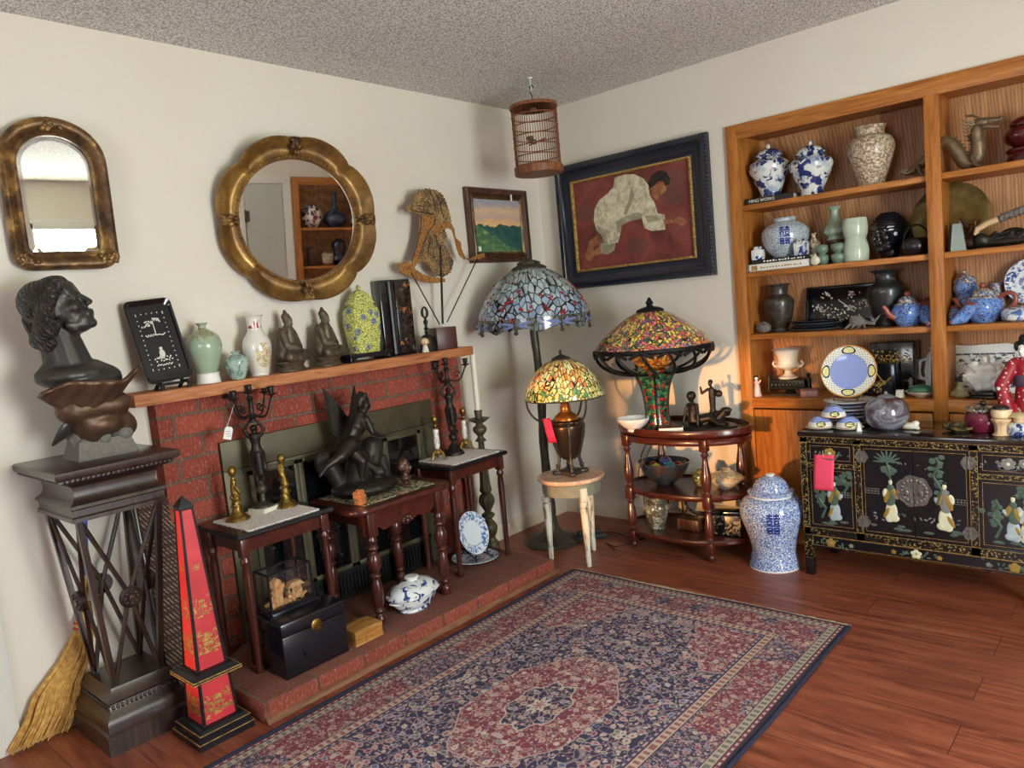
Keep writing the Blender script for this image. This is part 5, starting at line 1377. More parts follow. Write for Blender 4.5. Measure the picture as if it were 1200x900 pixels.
# floor lamp with the dragonfly shade
fl = thing('floor_lamp', 'tall bronze floor lamp with blue and red stained glass shade', 'floor lamp', (.302,-.52,0))
m = MB(); m.lathe(vase_prof([(0,0),(.152,0),(.154,.010),(.145,.018),(.11,.024),(.07,.04),(.045,.07),(.032,.12),(.026,.18)],4), 44, fn=lambda a,z: 1+(.05*sin(7*a) if z > .02 else 0)); m.obj('base', M['lampbronze'], fl)
m = MB(); pts = [(.004*sin(9*z), .004*cos(7*z), z) for z in [i*.05+.16 for i in range(26)]]; m.tube(pts, [.026-.006*i/26+.0015*sin(i*1.7) for i in range(26)], 12); m.obj('pole', M['lampbronze'], fl)
sm = glass_mat('dragonfly_glass', [(0., ['#4f5a78','#6478ae','#7f93c8','#6d8094','#4c5f6a','#7d90c0']), (.085, ['#6f86b8','#8aa0c4','#7e95a8','#9db0bc','#6a82a0','#a5b4bd','#7f97a6']), (.19, ['#86a0b4','#9fb3bd','#7f98a4','#a9b8b8','#6d8796','#93a8b2']), (.265, ['#9aa8ae','#b0bbbb','#8a99a2','#bcc3c1'])], 34, .26, lw=.05)
m = MB(); prof = vase_prof([(.302,.045),(.304,.07),(.290,.125),(.25,.20),(.185,.275),(.115,.325),(.085,.338)],5)
m.lathe(prof+[(r-.004,z) for r,z in reversed(prof)]+[prof[0]], 84); rr = random.Random(6)
for k in range(56):
    f = rr.uniform(.18,.62); i = f*(len(prof)-1); i0 = int(i); p0, p1 = prof[i0], prof[i0+1]; r_, z = p0[0]+(p1[0]-p0[0])*(i-i0), p0[1]+(p1[1]-p0[1])*(i-i0)
    a = rr.uniform(0,2*PI); 
    for d in range(3):
        aa = a+rr.uniform(-.05,.05); i = min(max((f+rr.uniform(-.035,.035)),.12),.66)*(len(prof)-1); i0 = int(i); p0, p1 = prof[i0], prof[i0+1]; r_, z = p0[0]+(p1[0]-p0[0])*(i-i0), p0[1]+(p1[1]-p0[1])*(i-i0); m.ell(((r_-.004)*cos(aa), (r_-.004)*sin(aa), z-.002), (.0085,.0085,.010), 1, seg=8, rings=6)
m.obj('glass_shade', [sm, plain('ruby_glass','#9c1f2c',.12,coat=.5)], fl).location = (0,0,1.165)
m = MB(); NN = 84; vs=[]; fs=[]
for k in range(NN):
    a = 2*PI*k/NN; zz = .012+.020*abs(sin(a*4.))-.004*cos(a*16)
    for r_, z in ((.300,zz),(.305,zz),(.307,.05),(.305,.085),(.301,.085),(.300,zz)): vs.append((r_*cos(a), r_*sin(a), z))
for k in range(NN):
    for i in range(5): fs.append((k*6+i,k*6+i+1,((k+1)%NN)*6+i+1,((k+1)%NN)*6+i))
dm = glass_mat('dragonfly_border', [(0., ['#2b332f','#3b443d','#55605a','#39433f','#6a7894','#8a95c0'])], 42, .3, lw=.05)
m.add(vs, fs); m.obj('dragonfly_border', dm, fl).location = (0,0,1.165)
LAV = plain('lavender_opal_glass','#7480b4',.2,coat=.4)
for k in range(8):
    T = Matrix.Rotation(2*PI*(k+.5)/8,4,'Z') @ Matrix.Translation((.304,0,.052)) @ Matrix.Rotation(rad(5),4,'Y')
    m = MB(); m.tube([(.004,-.012,.0),(.004,.012,.0)],.004,6,M=T)
    for d in (-1,1): m.ell((.001,d*.046,.007),(.003,.040,.007), rot=(d*.14,0,0), M=T); m.ell((.001,d*.040,-.010),(.003,.034,.006), rot=(-d*.22,0,0), M=T)
    o = m.obj('dragonfly_wings', LAV, fl); o.location = (0,0,1.165)
    m = MB(); m.cap((.005,0,-.030),(.004,0,.035),.008,.005, M=T); m.ell((.006,0,-.040),(.009,.012,.010), M=T)
    m.obj('dragonfly_body', M['lampbronze'], fl).location = (0,0,1.165)
m = MB(); m.lathe(vase_prof([(.088,.334),(.092,.342),(.082,.352),(.06,.362),(.062,.370),(.04,.382),(.016,.388),(.012,.398),(.016,.405),(.006,.414),(.004,.43),(0,.432)],3), 32, fn=lambda a,z: 1+(.05*sin(12*a) if z < .375 else 0)); m.obj('cap', M['lampbronze'], fl).location = (0,0,1.165)
m = MB()
for k in range(3): a = 2*PI*k/3; m.tube([(.02*cos(a),.02*sin(a),1.40),(.08*cos(a),.08*sin(a),1.50)], .005, 6)
m.obj('shade_holder', M['lampbronze'], fl)

# stool and daffodil lamp
stl = thing('stool', 'small round white distressed stool with three fluted legs', 'stool', (.592,-.685,0))
mar = NT('pinkish_marble_top'); o_ = mar.obj(); f_ = mar.noise(o_, 11, 5, .65, 1.5)
mar = mar.done(mar.ramp(f_, [(.35,'#c58c6e'),(.5,'#d9ab8c'),(.62,'#e8cdb8')]), .3)
m = MB(); m.lathe([(0,.420),(.158,.420),(.168,.425),(.170,.435),(.166,.442),(0,.443)], 48); m.obj('round_top', mar, stl)
wp = NT('distressed_white_paint'); o_ = wp.obj(); f_ = wp.noise(wp.map(o_,(30,30,6)), 1.4, 4, .6)
wp = wp.done(wp.ramp(f_, [(.36,'#7d7260'),(.46,'#cfc8b4'),(.7,'#dcd6c6')]), .55)
m = MB(); m.lathe([(.0,.355),(.143,.355),(.147,.365),(.147,.408),(.156,.420),(0,.420)], 48, fn=lambda a,z: 1+(.012*sin(40*a) if z < .37 else 0)); m.obj('apron', plain('grey_green_paint','#8b8a78',.6), stl)
for x, y in ((.130,-.072),(-.122,-.070),(.002,.148)):
    m = MB(); d = Vector((x,y,0)).normalized(); a = Vector((x,y,0))*.93
    m.box((a.x,a.y,.365),(.036,.036,.07),bev=.004,rot=(0,0,math.atan2(y,x)))
    m.lathe(vase_prof([(0,0),(.010,0),(.012,.01),(.014,.05),(.0135,.055),(.017,.06),(.012,.066),(.016,.14),(.021,.28),(.021,.295),(.016,.30),(.022,.31),(.02,.33)],2), 24, fn=lambda a_,z: 1+(.10*abs(sin(5*a_))-.05 if .07 < z < .29 else 0), M=Matrix.Translation((a.x+d.x*.004,a.y+d.y*.004,0)))
    m.obj('leg', wp, stl)
yl = thing('table_lamp', 'yellow and green stained glass lamp with bronze urn base on the stool', 'lamp', (.588,-.675,.443))
m = MB()
P6 = []
for k in range(4):
    a = PI/4+k*PI/2; m.box((.062*cos(a),.062*sin(a),.010),(.05,.026,.02),bev=.006,rot=(0,0,a)); m.ell((.078*cos(a),.078*sin(a),.012),(.018,.015,.012))
m.lathe([(0,.0),(.066,.0),(.066,.018),(.05,.026),(0,.026)], 4, smooth=False, a0=PI/4, a1=PI/4+2*PI); m.obj('base', M['lampbronze'], yl)
for k in range(4):
    a = PI/4+k*PI/2; c_, s_ = cos(a), sin(a)
    m = MB(); m.tube([(.066*c_,.066*s_,.02),(.058*c_,.058*s_,.05),(.050*c_,.050*s_,.09),(.062*c_,.062*s_,.13),(.083*c_,.083*s_,.20),(.088*c_,.088*s_,.25),(.078*c_,.078*s_,.262)], [.010,.008,.008,.007,.006,.006,.008], 8); m.ell((.060*c_,.060*s_,.045),(.012,.012,.014)); m.obj('leg', M['lampbronze'], yl)
m = MB(); m.lathe(vase_prof([(0,.075),(.03,.078),(.05,.10),(.068,.15),(.080,.21),(.083,.25),(.076,.262),(.086,.268),(.084,.278),(.06,.282)],4), 36); m.obj('urn', plain('brown_bronze_urn','#4a3a30',.3,.75,.15,20), yl)
amber = plain('amber_copper','#a8662a',.25,.6,.15,10)
m = MB(); m.lathe(vase_prof([(.062,.28),(.056,.30),(.036,.315),(.026,.325),(.028,.335),(.022,.36),(.014,.375),(.01,.40)],3), 28); m.obj('oil_font', amber, yl)
for k in range(3):
    a = rad(-20)+2*PI*k/3; c_, s_ = cos(a), sin(a)
    m = MB(); m.tube(spl([(.080*c_,.080*s_,.272),(.115*c_,.115*s_,.274),(.158*c_,.158*s_,.30),(.186*c_,.186*s_,.345),(.194*c_,.194*s_,.395)],4), .0055, 8); m.ell((.188*c_,.188*s_,.398),(.010,.010,.010)); m.ell((.098*c_,.098*s_,.272),(.012,.012,.008)); m.obj('shade_arm', M['lampbronze'], yl)
m = MB(); m.tube([(0,0,.39),(0,0,.60)], .006, 8); m.obj('stem', M['lampbronze'], yl)
ym = glass_mat('daffodil_glass', [(0., ['#3e7a3c','#6fa04a','#d8d486','#e6d25c','#4d8a43','#efe9a4','#557f43','#e3dc7c','#9ab84f']), (.065, ['#7ba045','#ebe486','#f0ecae','#e8b444','#dd7a2f','#f3eeb0','#8fb850','#e6e07a']), (.15, ['#e8c25e','#ead47a','#efe9a0','#d98b38','#e9e092'])], 58, .17, lw=.045, stretch=.62)
prof = vase_prof([(.200,.0),(.198,.02),(.180,.07),(.140,.13),(.085,.175),(.042,.192)],5)
m = MB(); m.lathe(prof+[(r-.003,z) for r,z in reversed(prof)]+[prof[0]], 64); m.obj('glass_shade', ym, yl).location = (0,0,.395)
m = MB(); m.tube([(.2*cos(2*PI*k/64),.2*sin(2*PI*k/64),.395) for k in range(64)], .0035, 6, closed=True); m.obj('shade_rim', M['lampbronze'], yl)
m = MB(); m.lathe(vase_prof([(.05,.190),(.046,.198),(.026,.208),(.010,.214),(.006,.222),(.009,.229),(.004,.238),(0,.24)],3), 24); m.obj('cap', M['lampbronze'], yl).location = (0,0,.395)
def hang_tag(name, label, loc, w, h, rz, mat, string, tilt=0., curl=.006):
    t = thing(name, label, 'tag', loc, rz)
    m = MB(); m.grid(6, 10, lambda u,v: (curl*sin(v*5)+curl*.5*cos(u*3), (u-.5)*w+tilt*(v-.5)*h, (v-1)*h)); o = m.obj('card', mat, t, fix=False); s = o.modifiers.new('t','SOLIDIFY'); s.thickness = .0012
    m = MB(); m.tube([(0,tilt*h*.5,-.006),*string], .0009, 5); m.obj('string', M['paper'], t)
hang_tag('price_tag', 'crumpled red tag hanging on the bronze urn of the yellow lamp', (.556,-.775,.745), .040, .125, rad(-55), M['red_card'], [(0,-.005,.03),(-.004,.0,.05)], -.2, .008)

# ---------------------------------------------------------------- three tier oval table
ot = thing('tiered_table', 'oval three tier mahogany table with turned legs by the bookcase', 'table', (1.01,-.262,0))
RX, RY = .365, .222
def tier(z, rim, name, k=1.):
    m = MB(); m.lathe([(0,z-.022),(.93*k,z-.022),(.97*k,z-.018),(1.*k,z-.008),(1.*k,z+rim*.5),(.985*k,z+rim),(.955*k,z+rim),(.94*k,z+.002),(.94*k,z),(0,z)], 64, sq=(RX,RY)); return m.obj(name, M['mahog'], ot)
tier(.626, .020, 'top_tier'); tier(.315, .010, 'middle_tier', .95); tier(.095, .010, 'bottom_tier', .97)
m = MB(); m.lathe([(.90,.570),(.955,.570),(.975,.580),(.96,.590),(.975,.603),(.90,.604)], 64, sq=(RX,RY)); m.obj('apron', M['mahog'], ot)
for x, y in ((.20,-.165),(-.25,-.145),(.235,.145),(-.225,.15)):
    m = MB()
    m.lathe(vase_prof([(0,0),(.010,0),(.018,.012),(.020,.025),(.014,.036)],3), 20, c=(x,y,0)); m.box((x,y,.065),(.042,.042,.060),bev=.005)
    m.lathe(vase_prof([(.017,.10),(.02,.108),(.013,.118),(.019,.13),(.024,.165),(.019,.21),(.014,.245),(.02,.255),(.014,.268),(.017,.275)],3), 20, c=(x,y,0)); m.box((x,y,.295),(.042,.042,.066),bev=.005)
    m.lathe(vase_prof([(.017,.325),(.021,.333),(.013,.345),(.018,.358),(.026,.395),(.022,.44),(.014,.49),(.013,.515),(.02,.525),(.014,.536),(.017,.55)],3), 20, c=(x,y,0)); m.box((x,y,.574),(.040,.040,.060),bev=.005)
    m.obj('leg', M['mahog_z'], ot)
# mosaic lamp on it
TT = .627
ml = thing('table_lamp', 'mosaic glass lamp with flowered mushroom shade on the tiered table', 'lamp', (.893,-.302,TT))
m = MB(); m.lathe(vase_prof([(0,0),(.085,0),(.085,.010),(.07,.018),(.066,.03),(.063,.08),(.065,.13),(.075,.20),(.095,.26),(.118,.295),(.122,.305)],4), 48, fn=lambda a,z: 1+.02*cos(6*a)); m.obj('mosaic_base', M['mosaic'], ml)
m = MB()
for k in range(6):
    a = 2*PI*k/6; m.tube([(r*1.03*cos(a), r*1.03*sin(a), z) for r, z in vase_prof([(.086,.004),(.066,.03),(.063,.08),(.065,.13),(.075,.20),(.095,.26),(.122,.305)],3)], .0055, 6)
m.lathe([(.0,0),(.09,0),(.09,.006),(0,.006)], 40); m.obj('metal_ribs', M['iron'], ml)
m = MB(); n12 = 14
for k in range(n12):
    a = 2*PI*k/n12
    for d in (-1,):
        pts = []
        for i in range(10):
            t_ = i/9; r_ = .10+.193*sin(t_*PI/2)**.9; z = .285+.115*(1-cos(t_*PI/2))**1.0; aa = a+d*.32*t_
            pts.append((r_*cos(aa), r_*sin(aa), z))
        m.tube(pts, .0078, 8)
    # bud shaped arch under the rim
    a1 = a-.32; pts = [(.298*cos(a1+q), .298*sin(a1+q), .40+.012-.028*abs(q)/.2) for q in [-.2+.05*j for j in range(9)]]
    m.tube(pts, .0085, 7)
m.obj('lattice_struts', M['iron'], ml)
m = MB(); m.lathe(vase_prof([(.286,.398),(.296,.404),(.297,.418),(.285,.428)],3), 64); m.obj('rim_band', M['iron'], ml)
mm = glass_mat('flower_mosaic_shade', [(0., ['#2f5a46','#3c7a4c','#e08a3a','#d85a4a','#3a4f86','#f0b04a','#4d8a4a','#2b3f38']), (.03, ['#c22f3a','#e8793a','#f2c53e','#3f7a45','#d8443e','#f0d650','#2c4a3a','#e0607c','#5a3a5c','#6aa04a']), (.11, ['#a8243a','#efd23e','#2e3a4c','#d84a6a','#f2d94c','#c23a2f','#3a6a3c','#7a2a5a']), (.165, ['#e0b03a','#b82f2f','#e8d24a','#3a6a3a'])], 62, .22, lw=.04, stretch=1.0, clus=(.38,1.5))
prof = vase_prof([(.294,.0),(.290,.02),(.258,.062),(.195,.115),(.12,.165),(.062,.192)],5)
m = MB(); m.lathe(prof+[(r-.004,z) for r,z in reversed(prof)]+[prof[0]], 64); m.obj('glass_shade', mm, ml).location = (0,0,.408)
m = MB(); m.lathe(vase_prof([(.072,.188),(.066,.200),(.04,.210),(.022,.214),(.014,.222),(.02,.232),(.013,.245),(.006,.258),(0,.262)],3), 28); m.obj('cap', M['iron'], ml).location = (0,0,.408)
m = MB(); m.lathe(vase_prof([(0,.30),(.05,.305),(.095,.335),(.11,.375),(.10,.41),(.06,.43),(0,.435)],4), 40); m.obj('inner_globe', enamel('amber_mosaic_globe', 80, ['#d99a3a','#c9752c','#e8bc5a','#b3582a','#d8a848','#8a5a2a'], '#3a2412', .03, .2), ml)
# things on the tiered table
o = vessel(MB(), [(.030,0),(.034,.006),(.034,.012),(.05,.022),(.072,.045),(.080,.062)], 40, fn=lambda a,z: 1+(.05*abs(sin(7*a)) if z > .02 else 0)).obj('bowl', M['porc'])
tag(o, 'small white scalloped bowl at the left edge of the tiered table', 'bowl', loc=(.828,-.430,TT)); o.scale = (1.,1.,1.12)
t = thing('card_box', 'small flat white box at the front of the tiered table', 'box', (1.035,-.420,TT), rz=rad(28))
m = MB(); m.b2((-.058,-.035,0),(.058,.035,.028), bev=.0015); m.obj('box_body', M['paper'], t)
m = MB(); m.b2((-.056,-.033,.028),(.056,.033,.031), bev=.001); pl(m.obj('lid', M['rosewood'], t), 'dark patterned lid')
t = thing('nude_sculpture', 'dark bronze reclining nude on a flat base at the right of the tiered table', 'sculpture', (1.135,-.255,TT))
m = MB(); m.lathe([(0,0),(1,0),(1.,.10),(.96,.16),(0,.17)], 40, sq=(.165,.105), c=(0,0,0), M=Matrix.Diagonal((1,1,.1,1))); m.obj('base', M['bronze'], t)
P = [('c',(-.055,-.02,.035),(-.055,-.015,.075),.026,.026),('c',(-.055,-.015,.075),(-.057,-.01,.105),.027,.022),('c',(-.08,-.01,.113),(-.032,-.02,.113),.012,.012),('c',(-.057,-.012,.118),(-.058,-.015,.135),.009,.009),
     ('c',(-.085,-.01,.112),(-.10,-.02,.065),.010,.008),('c',(-.10,-.02,.065),(-.105,-.035,.02),.008,.006),('c',(-.030,-.02,.112),(-.018,-.04,.065),.010,.008),('c',(-.018,-.04,.065),(-.015,-.05,.02),.008,.006),
     ('c',(-.045,-.02,.035),(.03,-.005,.05),.024,.018),('c',(.03,-.005,.05),(.085,-.02,.024),.017,.010),('c',(-.05,0,.035),(.02,.025,.055),.024,.018),('c',(.02,.025,.055),(.095,.01,.024),.017,.010),('c',(.085,-.02,.024),(.115,-.025,.022),.010,.006),('c',(.095,.01,.024),(.12,.005,.022),.010,.006)]
P += xf(head_prims(), TRS((-.058,-.014,.155),(0,0,rad(160)),.052))+[('e',(-.058,-.02,.162),(.024,.025,.024))]
blob('figure', P, .0034, M['bronze'], t, 2)
P = [('e',(.03,.045,.035),(.05,.035,.025)),('c',(.02,.05,.05),(.02,.05,.085),.024,.014),('c',(.06,.02,.04),(.10,.03,.085),.022,.016),('e',(.10,.03,.085),(.03,.02,.016)),('c',(.05,.03,.06),(.10,.04,.07),.02,.018)]
P += [('c',(.02,.05,.09),(.02,.05,.15),.014,.018),('c',(.02,.05,.15),(.018,.05,.185),.018,.013),('c',(.0,.045,.185),(-.025,.03,.165),.008,.006),('c',(-.025,.03,.165),(-.025,.02,.20),.006,.005),('c',(.036,.05,.18),(.065,.04,.165),.008,.006),('e',(.06,.04,.165),(.022,.016,.018)),('c',(.017,.05,.19),(.016,.05,.205),.006,.006)]
P += xf(head_prims(), TRS((.016,.048,.218),(0,0,rad(180)),.034))
blob('companion_figure', P, .003, M['bronze'], t, 2)
cg = NT('iridescent_bowl_glass'); o_ = cg.obj(); cg = cg.done(cg.ramp(cg.noise(o_, 9, 4, .6, 1.), [(.35,'#1a1d22'),(.5,'#2b3a44'),(.62,'#4a2f2a'),(.72,'#2f5a5c')]), .08, coat=.6)
o = vessel(MB(), [(.045,0),(.048,.005),(.055,.012),(.10,.05),(.135,.105),(.140,.125)], 48, sq=(1.,.86)).obj('glass_bowl', cg); tag(o, 'large dark iridescent bowl on the middle tier full of glass balls', 'bowl', loc=(.885,-.262,.316))
for k, (x, y, r_, c_) in enumerate(((-.02,-.055,.032,'#b9c24a'),(.05,-.035,.034,'#2f7f96'),(-.065,.0,.030,'#8a3a2a'),(.0,.02,.034,'#3a3f7a'),(.065,.03,.032,'#8a2f3a'),(-.03,.06,.030,'#2f5a3a'))):
    m = MB(); m.ell((0,0,0), r_, seg=24, rings=16); o = m.obj('glass_ball', plain('ball_glass_%d' % k, c_, .06, coat=.6))
    nm = ['lime yellow glass ball at the front of the dark bowl','teal glass ball front right in the dark bowl','rust brown glass ball at the left of the dark bowl','deep blue glass ball in the middle of the dark bowl','wine red glass ball at the right of the dark bowl','dark green glass ball at the back of the dark bowl'][k]
    tag(o, nm, 'ball', 'glass balls in the bowl', loc=(.885+x, -.262+y*.86, .316+.088+.010*(k%2)+(.012 if k == 3 else 0)))
o = vessel(MB(), [(.020,0),(.024,.004),(.036,.03),(.036,.06),(.022,.075),(.026,.085)], 28).obj('small_jar', relief('green_gold_glaze','#3c4a34','#8d7a44',40)); tag(o, 'little green gold jar on the middle tier behind the front leg', 'jar', loc=(1.075,-.235,.316))
t = thing('lidded_bowl', 'shallow cream lidded bowl with autumn flowers on the middle tier', 'bowl', (1.205,-.215,.316))
m = MB(); vessel(m, [(.035,0),(.038,.006),(.05,.012),(.078,.036),(.086,.046)], 40); m.obj('bowl', M['cream_porc'], t)
n = NT('autumn_flower_glaze'); o_ = n.obj(); f_ = n.noise(o_, 38, 4, .6); 
m = MB(); m.lathe(vase_prof([(.09,.046),(.09,.052),(.07,.068),(.04,.08),(.018,.084),(.016,.092),(.022,.098),(0,.10)],3), 40); m.obj('lid', n.done(n.ramp(f_, [(.38,'#b3a47c'),(.48,'#d8cbaa'),(.54,'#a8523a'),(.6,'#cfc19a'),(.66,'#6a6a3c')]), .2, coat=.3), t)
gv = enamel('grey_green_scene_glaze', 48, ['#7d8478','#9aa094','#6a6f62','#8d9488','#5a4f42'], '#4a4a40', .05, .2)
o = vessel(MB(), [(.036,0),(.038,.006),(.036,.014),(.05,.05),(.066,.10),(.062,.13),(.046,.148),(.036,.154),(.036,.162),(.046,.170)], 40).obj('vase', gv); tag(o, 'grey green patterned vase on the bottom tier at left', 'vase', loc=(.865,-.335,.096))
t = thing('stone_figure', 'small dark statuette on a box on the bottom tier', 'figurine', (1.03,-.27,.096))
m = MB(); m.b2((-.06,-.045,0),(.06,.045,.06), bev=.004); m.obj('box_base', M['carved'], t)
blob('figure', [('e',(-.02,0,.085),(.035,.02,.022)),('c',(-.03,0,.08),(-.04,0,.15),.018,.014),('e',(-.04,0,.165),(.015,.016,.018)),('c',(.0,0,.08),(.03,0,.075),.015,.010),('c',(-.035,.0,.135),(-.01,-.01,.105),.008,.006)], .0035, M['bronze'], t, 2)
t = thing('painted_box', 'black box with cream brush painting on the bottom tier at right', 'box', (1.225,-.262,.096), rz=rad(12))
n = NT('cream_brushwork_on_black'); o_ = n.obj(); f_ = n.noise(o_, 24, 3, .5, 2.)
m = MB(); m.b2((-.075,-.05,0),(.075,.05,.105), bev=.006); m.obj('body', n.done(n.ramp(f_, [(.58,'#141416'),(.6,'#b9ae92'),(.66,'#a59a80'),(.68,'#151517')]), .3), t)
m = MB(); m.b2((-.077,-.052,.105),(.077,.052,.125), bev=.005); m.obj('lid', M['lacquer'], t)
# ---------------------------------------------------------------- cords by the wall
def cord(name, label, pts, r_=.0028, plug=None):
    t = thing(name, label, 'cable', pts[0])
    V_ = [Vector(p)-Vector(pts[0]) for p in pts]; out = []
    for i in range(len(V_)-1):
        p0 = V_[max(i-1,0)]; p1 = V_[i]; p2 = V_[i+1]; p3 = V_[min(i+2,len(V_)-1)]
        for k in range(8):
            q = k/8; out.append(.5*((2*p1)+(p2-p0)*q+(2*p0-5*p1+4*p2-p3)*q*q+(3*p1-p0-3*p2+p3)*q**3))
    out.append(V_[-1])
    m = MB(); m.tube(out, r_, 6); m.obj('cable', M['wire'], t)
    if plug:
        m = MB(); m.box(Vector(plug)-Vector(pts[0]), (.018,.016,.042), bev=.004); m.obj('plug_switch', M['wire'], t)
cord('electric_cable', 'black cord looping down from the tiered table to the floor', [(.745,-.13,.50),(.70,-.14,.40),(.665,-.13,.22),(.66,-.15,.08),(.62,-.22,.006),(.50,-.36,.004),(.42,-.40,.004)])
cord('electric_cable', 'black cord with inline switch hanging beside the stool', [(.735,-.165,.52),(.675,-.15,.42),(.615,-.12,.25),(.58,-.16,.16),(.60,-.20,.06),(.66,-.24,.006),(.70,-.36,.004),(.735,-.22,.004)], plug=(.578,-.15,.17))
cord('electric_cable', 'black cord lying curled on the floor behind the stool', [(.38,-.37,.004),(.47,-.28,.004),(.56,-.26,.004),(.67,-.30,.004),(.74,-.27,.004),(.68,-.45,.004),(.60,-.43,.004),(.70,-.50,.004)])
t = thing('power_strip', 'dark power strip on the floor behind the stool', 'power strip', (.47,-.41,0), rz=.9)
m = MB(); m.b2((-.09,-.022,0),(.09,.022,.03), bev=.005); m.obj('housing', M['black'], t)
for k in range(3): m = MB(); m.box((-.05+k*.05,0,.042),(.028,.028,.026),bev=.004); m.obj('plug', M['black'], t)

# ---------------------------------------------------------------- big blue and white jar on the floor
def glyph(m, rfun, a0, z0, w, h, mi=1, off=.0012):
    """double-joy character as strokes lying on a round body; angle grows to the left seen from outside"""
    S_ = []
    for c_ in (-.27,.27):
        S_ += [(c_-.2,c_+.2,.93,1.),(c_-.035,c_+.035,.86,1.06),(c_-.24,c_+.24,.80,.86),
               (c_-.18,c_+.18,.70,.745),(c_-.18,c_+.18,.52,.565),(c_-.18,c_-.125,.52,.745),(c_+.125,c_+.18,.52,.745),
               (c_-.2,c_+.2,.30,.345),(c_-.2,c_+.2,.0,.05),(c_-.2,c_-.14,.0,.345),(c_+.14,c_+.2,.0,.345),(c_-.09,c_+.09,.12,.23)]
    S_ += [(-.55,.55,.43,.48)]
    for u0, u1, v0, v1 in S_:
        u0 -= .02; u1 += .02; v0 -= .012; v1 += .012
        k = 4
        vs = []
        for j in range(3):
            z = z0+h*(v0+(v1-v0)*j/2); r_ = rfun(z)+off
            for i in range(k+1):
                a = a0+(u0+(u1-u0)*i/k)*w/r_; vs.append((r_*cos(a), r_*sin(a), z))
        m.add(vs, [(j*(k+1)+i, j*(k+1)+i+1, (j+1)*(k+1)+i+1, (j+1)*(k+1)+i) for j in range(2) for i in range(k)], mi)
def rad_at(prof):
    def f(z):
        for (r0,z0_),(r1,z1_) in zip(prof, prof[1:]):
            if z0_ <= z <= z1_ and z1_ > z0_: return r0+(r1-r0)*(z-z0_)/(z1_-z0_)
        return prof[-1][0]
    return f
t = thing('temple_jar', 'large lidded blue and white jar standing on the floor', 'jar', (1.487,-.335,0), rz=0)
t.scale = (1.07,1.07,1.0)
prof = vase_prof([(.104,.003),(.106,.012),(.098,.05),(.094,.09),(.112,.17),(.132,.235),(.135,.28),(.118,.32),(.088,.338),(.084,.352)],6)
m = MB(); m.lathe([(0,.003)]+prof+[(0,.352)], 56); glyph(m, rad_at(prof), rad(-66), .19, .052, .092); m.obj('body', [M['bw_dense'], plain('cobalt_blue_paint','#142c80',.2,coat=.3)], t)
m = MB(); m.lathe([(.103,0),(.107,0),(.108,.006),(.103,.008)], 56); m.lathe([(.086,.336),(.091,.334),(.091,.341),(.086,.343)], 56); m.obj('white_band', M['porc'], t)
m = MB(); m.lathe(vase_prof([(.0,.348),(.088,.350),(.096,.354),(.096,.360),(.076,.366),(.072,.385),(.055,.41),(.03,.425),(.018,.428)],4)+[(0,.428)], 48); m.obj('lid', M['bw_dense'], t)
m = MB(); m.lathe([(0,.427),(.016,.427),(.02,.432),(.02,.436),(.012,.440),(0,.440)], 24); m.obj('lid_knob', M['porc'], t)
# ---------------------------------------------------------------- built-in bookcase
bk = thing('bookcase', 'wide built in oak bookcase full of porcelain, beside the tiered table', 'bookcase', (1.22,0,0))
def BX(m, x0, x1, y0, y1, z0, z1, b=.002): m.b2((x0-1.22,y0,z0),(x1-1.22,y1,z1), bev=b)
SH = (1.704, 1.374, 1.062)
BD = .27
m = MB(); BX(m,1.24,3.02,BD,BD+.012,.01,2.07,0); m.obj('back_panel', M['oak_ply'], bk)
for x0, x1 in ((1.242,1.272),(2.122,2.142),(2.988,3.018)):
    m = MB(); BX(m,x0,x1,.0,BD,.0,2.07,0); m.obj('side_panel', M['oak'], bk)
m = MB(); BX(m,1.22,1.282,-.018,.0,0,2.095); m.obj('stile', M['oak'], bk)
m = MB(); BX(m,2.103,2.161,-.019,.0,.60,2.03); m.obj('stile', M['oak'], bk)
m = MB(); BX(m,2.978,3.04,-.018,.0,0,2.095); m.obj('stile', M['oak'], bk)
m = MB(); BX(m,1.278,2.982,-.0185,.0,2.022,2.095); m.obj('top_rail', M['oak_x'], bk)
m = MB(); BX(m,1.278,2.982,-.0185,.0,.690,.742); m.obj('ledge_rail', M['oak_x'], bk)
m = MB(); BX(m,1.25,3.01,-.0,BD,.718,.742); m.obj('ledge_board', M['oak_x'], bk)
m = MB(); BX(m,1.25,3.01,-.0,BD,2.045,2.07); m.obj('top_board', M['oak_x'], bk)
for z in SH:
    for x0, x1 in ((1.272,2.122),(2.142,2.988)):
        m = MB(); BX(m,x0,x1,.002,BD,z-.026,z); m.obj('shelf', M['oak_x'], bk)
for x0, x1 in ((1.282,1.69),(1.694,2.10),(2.161,2.57),(2.574,2.978)):
    m = MB(); BX(m,x0+.002,x1-.002,-.017,.0,.03,.682,.003); m.obj('cabinet_door', M['oak'], bk)
m = MB(); BX(m,1.28,2.98,-.012,.0,.0,.03); m.obj('toe_board', M['oak_x'], bk)
S1, S2, S3, S4 = SH[0]+.0005, SH[1]+.0005, SH[2]+.0005, .7425

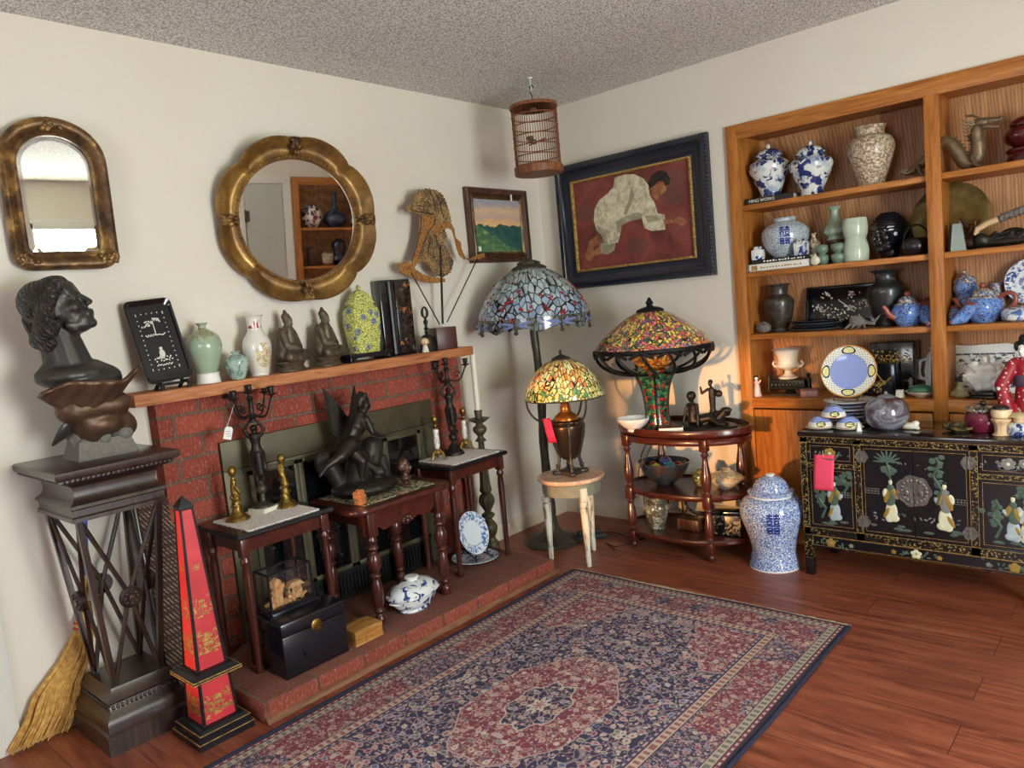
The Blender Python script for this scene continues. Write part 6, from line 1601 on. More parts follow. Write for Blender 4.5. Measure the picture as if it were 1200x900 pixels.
def one(name, label, cat, mb, mat, loc, rz=0., group=None, **k):
    return tag(mb.obj(name, mat, **k), label, cat, group, loc, rz or None)
def ginger(label, loc, rz):
    t = thing('ginger_jar', label, 'jar', loc, rz, 'blue and white lidded jars on the top shelf')
    m = MB(); m.lathe([(0,0)]+vase_prof([(.052,0),(.053,.01),(.050,.025),(.075,.08),(.098,.135),(.094,.165),(.062,.188),(.056,.197)],5)+[(0,.197)], 44); m.obj('body', M['bw_scene'], t)
    m = MB(); m.lathe(vase_prof([(.066,.196),(.070,.200),(.066,.206),(.062,.214),(.045,.228),(.02,.238),(.008,.242)],4)+[(0,.242)], 36); m.ell((0,0,.249),(.010,.010,.012)); m.obj('lid', M['bw_scene'], t)
# the book
bkk = thing('book', 'dark flat book under the far left lidded jar, top shelf', 'book', (1.396,.13,S1), rz=rad(3))
m = MB(); m.b2((-.118,-.095,0),(.118,.095,.004)); m.b2((-.118,-.095,.026),(.118,.095,.030)); m.b2((-.118,-.095,0),(.118,-.090,.030)); m.obj('cover', plain('dark_maroon_cloth','#2a1a1a',.5), bkk)
m = MB(); m.b2((-.114,-.089,.004),(.115,.092,.026)); m.obj('pages', M['paper'], bkk)
cu = bpy.data.curves.new('spine_text','FONT'); cu.body = 'MING WORKS'; cu.size = .02; cu.extrude = .0003; cu.align_x = 'LEFT'; cu.align_y = 'CENTER'
to = bpy.data.objects.new('spine_tmp', cu); COL.objects.link(to)
me = bpy.data.meshes.new_from_object(to.evaluated_get(bpy.context.evaluated_depsgraph_get())); bpy.data.objects.remove(to)
to = bpy.data.objects.new('spine_lettering', me); COL.objects.link(to); me.materials.append(M['paper']); to.parent = bkk; to.rotation_euler = (PI/2,0,0); to.location = (-.10,-.0955,.015)
ginger('blue and white landscape jar with lid standing on the book', (1.375,.125,S1+.0305), 0)
ginger('blue and white landscape jar with lid, right of the book', (1.588,.10,S1), 1.1)
one('vase','crackled brown and cream enamelled vase on the top shelf','vase',vessel(MB(),[(.060,0),(.060,.008),(.056,.02),(.076,.08),(.098,.15),(.100,.185),(.085,.215),(.064,.228),(.060,.245),(.066,.262),(.070,.268)],44),M['satsuma'],(1.852,.115,S1))
# bronze dragon
dg_ = thing('dragon_sculpture','dark bronze serpent dragon winding along the top shelf behind the post','sculpture',(2.14,.085,S1))
path = [(-.165,.0,.05),(-.14,.0,.032),(-.105,0,.036),(-.07,0,.06),(-.035,0,.10),(.0,0,.13),(.035,0,.125),(.062,0,.085),(.085,0,.04),(.11,.0,.028),(.135,-.005,.05),(.142,-.01,.09),(.138,-.012,.13),(.14,-.015,.155),(.155,-.02,.17)]
pv = vase_prof; pp = []
for i in range(len(path)-1):
    p0 = Vector(path[max(i-1,0)]); p1 = Vector(path[i]); p2 = Vector(path[i+1]); p3 = Vector(path[min(i+2,len(path)-1)])
    for k in range(6):
        t_ = k/6; pp.append(.5*((2*p1)+(p2-p0)*t_+(2*p0-5*p1+4*p2-p3)*t_*t_+(3*p1-p0-3*p2+p3)*t_**3))
M['dragon_m'] = plain('golden_brown_bronze','#75614a',.42,.45,.35,40,bump=1.)
m = MB(); nP = len(pp); m.tube(pp, [.006+.022*min(1,i/nP*2.2)*(1-.25*max(0,(i/nP-.75)*4)) for i in range(nP)], 12)
for i in range(3, nP-2, 2):
    t_ = (pp[i+1]-pp[i-1]).normalized(); up = Vector((-t_.z,0,t_.x)); r_ = .006+.022*min(1,i/nP*2.2)
    b_ = pp[i]+up*r_*.85; m.tube([b_-t_*.006, b_+up*.010+t_*-.002, b_+up*.013-t_*.004], [.005,.003,.0005], 5)
m.obj('body', M['dragon_m'], dg_)
m = MB(); hx_, hz_ = .165, .178
m.ell((hx_-.01,-.02,hz_+.004),(.032,.022,.020),rot=(0,.1,0)); m.cap((hx_+.01,-.02,hz_+.004),(hx_+.058,-.022,hz_+.002),.015,.010); m.cap((hx_+.0,-.02,hz_-.014),(hx_+.048,-.022,hz_-.026),.011,.006); m.ell((hx_+.06,-.022,hz_+.006),(.011,.013,.009))
for k in range(6): 
    a = k*.35; m.tube([(hx_-.03,-.02+.006*(k-3),hz_+.01-.008*k),(hx_-.06,-.02+.01*(k-3),hz_+.014-.014*k),(hx_-.078,-.02+.012*(k-3),hz_+.03-.016*k)],[.006,.004,.0008],5)
for s_ in (-1,1): m.tube([(hx_-.012,-.02+s_*.012,hz_+.018),(hx_-.035,-.02+s_*.02,hz_+.038),(hx_-.065,-.02+s_*.018,hz_+.042)],[.005,.004,.001],6); m.ell((hx_+.012,-.02+s_*.014,hz_+.014),(.006,.005,.006))
m.obj('horned_head', M['dragon_m'], dg_)
for x_, z_ in ((.115,.02),(-.09,.03)):
    m = MB(); m.tube([(x_,-.01,z_+.01),(x_+.012,-.035,z_+.02),(x_+.02,-.042,.018),(x_+.035,-.05,.004)],[.013,.010,.008,.006],8)
    for k in range(3): m.tube([(x_+.03,-.05,.006),(x_+.048,-.045-.012*k+.006,.004)],[.004,.001],5)
    m.obj('clawed_leg', M['dragon_m'], dg_)
t = thing('lidded_jar','dark red glazed lidded jar at the right of the dragon head','jar',(2.445,.165,S1))
rg = plain('oxblood_glaze','#4f1518',.10,coat=.6,var=.15)
m = MB(); m.lathe([(0,0)]+vase_prof([(.078,0),(.082,.01),(.078,.028),(.072,.04),(.082,.05),(.08,.06),(.06,.066)],4)+[(0,.066)],40); m.obj('stand',rg,t)
m = MB(); m.lathe([(0,.066)]+vase_prof([(.05,.066),(.082,.09),(.088,.118),(.076,.14),(.064,.148)],4)+[(0,.148)],40); m.obj('body',rg,t)
m = MB(); m.lathe(vase_prof([(.068,.148),(.07,.155),(.062,.172),(.04,.186),(.016,.19),(.014,.20),(.0,.203)],4),36); m.obj('lid',rg,t)

# second shelf
for i,(z,h,w,mt,lab,shift) in enumerate(((0,.036,.30,M['paper'],'thick white spined book, bottom of the pair, second shelf',0),(.0365,.020,.285,M['black'],'thin black book lying on the white book, second shelf',.008))):
    t = thing('book',lab,'book',(1.435+shift,.12,S2+z),rz=rad(-1+2*i))
    m = MB(); m.b2((-w/2,-.095,0),(w/2,.095,.003)); m.b2((-w/2,-.095,h-.003),(w/2,.095,h)); m.b2((-w/2,-.095,0),(w/2,-.091,h)); m.obj('cover',mt,t)
    m = MB(); m.b2((-w/2+.004,-.09,.003),(w/2-.004,.092,h-.003)); m.obj('pages',M['paper'],t)
    m = MB()
    rr = random.Random(i)
    for k in range(14): 
        u = -w/2+.06+k*.015; m.b2((u,-.0957,h*.4-.002),(u+rr.uniform(.006,.012),-.0949,h*.4+rr.uniform(.003,.007)))
    if i == 0: m.b2((-w/2+.012,-.0957,.006),(-w/2+.042,-.0949,.028))
    m.obj('spine_print',M['gold'] if i == 0 else M['paper'],t)
prof = vase_prof([(.062,0),(.066,.008),(.098,.05),(.114,.095),(.108,.135),(.078,.165),(.056,.174),(.054,.186),(.06,.192)],5)
m = MB(); vessel(m,[(.062,0),(.066,.008),(.098,.05),(.114,.095),(.108,.135),(.078,.165),(.056,.174),(.054,.186),(.06,.192)],52); glyph(m, rad_at(prof), rad(-70), .062, .046, .080)
one('wide_jar','round wide blue scroll jar with bold blue character, on the books','jar',m,[M['bw_wide'],bpy.data.materials['cobalt_blue_paint']],(1.437,.125,S2+.057))
sqv = lambda a,z: 1/max(abs(cos(a)),abs(sin(a)))**.6
one('tea_caddy','tiny square white jar with blue marks at the left end of the books','jar',vessel(MB(),[(.026,0),(.028,.004),(.028,.044),(.02,.052),(.016,.056),(.019,.064)],24,fn=sqv),M['bw_flor'],(1.327,.045,S2+.057))
one('tea_caddy','tiny square blue patterned jar at the right end of the books','jar',vessel(MB(),[(.028,0),(.030,.004),(.032,.05),(.028,.064),(.018,.070),(.020,.076)],24,fn=sqv),M['bw_scene'],(1.543,.048,S2+.057))
one('bottle_vase','small slim grey bottle vase behind the tiny blue jar','vase',vessel(MB(),[(.018,0),(.02,.004),(.027,.03),(.024,.055),(.010,.075),(.009,.09),(.013,.10)],24),M['satsuma'],(1.578,.12,S2+.057))
one('figurine','tiny grey figurine before the left end of the books','figurine',MB().lathe(vase_prof([(0,0),(.012,0),(.013,.008),(.010,.02),(.012,.032),(.006,.04),(0,.045)],3),16),M['stone'],(1.272,.04,S2))
t = thing('carved_stand','small dark round stand under the lobed celadon vase','stand',(1.668,.155,S2))
m = MB(); m.lathe([(0,.10),(.045,.10),(.047,.106),(.045,.112),(0,.112)],28)
for k in range(4):
    a = k*PI/2+.6; m.tube([(.038*cos(a),.038*sin(a),.10),(.044*cos(a),.044*sin(a),.06),(.036*cos(a),.036*sin(a),.02),(.044*cos(a),.044*sin(a),.0)],.006,8)
m.lathe([(.034,.008),(.042,.008),(.042,.016),(.034,.016),(.034,.008)],24); m.obj('stand',M['carved'],t)
one('lobed_vase','grey green lobed vase with flared neck raised on a dark stand','vase',vessel(MB(),[(.036,0),(.040,.004),(.034,.016),(.052,.035),(.050,.055),(.03,.085),(.020,.11),(.020,.14),(.032,.158)],48,fn=lambda a,z: 1+(.04*cos(8*a) if z < .1 else .01)),M['celadon'],(1.668,.155,S2+.1125))
gp = [(.020,0),(.022,.004),(.030,.025),(.026,.042),(.016,.050),(.026,.062),(.030,.075),(.024,.09),(.018,.094)]
one('gourd_vase','left one of two small dark green gourd vases','vase',vessel(MB(),gp,28),M['celadon_d'],(1.632,.07,S2),group='green gourd vases')
one('gourd_vase','right one of two small dark green gourd vases','vase',vessel(MB(),[(r*1.12,z) for r,z in gp],28),M['celadon_d'],(1.705,.07,S2),group='green gourd vases')
t = thing('snuff_bottle','tiny cream round snuff bottle in front of the gourd vases','bottle',(1.612,.028,S2))
m = MB(); m.ell((0,0,.022),(.023,.014,.022)); m.lathe([(.007,.04),(.006,.048),(.008,.05),(0,.05)],14); m.obj('body',M['cream_porc'],t)
m = MB(); m.ell((0,0,.054),(.006,.006,.006)); m.obj('stopper',M['terracotta'],t)
one('waisted_vase','tall pale green waisted cylinder vase on the second shelf','vase',vessel(MB(),[(.048,0),(.054,.006),(.057,.05),(.050,.09),(.046,.105),(.052,.125),(.056,.16),(.052,.19),(.050,.198)],48,fn=lambda a,z: 1+.02*cos(6*a)),M['lightcel'],(1.778,.09,S2))
t = thing('mask_head','black glossy sculpted head on the second shelf','head',(1.908,.135,S2))
P = xf(head_prims(), TRS((0,0,.115),(0,0,rad(150)),.185)) + [('c',(0,0.01,.03),(0,.01,.08),.045,.045),('e',(0,.03,.12),(.08,.08,.09))]
blob('head',P,.0048,M['ebony'],t,2)
m = MB()
for k in range(8): m.tube([(.074*cos(u)*cos(k*.18-.1),.005+.072*sin(u)*cos(k*.18-.1),.125+.085*sin(k*.18-.1)) for u in [i*2*PI/28 for i in range(28)]],.0045,6,closed=True)
m.obj('hair_bands',M['ebony'],t)
t = thing('basket_pot','small black round pot with an arched wire handle','pot',(2.036,.075,S2))
m = MB(); vessel(m,[(.036,0),(.048,.01),(.060,.035),(.055,.062),(.040,.075)],32); m.obj('pot',M['ebony'],t)
m = MB(); m.tube([(.05*cos(a),0,.065+.068*sin(a)) for a in [PI*k/14 for k in range(15)]],.004,8); m.obj('handle',M['iron'],t)
pm_ = plain('antique_brass_charger','#7d6d40',.36,.6,.35,22,bump=1.)
o = MB().lathe([(0,0),(.095,0),(.108,.006),(.150,.014),(.156,.018),(.150,.020),(.106,.012),(.094,.006),(0,.006)],56).obj('charger',pm_); o.rotation_euler = (rad(74),0,0)
tag(o,'large dark brass dish standing behind the bookcase post','dish',loc=(2.145,.205,S2+.150))
one('crystal','grey faceted crystal block in front of the brass dish','crystal',MB().taper((0,0,0),.062,.05,.036,.03,.115),plain('grey_crystal','#5d626c',.3),(2.188,.09,S2),.5)
t = thing('carved_coral','dark jagged carved cluster in front of the brass dish','carving',(2.225,.16,S2))
rr = random.Random(12); P = [('e',(0,0,.03),(.045,.03,.03))]+[('c',(rr.uniform(-.03,.03),rr.uniform(-.02,.02),.02),(rr.uniform(-.04,.04),rr.uniform(-.02,.02),rr.uniform(.07,.15)),.012,.006) for _ in range(12)]
blob('cluster',P,.0045,M['bronze_b'],t,2)
t = thing('tusk_knife','curved bone and dark horn piece resting on the carved dragon stand','knife',(2.34,.12,S2+.072))
m = MB(); m.tube([(-.085,-.01,-.012),(-.075,-.01,.012),(-.04,-.01,.030),(.0,-.01,.042)],[.008,.013,.013,.013],12); m.obj('bone_end',M['skinwood'],t)
m = MB(); m.tube([(.0,-.01,.042),(.05,-.01,.058),(.11,-.01,.075),(.17,-.01,.08)],[.014,.017,.018,.016],12); 
for k in range(9): m.tube([(.01+k*.017+.017*cos(a)*0-.0,-.01+.019*cos(a),.046+k*.0045+.019*sin(a)) for a in [i*2*PI/12 for i in range(12)]],.002,5,closed=True)
m.obj('horn_grip',M['stone'],t)
t = thing('dragon_stand','low dark carved dragon stand under the bone and horn piece','stand',(2.36,.12,S2))
rr = random.Random(21); P = [('e',(0,0,.02),(.11,.03,.02)),('e',(-.085,-.01,.035),(.03,.024,.032)),('e',(.03,0,.045),(.05,.022,.03))]+[('c',(rr.uniform(-.1,.1),rr.uniform(-.02,.02),.02),(rr.uniform(-.11,.11),rr.uniform(-.03,.02),rr.uniform(.03,.068)),.012,.007) for _ in range(16)]
blob('carving',P,.0046,M['bronze'],t,1)

# third shelf
dvp = [(.044,0),(.046,.008),(.042,.016),(.060,.06),(.074,.13),(.070,.165),(.048,.185),(.046,.205),(.050,.225),(.060,.236),(.062,.24)]
one('vase','dark relief vase at the left end of the third shelf','vase',vessel(MB(),dvp,40),relief('dark_relief','#2a2421','#4a3f38',42,rough=.4),(1.383,.13,S3),group=None)
one('vase','dark flared vase with silvery flower beside the black tray','vase',vessel(MB(),[(r*1.08,z*1.09) for r,z in [(.044,0),(.046,.008),(.042,.016),(.060,.06),(.074,.13),(.072,.165),(.048,.185),(.040,.205),(.044,.225),(.064,.238),(.068,.24)]],40),relief('charcoal_floral','#26272a','#6a6c6a',26,(.58,.66),.4),(1.878,.168,S3))
rr = random.Random(5)
def urchin(label, loc, r_, seed, cat='shell'):
    m = MB(); q = random.Random(seed); m.ell((0,0,r_*.8),(r_,r_*.8,r_*.78))
    for k in range(60):
        a, b_ = q.uniform(0,2*PI), q.uniform(-.4,1.5); d = Vector((cos(a)*cos(b_),.8*sin(a)*cos(b_),.8*sin(b_)))
        m.tube([Vector((0,0,r_*.8))+d*r_*.9, Vector((0,0,r_*.8))+d*r_*1.15],[r_*.10,r_*.03],5)
    return one('spiny_shell',label,cat,m,M['stone'],loc)
urchin('dark spiny shell before the left dark vase',(1.335,.045,S3),.034,1)
for k in range(4):
    m = MB(); m.lathe([(0,0),(.80,0),(.92,.006/.1*.1),(1.,.010),(.985,.0125),(.9,.009),(.78,.004),(0,.004)],48,sq=(.125,.085),fn=lambda a,z: 1+.012*cos(10*a))
    one('dark_plate',['black plate with pale edge, lowest of the stack before the tray','second black plate from the bottom of the stack before the tray','third black plate from the bottom of the stack before the tray','black plate on top of the stack before the tray'][k],'plate',m,plain('black_pearl_glaze_%d'%k,'#23252c' if k%2 else '#3a3f49',.18,coat=.4),(1.575+.003*(-1)**k,.088,S3+k*.0127),group='stacked black plates')
t = thing('inlaid_tray','black rectangular tray inlaid with pale blossom branches','tray',(1.655,.205,S3))
T = TRS((0,0,0),(rad(-14),0,0))
m = MB(); m.b2((-.165,-.006,0),(.165,.006,.205),bev=.004,M=T)
for a_,b_ in (((-.17,-.014,0),(-.158,.006,.21)),((.158,-.014,0),(.17,.006,.21)),((-.17,-.014,.198),(.17,.006,.21)),((-.17,-.014,0),(.17,.006,.012))): m.b2(a_,b_,bev=.003,M=T)
q = random.Random(3)
def spot(x,z,r_,k=5): m.add([(x+r_*cos(2*PI*i/k+q.random()),-.0068,z+r_*sin(2*PI*i/k)) for i in range(k)],[tuple(range(k))],1,False,T)
for cx,cz,n_,s_ in ((-.07,.165,14,.022),(.05,.165,12,.025),(-.10,.10,22,.03),(.11,.115,22,.03),(.04,.10,18,.035),(-.03,.08,16,.04),(-.03,.04,26,.06),(.06,.045,10,.05)):
    for k in range(n_): spot(cx+q.gauss(0,s_*.6),cz+q.gauss(0,s_*.38),q.uniform(.003,.0065))
for k in range(16): spot(-.01+k*.005,.135-k*.004+q.uniform(-.002,.002),.0035)
m.obj('tray_body',[M['lacquer'],plain('pearl_inlay_shell','#c8c4b4',.3,var=.25,scale=30)],t)
t = thing('bronze_crab','small dark bronze sea creature before the charcoal vase','figurine',(1.775,.07,S3))
P = [('e',(0,0,.032),(.036,.024,.030)),('c',(.03,0,.03),(.075,-.01,.02),.012,.008),('c',(.07,-.01,.02),(.10,0,.055),.008,.004),('c',(.07,-.01,.02),(.09,-.02,.045),.007,.003)]+[('c',(-.03+.02*k,-.01,.02),(-.045+.03*k,-.035,.004),.007,.005) for k in range(4)]+[('e',(-.02+.012*k,-.012,.055),(.007,.007,.008)) for k in range(4)]
blob('body',P,.0036,M['stone'],t,1)
def teapot(label, loc, rz, s_, shape=0):
    t = thing('teapot',label,'teapot',loc,rz,'blue enamel teapots')
    m = MB(); m.lathe([(0,0)]+vase_prof([(.036*s_,0),(.04*s_,.006*s_),(.058*s_,.035*s_),(.062*s_,.06*s_),(.05*s_,.085*s_),(.034*s_,.095*s_)],4)+[(0,.095*s_)],36,fn=lambda a,z: 1+.03*cos(6*a)); m.obj('body',M['cloisonne'],t)
    m = MB(); m.lathe([(.057*s_,.058*s_),(.056*s_,.066*s_),(.048*s_,.088*s_),(.034*s_,.0975*s_),(.032*s_,.0955*s_)],36,fn=lambda a,z: 1.012+.03*cos(6*a)); m.obj('shoulder_band',M['cloisonne2'],t)
    m = MB(); m.lathe(vase_prof([(.036*s_,.095*s_),(.032*s_,.108*s_),(.018*s_,.118*s_),(.006*s_,.122*s_)],3)+[(0,.122*s_)],28); o = m.obj('lid',M['cloisonne2'],t)
    m = MB(); m.ell((0,0,.130*s_),(.011*s_,.011*s_,.010*s_)); m.obj('knob',M['terra_r'],o)
    m = MB(); m.tube(spl([(-.055*s_,0,.04*s_),(-.078*s_,0,.055*s_),(-.09*s_,0,.078*s_),(-.102*s_,0,.088*s_)],4),[(.015-.009*i/12)*s_ for i in range(13)],12); pl(m.obj('spout',M['terra_r'],t),'coral coloured spout')
    m = MB(); m.tube(spl([(.050*s_,0,.082*s_),(.080*s_,0,.10*s_),(.104*s_,0,.088*s_),(.098*s_,0,.055*s_),(.058*s_,0,.035*s_)]),.0075*s_,10); pl(m.obj('handle',M['terra_r'],t),'coral coloured handle')
M['terra_r'] = plain('coral_red_enamel','#8d4a3c',.2,var=.2,coat=.3)
teapot('blue enamel teapot with coral knob left of the bookcase post',(1.985,.10,S3),.75,1.12)
teapot('blue enamel teapot right of the post with coral loop handle',(2.275,.125,S3),-.25,1.2)
def shoe(label, loc, rz, s_):
    """enamelled blue slipper shaped cup"""
    t = thing('slipper_cup',label,'ornament',loc,rz,'blue enamel slipper cups')
    P = [('c',(0,-.06*s_,.016*s_),(0,.0,.035*s_),.014*s_,.034*s_),('c',(0,0,.035*s_),(0,.05*s_,.07*s_),.034*s_,.032*s_)]
    blob('body',P,.004*s_,M['cloisonne'],t,2)
    m = MB(); m.lathe([(.0,0),(.026*s_,0),(.031*s_,.006*s_),(.028*s_,.012*s_),(.02*s_,.010*s_),(0,.004*s_)],24,M=TRS((0,.058*s_,.088*s_),(rad(-25),0,0))); m.obj('coral_mouth',M['terra_r'],t)
    m = MB(); m.ell((0,-.072*s_,.018*s_),(.010*s_,.006*s_,.008*s_)); m.obj('toe',M['terra_r'],t)
shoe('blue enamel slipper cup immediately left of the bookcase post',(2.078,.045,S3),.25,.9)
shoe('blue enamel slipper cup leaning before the right hand teapot',(2.212,.03,S3),-.55,.85)
shoe('blue enamel slipper cup half hidden right behind the post',(2.172,.085,S3),.1,.7)
t = thing('covered_vase','tall blue enamel covered jar just behind the bookcase post','jar',(2.192,.215,S3))
t.scale = (.92,.92,1)
m = MB(); m.lathe([(0,0)]+vase_prof([(.03,0),(.034,.01),(.05,.05),(.052,.09),(.04,.115),(.045,.13),(.052,.15),(.044,.175)],4)+[(0,.175)],36); m.obj('body',M['cloisonne'],t)
m = MB(); m.lathe(vase_prof([(.05,.172),(.052,.178),(.04,.195),(.018,.205),(.008,.208)],3)+[(0,.208)],30); m.ell((0,0,.218),(.012,.012,.011)); m.obj('lid',M['cloisonne2'],t)
t = thing('rosy_teapot_handle_vase','small reddish brown floral jug behind the right teapot','jug',(2.305,.235,S3))
t.scale = (.68,.68,1)
m = MB(); vessel(m,[(.03,0),(.034,.006),(.05,.05),(.048,.10),(.034,.135),(.04,.16)],32); m.obj('body',M['cloisonne2'],t)
m = MB(); m.tube([(.03,0,.15),(.06,0,.15),(.075,0,.11),(.045,0,.06)],.007,8); m.obj('handle',M['terra_r'],t)
o = MB().lathe([(r*1.,z) for r,z in plate_prof(.098,.016)],48).obj('display_plate',bw_plate_mat('blue_willow_rim','0.098' and .098,'#dfe3ea','#34508f',True)); o.rotation_euler = (rad(78),0,0)
tag(o,'blue and white plate standing on the right end of the third shelf','plate',loc=(2.44,.215,S3+.155))
t = thing('covered_box','low round blue and white covered box before the standing plate','box',(2.42,.10,S3))
m = MB(); m.lathe([(0,0),(.062,0),(.075,.01),(.078,.028),(.076,.034),(0,.034)],40); m.obj('box',M['bw_plate'],t)
m = MB(); m.lathe([(0,.034),(.078,.034),(.078,.040),(.066,.052),(.03,.060),(0,.061)],40); m.obj('lid',M['bw_plate'],t)
one('book','dark book lying under the standing blue and white plate','book',MB().b2((-.085,-.03,0),(.085,.03,.055),bev=.003),M['carved'],(2.445,.225,S3))

# ledge
t = thing('lady_figurine','tiny figurine in a pale pink dress at the left end of the ledge','figurine',(1.285,.03,S4))
m = MB(); m.lathe(vase_prof([(0,0),(.024,0),(.024,.004),(.020,.02),(.017,.045),(.012,.062),(.015,.072),(.006,.082),(.0,.083)],3),20); m.obj('dress',plain('pale_pink_glaze','#d9b3b5',.2,coat=.3),t)
m = MB(); m.ell((0,0,.092),(.009,.009,.011)); m.cap((-.014,0,.07),(-.026,-.008,.085),.004,.003); m.cap((.014,0,.07),(.026,-.006,.082),.004,.003); m.obj('head_and_arms',M['porc'],t)
m = MB(); m.ell((0,.003,.099),(.010,.010,.008)); m.ell((-.008,.0,.095),(.005,.006,.008)); m.obj('hair',M['black'],t)
t = thing('bronze_plinth','dark green bronze plinth with figures under the white urn','stand',(1.432,.10,S4))
m = MB(); m.b2((-.09,-.05,.03),(.09,.05,.082),bev=.006); m.b2((-.085,-.045,0),(.085,.045,.008)); m.lathe([(0,.008),(.03,.008),(.02,.02),(.035,.03),(0,.03)],20)
for s_ in (-1,1): m.cap((s_*.105,-.02,.02),(s_*.10,-.02,.09),.012,.008); m.ell((s_*.10,-.02,.10),(.010,.012,.012))
for k in range(9): m.ell((-.075+k*.019,-.051,.055),(.008,.006,.014),seg=8,rings=6)
m.obj('plinth',plain('green_black_bronze','#1f2725',.4,.4,.3,40,bump=.4),t)
t = thing('white_urn','white two handled campana urn on the dark plinth','urn',(1.425,.10,S4+.0825))
m = MB(); vessel(m,[(.046,0),(.048,.008),(.03,.016),(.018,.03),(.022,.042),(.05,.055),(.058,.07),(.05,.08),(.052,.11),(.064,.138),(.078,.148)],40,depth=.6); m.obj('body',M['porc'],t)
for s_ in (-1,1):
    m = MB(); m.tube([(s_*.05,0,.058),(s_*.068,0,.062),(s_*.078,0,.075),(s_*.070,0,.088),(s_*.064,0,.082)],[.007,.007,.006,.005,.004],10); m.obj('handle',M['porc'],t)
t = thing('trinket_box','small pink and white box beside the display plate','box',(1.545,.055,S4),rz=.15)
m = MB(); m.b2((-.04,-.028,0),(.04,.028,.03),bev=.003); m.obj('box',plain('pink_floral_card','#c79a90',.5,var=.3,scale=60),t)
m = MB(); m.b2((-.041,-.029,.030),(.041,.029,.038),bev=.003); m.obj('lid',plain('rose_card','#9c6a62',.5,var=.2),t)
one('bowl','small shallow white dish behind the display plate','bowl',vessel(MB(),[(.02,0),(.022,.004),(.018,.05),(.02,.08),(.05,.095),(.058,.10)],28),M['porc'],(1.625,.20,S4))
n = NT('lilac_plate'); o_ = n.obj(); s_ = n.sep(o_); d_ = n.math('SQRT', n.math('ADD', n.math('MULTIPLY', s_[0], s_[0]), n.math('MULTIPLY', s_[1], s_[1])))
a_ = n.math('ARCTAN2', s_[1], s_[0]); band = n.math('SINE', n.math('MULTIPLY', a_, 36.)); tri = n.math('MULTIPLY', band, n.math('SINE', n.math('MULTIPLY', d_, 480.)))
rimc = n.ramp(tri, [(.0,'#e9e6da'),(.45,'#dfd9c2'),(.6,'#3a3f5a'),(.9,'#c8c6c8')])
fo = n.math('MULTIPLY', n.math('ARCSINE', n.math('SINE', n.math('MULTIPLY', a_, 2.))), .5)
el = n.math('ADD', n.math('POWER', n.math('DIVIDE', n.math('MULTIPLY', fo, d_), .030), 2.), n.math('POWER', n.math('DIVIDE', n.math('SUBTRACT', d_, .096), .0165), 2.)); med = n.lt(el, 1.); med2 = n.lt(el, .58)
med = n.math('MULTIPLY', med, n.lt(n.math('ABSOLUTE', fo), .36)); med2 = n.math('MULTIPLY', med2, n.lt(n.math('ABSOLUTE', fo), .36))
c_ = n.mix(n.gt(d_, .080), '#8f9fd8', rimc); c_ = n.mix(med, c_, '#1f2430'); c_ = n.mix(med2, c_, n.mix(n.gt(n.noise(o_, 120, 2), .5), '#dcd47a', '#e9e3b5')); c_ = n.mix(n.gt(d_, .1125), c_, '#c98f4a')
M['lilac'] = n.done(c_, .12, coat=.4)
o = MB().lathe([(0,.003),(.07,.003),(.08,.006),(.117,.016),(.119,.019),(.116,.021),(.079,.011),(.07,.008),(0,.008)],56).obj('display_plate',M['lilac']); o.rotation_euler = (rad(74),0,rad(6))
# stacked lilac plates and cups on the sideboard carry the display plate
CT = .6535
tag(o,'lilac centred plate with patterned rim standing upright on the plate stack','plate',loc=(1.795,-.135,CT+.113+.118))
t = thing('plate_easel','small dark wooden easel under the upright lilac plate','easel',(1.795,-.14,CT+.1085))
for s_ in (-1,1):
    m = MB(); m.tube([(s_*.05,-.06,.0),(s_*.05,-.055,.02),(s_*.05,-.035,.012),(s_*.045,-.02,.02),(s_*.04,.02,.12)],.004,8); m.tube([(s_*.045,-.015,.03),(s_*.04,.06,.0)],.004,8); m.obj('side_rail',M['rosewood'],t)
m = MB(); m.tube([(-.05,-.035,.012),(.05,-.035,.012)],.004,8); m.obj('crossbar',M['rosewood'],t)
t = thing('black_box','black lacquer box with gold bird scene standing before a taller one','box',(1.862,.085,S4),rz=rad(-3))
m = MB(); m.b2((-.075,-.035,0),(.075,.035,.155),bev=.003); m.obj('case',M['lacquer'],t)
m = MB(); q = random.Random(9)
def gsp(x,z,r_,y=-.0358,k=5): m.add([(x+r_*cos(2*PI*i/k)*1.3,y,z+r_*sin(2*PI*i/k)) for i in range(k)],[tuple(range(k))],0,False)
for k in range(22): gsp(-.02+k*.0022,.135-k*.0032,.003)
for k in range(26): gsp(.015+q.gauss(0,.012),.06+q.gauss(0,.008),.004)
for k in range(14): gsp(.03+k*.0018,.06+k*.0022,.0035)
for k in range(30): gsp(q.uniform(-.05,.03),.03+q.uniform(-.01,.03),.0026)
m.obj('gold_scene',M['gold'],t,fix=False)
t = thing('black_box','taller black lacquer chest with gold figures at the back of the ledge','box',(1.90,.195,S4))
m = MB(); m.b2((-.095,-.055,0),(.095,.055,.245),bev=.006); m.obj('case',M['lacquer'],t)
m = MB()
for k in range(110): gsp(q.uniform(-.085,.085),.15+abs(q.gauss(0,.028)),q.uniform(.002,.005),-.0558)
m.obj('gold_scene',M['gold'],t,fix=False)
one('figurine','tiny white block figurine beside the black box','figurine',MB().taper((0,0,0),.032,.03,.026,.026,.035),M['cream_porc'],(1.955,.045,S4))
one('figurine','slim grey figurine standing behind the tiny white block','figurine',MB().lathe(vase_prof([(0,0),(.014,0),(.013,.03),(.009,.055),(.012,.07),(0,.085)],3),14),M['stone'],(1.985,.11,S4))
t = thing('leaf_dish','cream dish piled with green leaf shape beside the post','dish',(2.04,.07,S4))
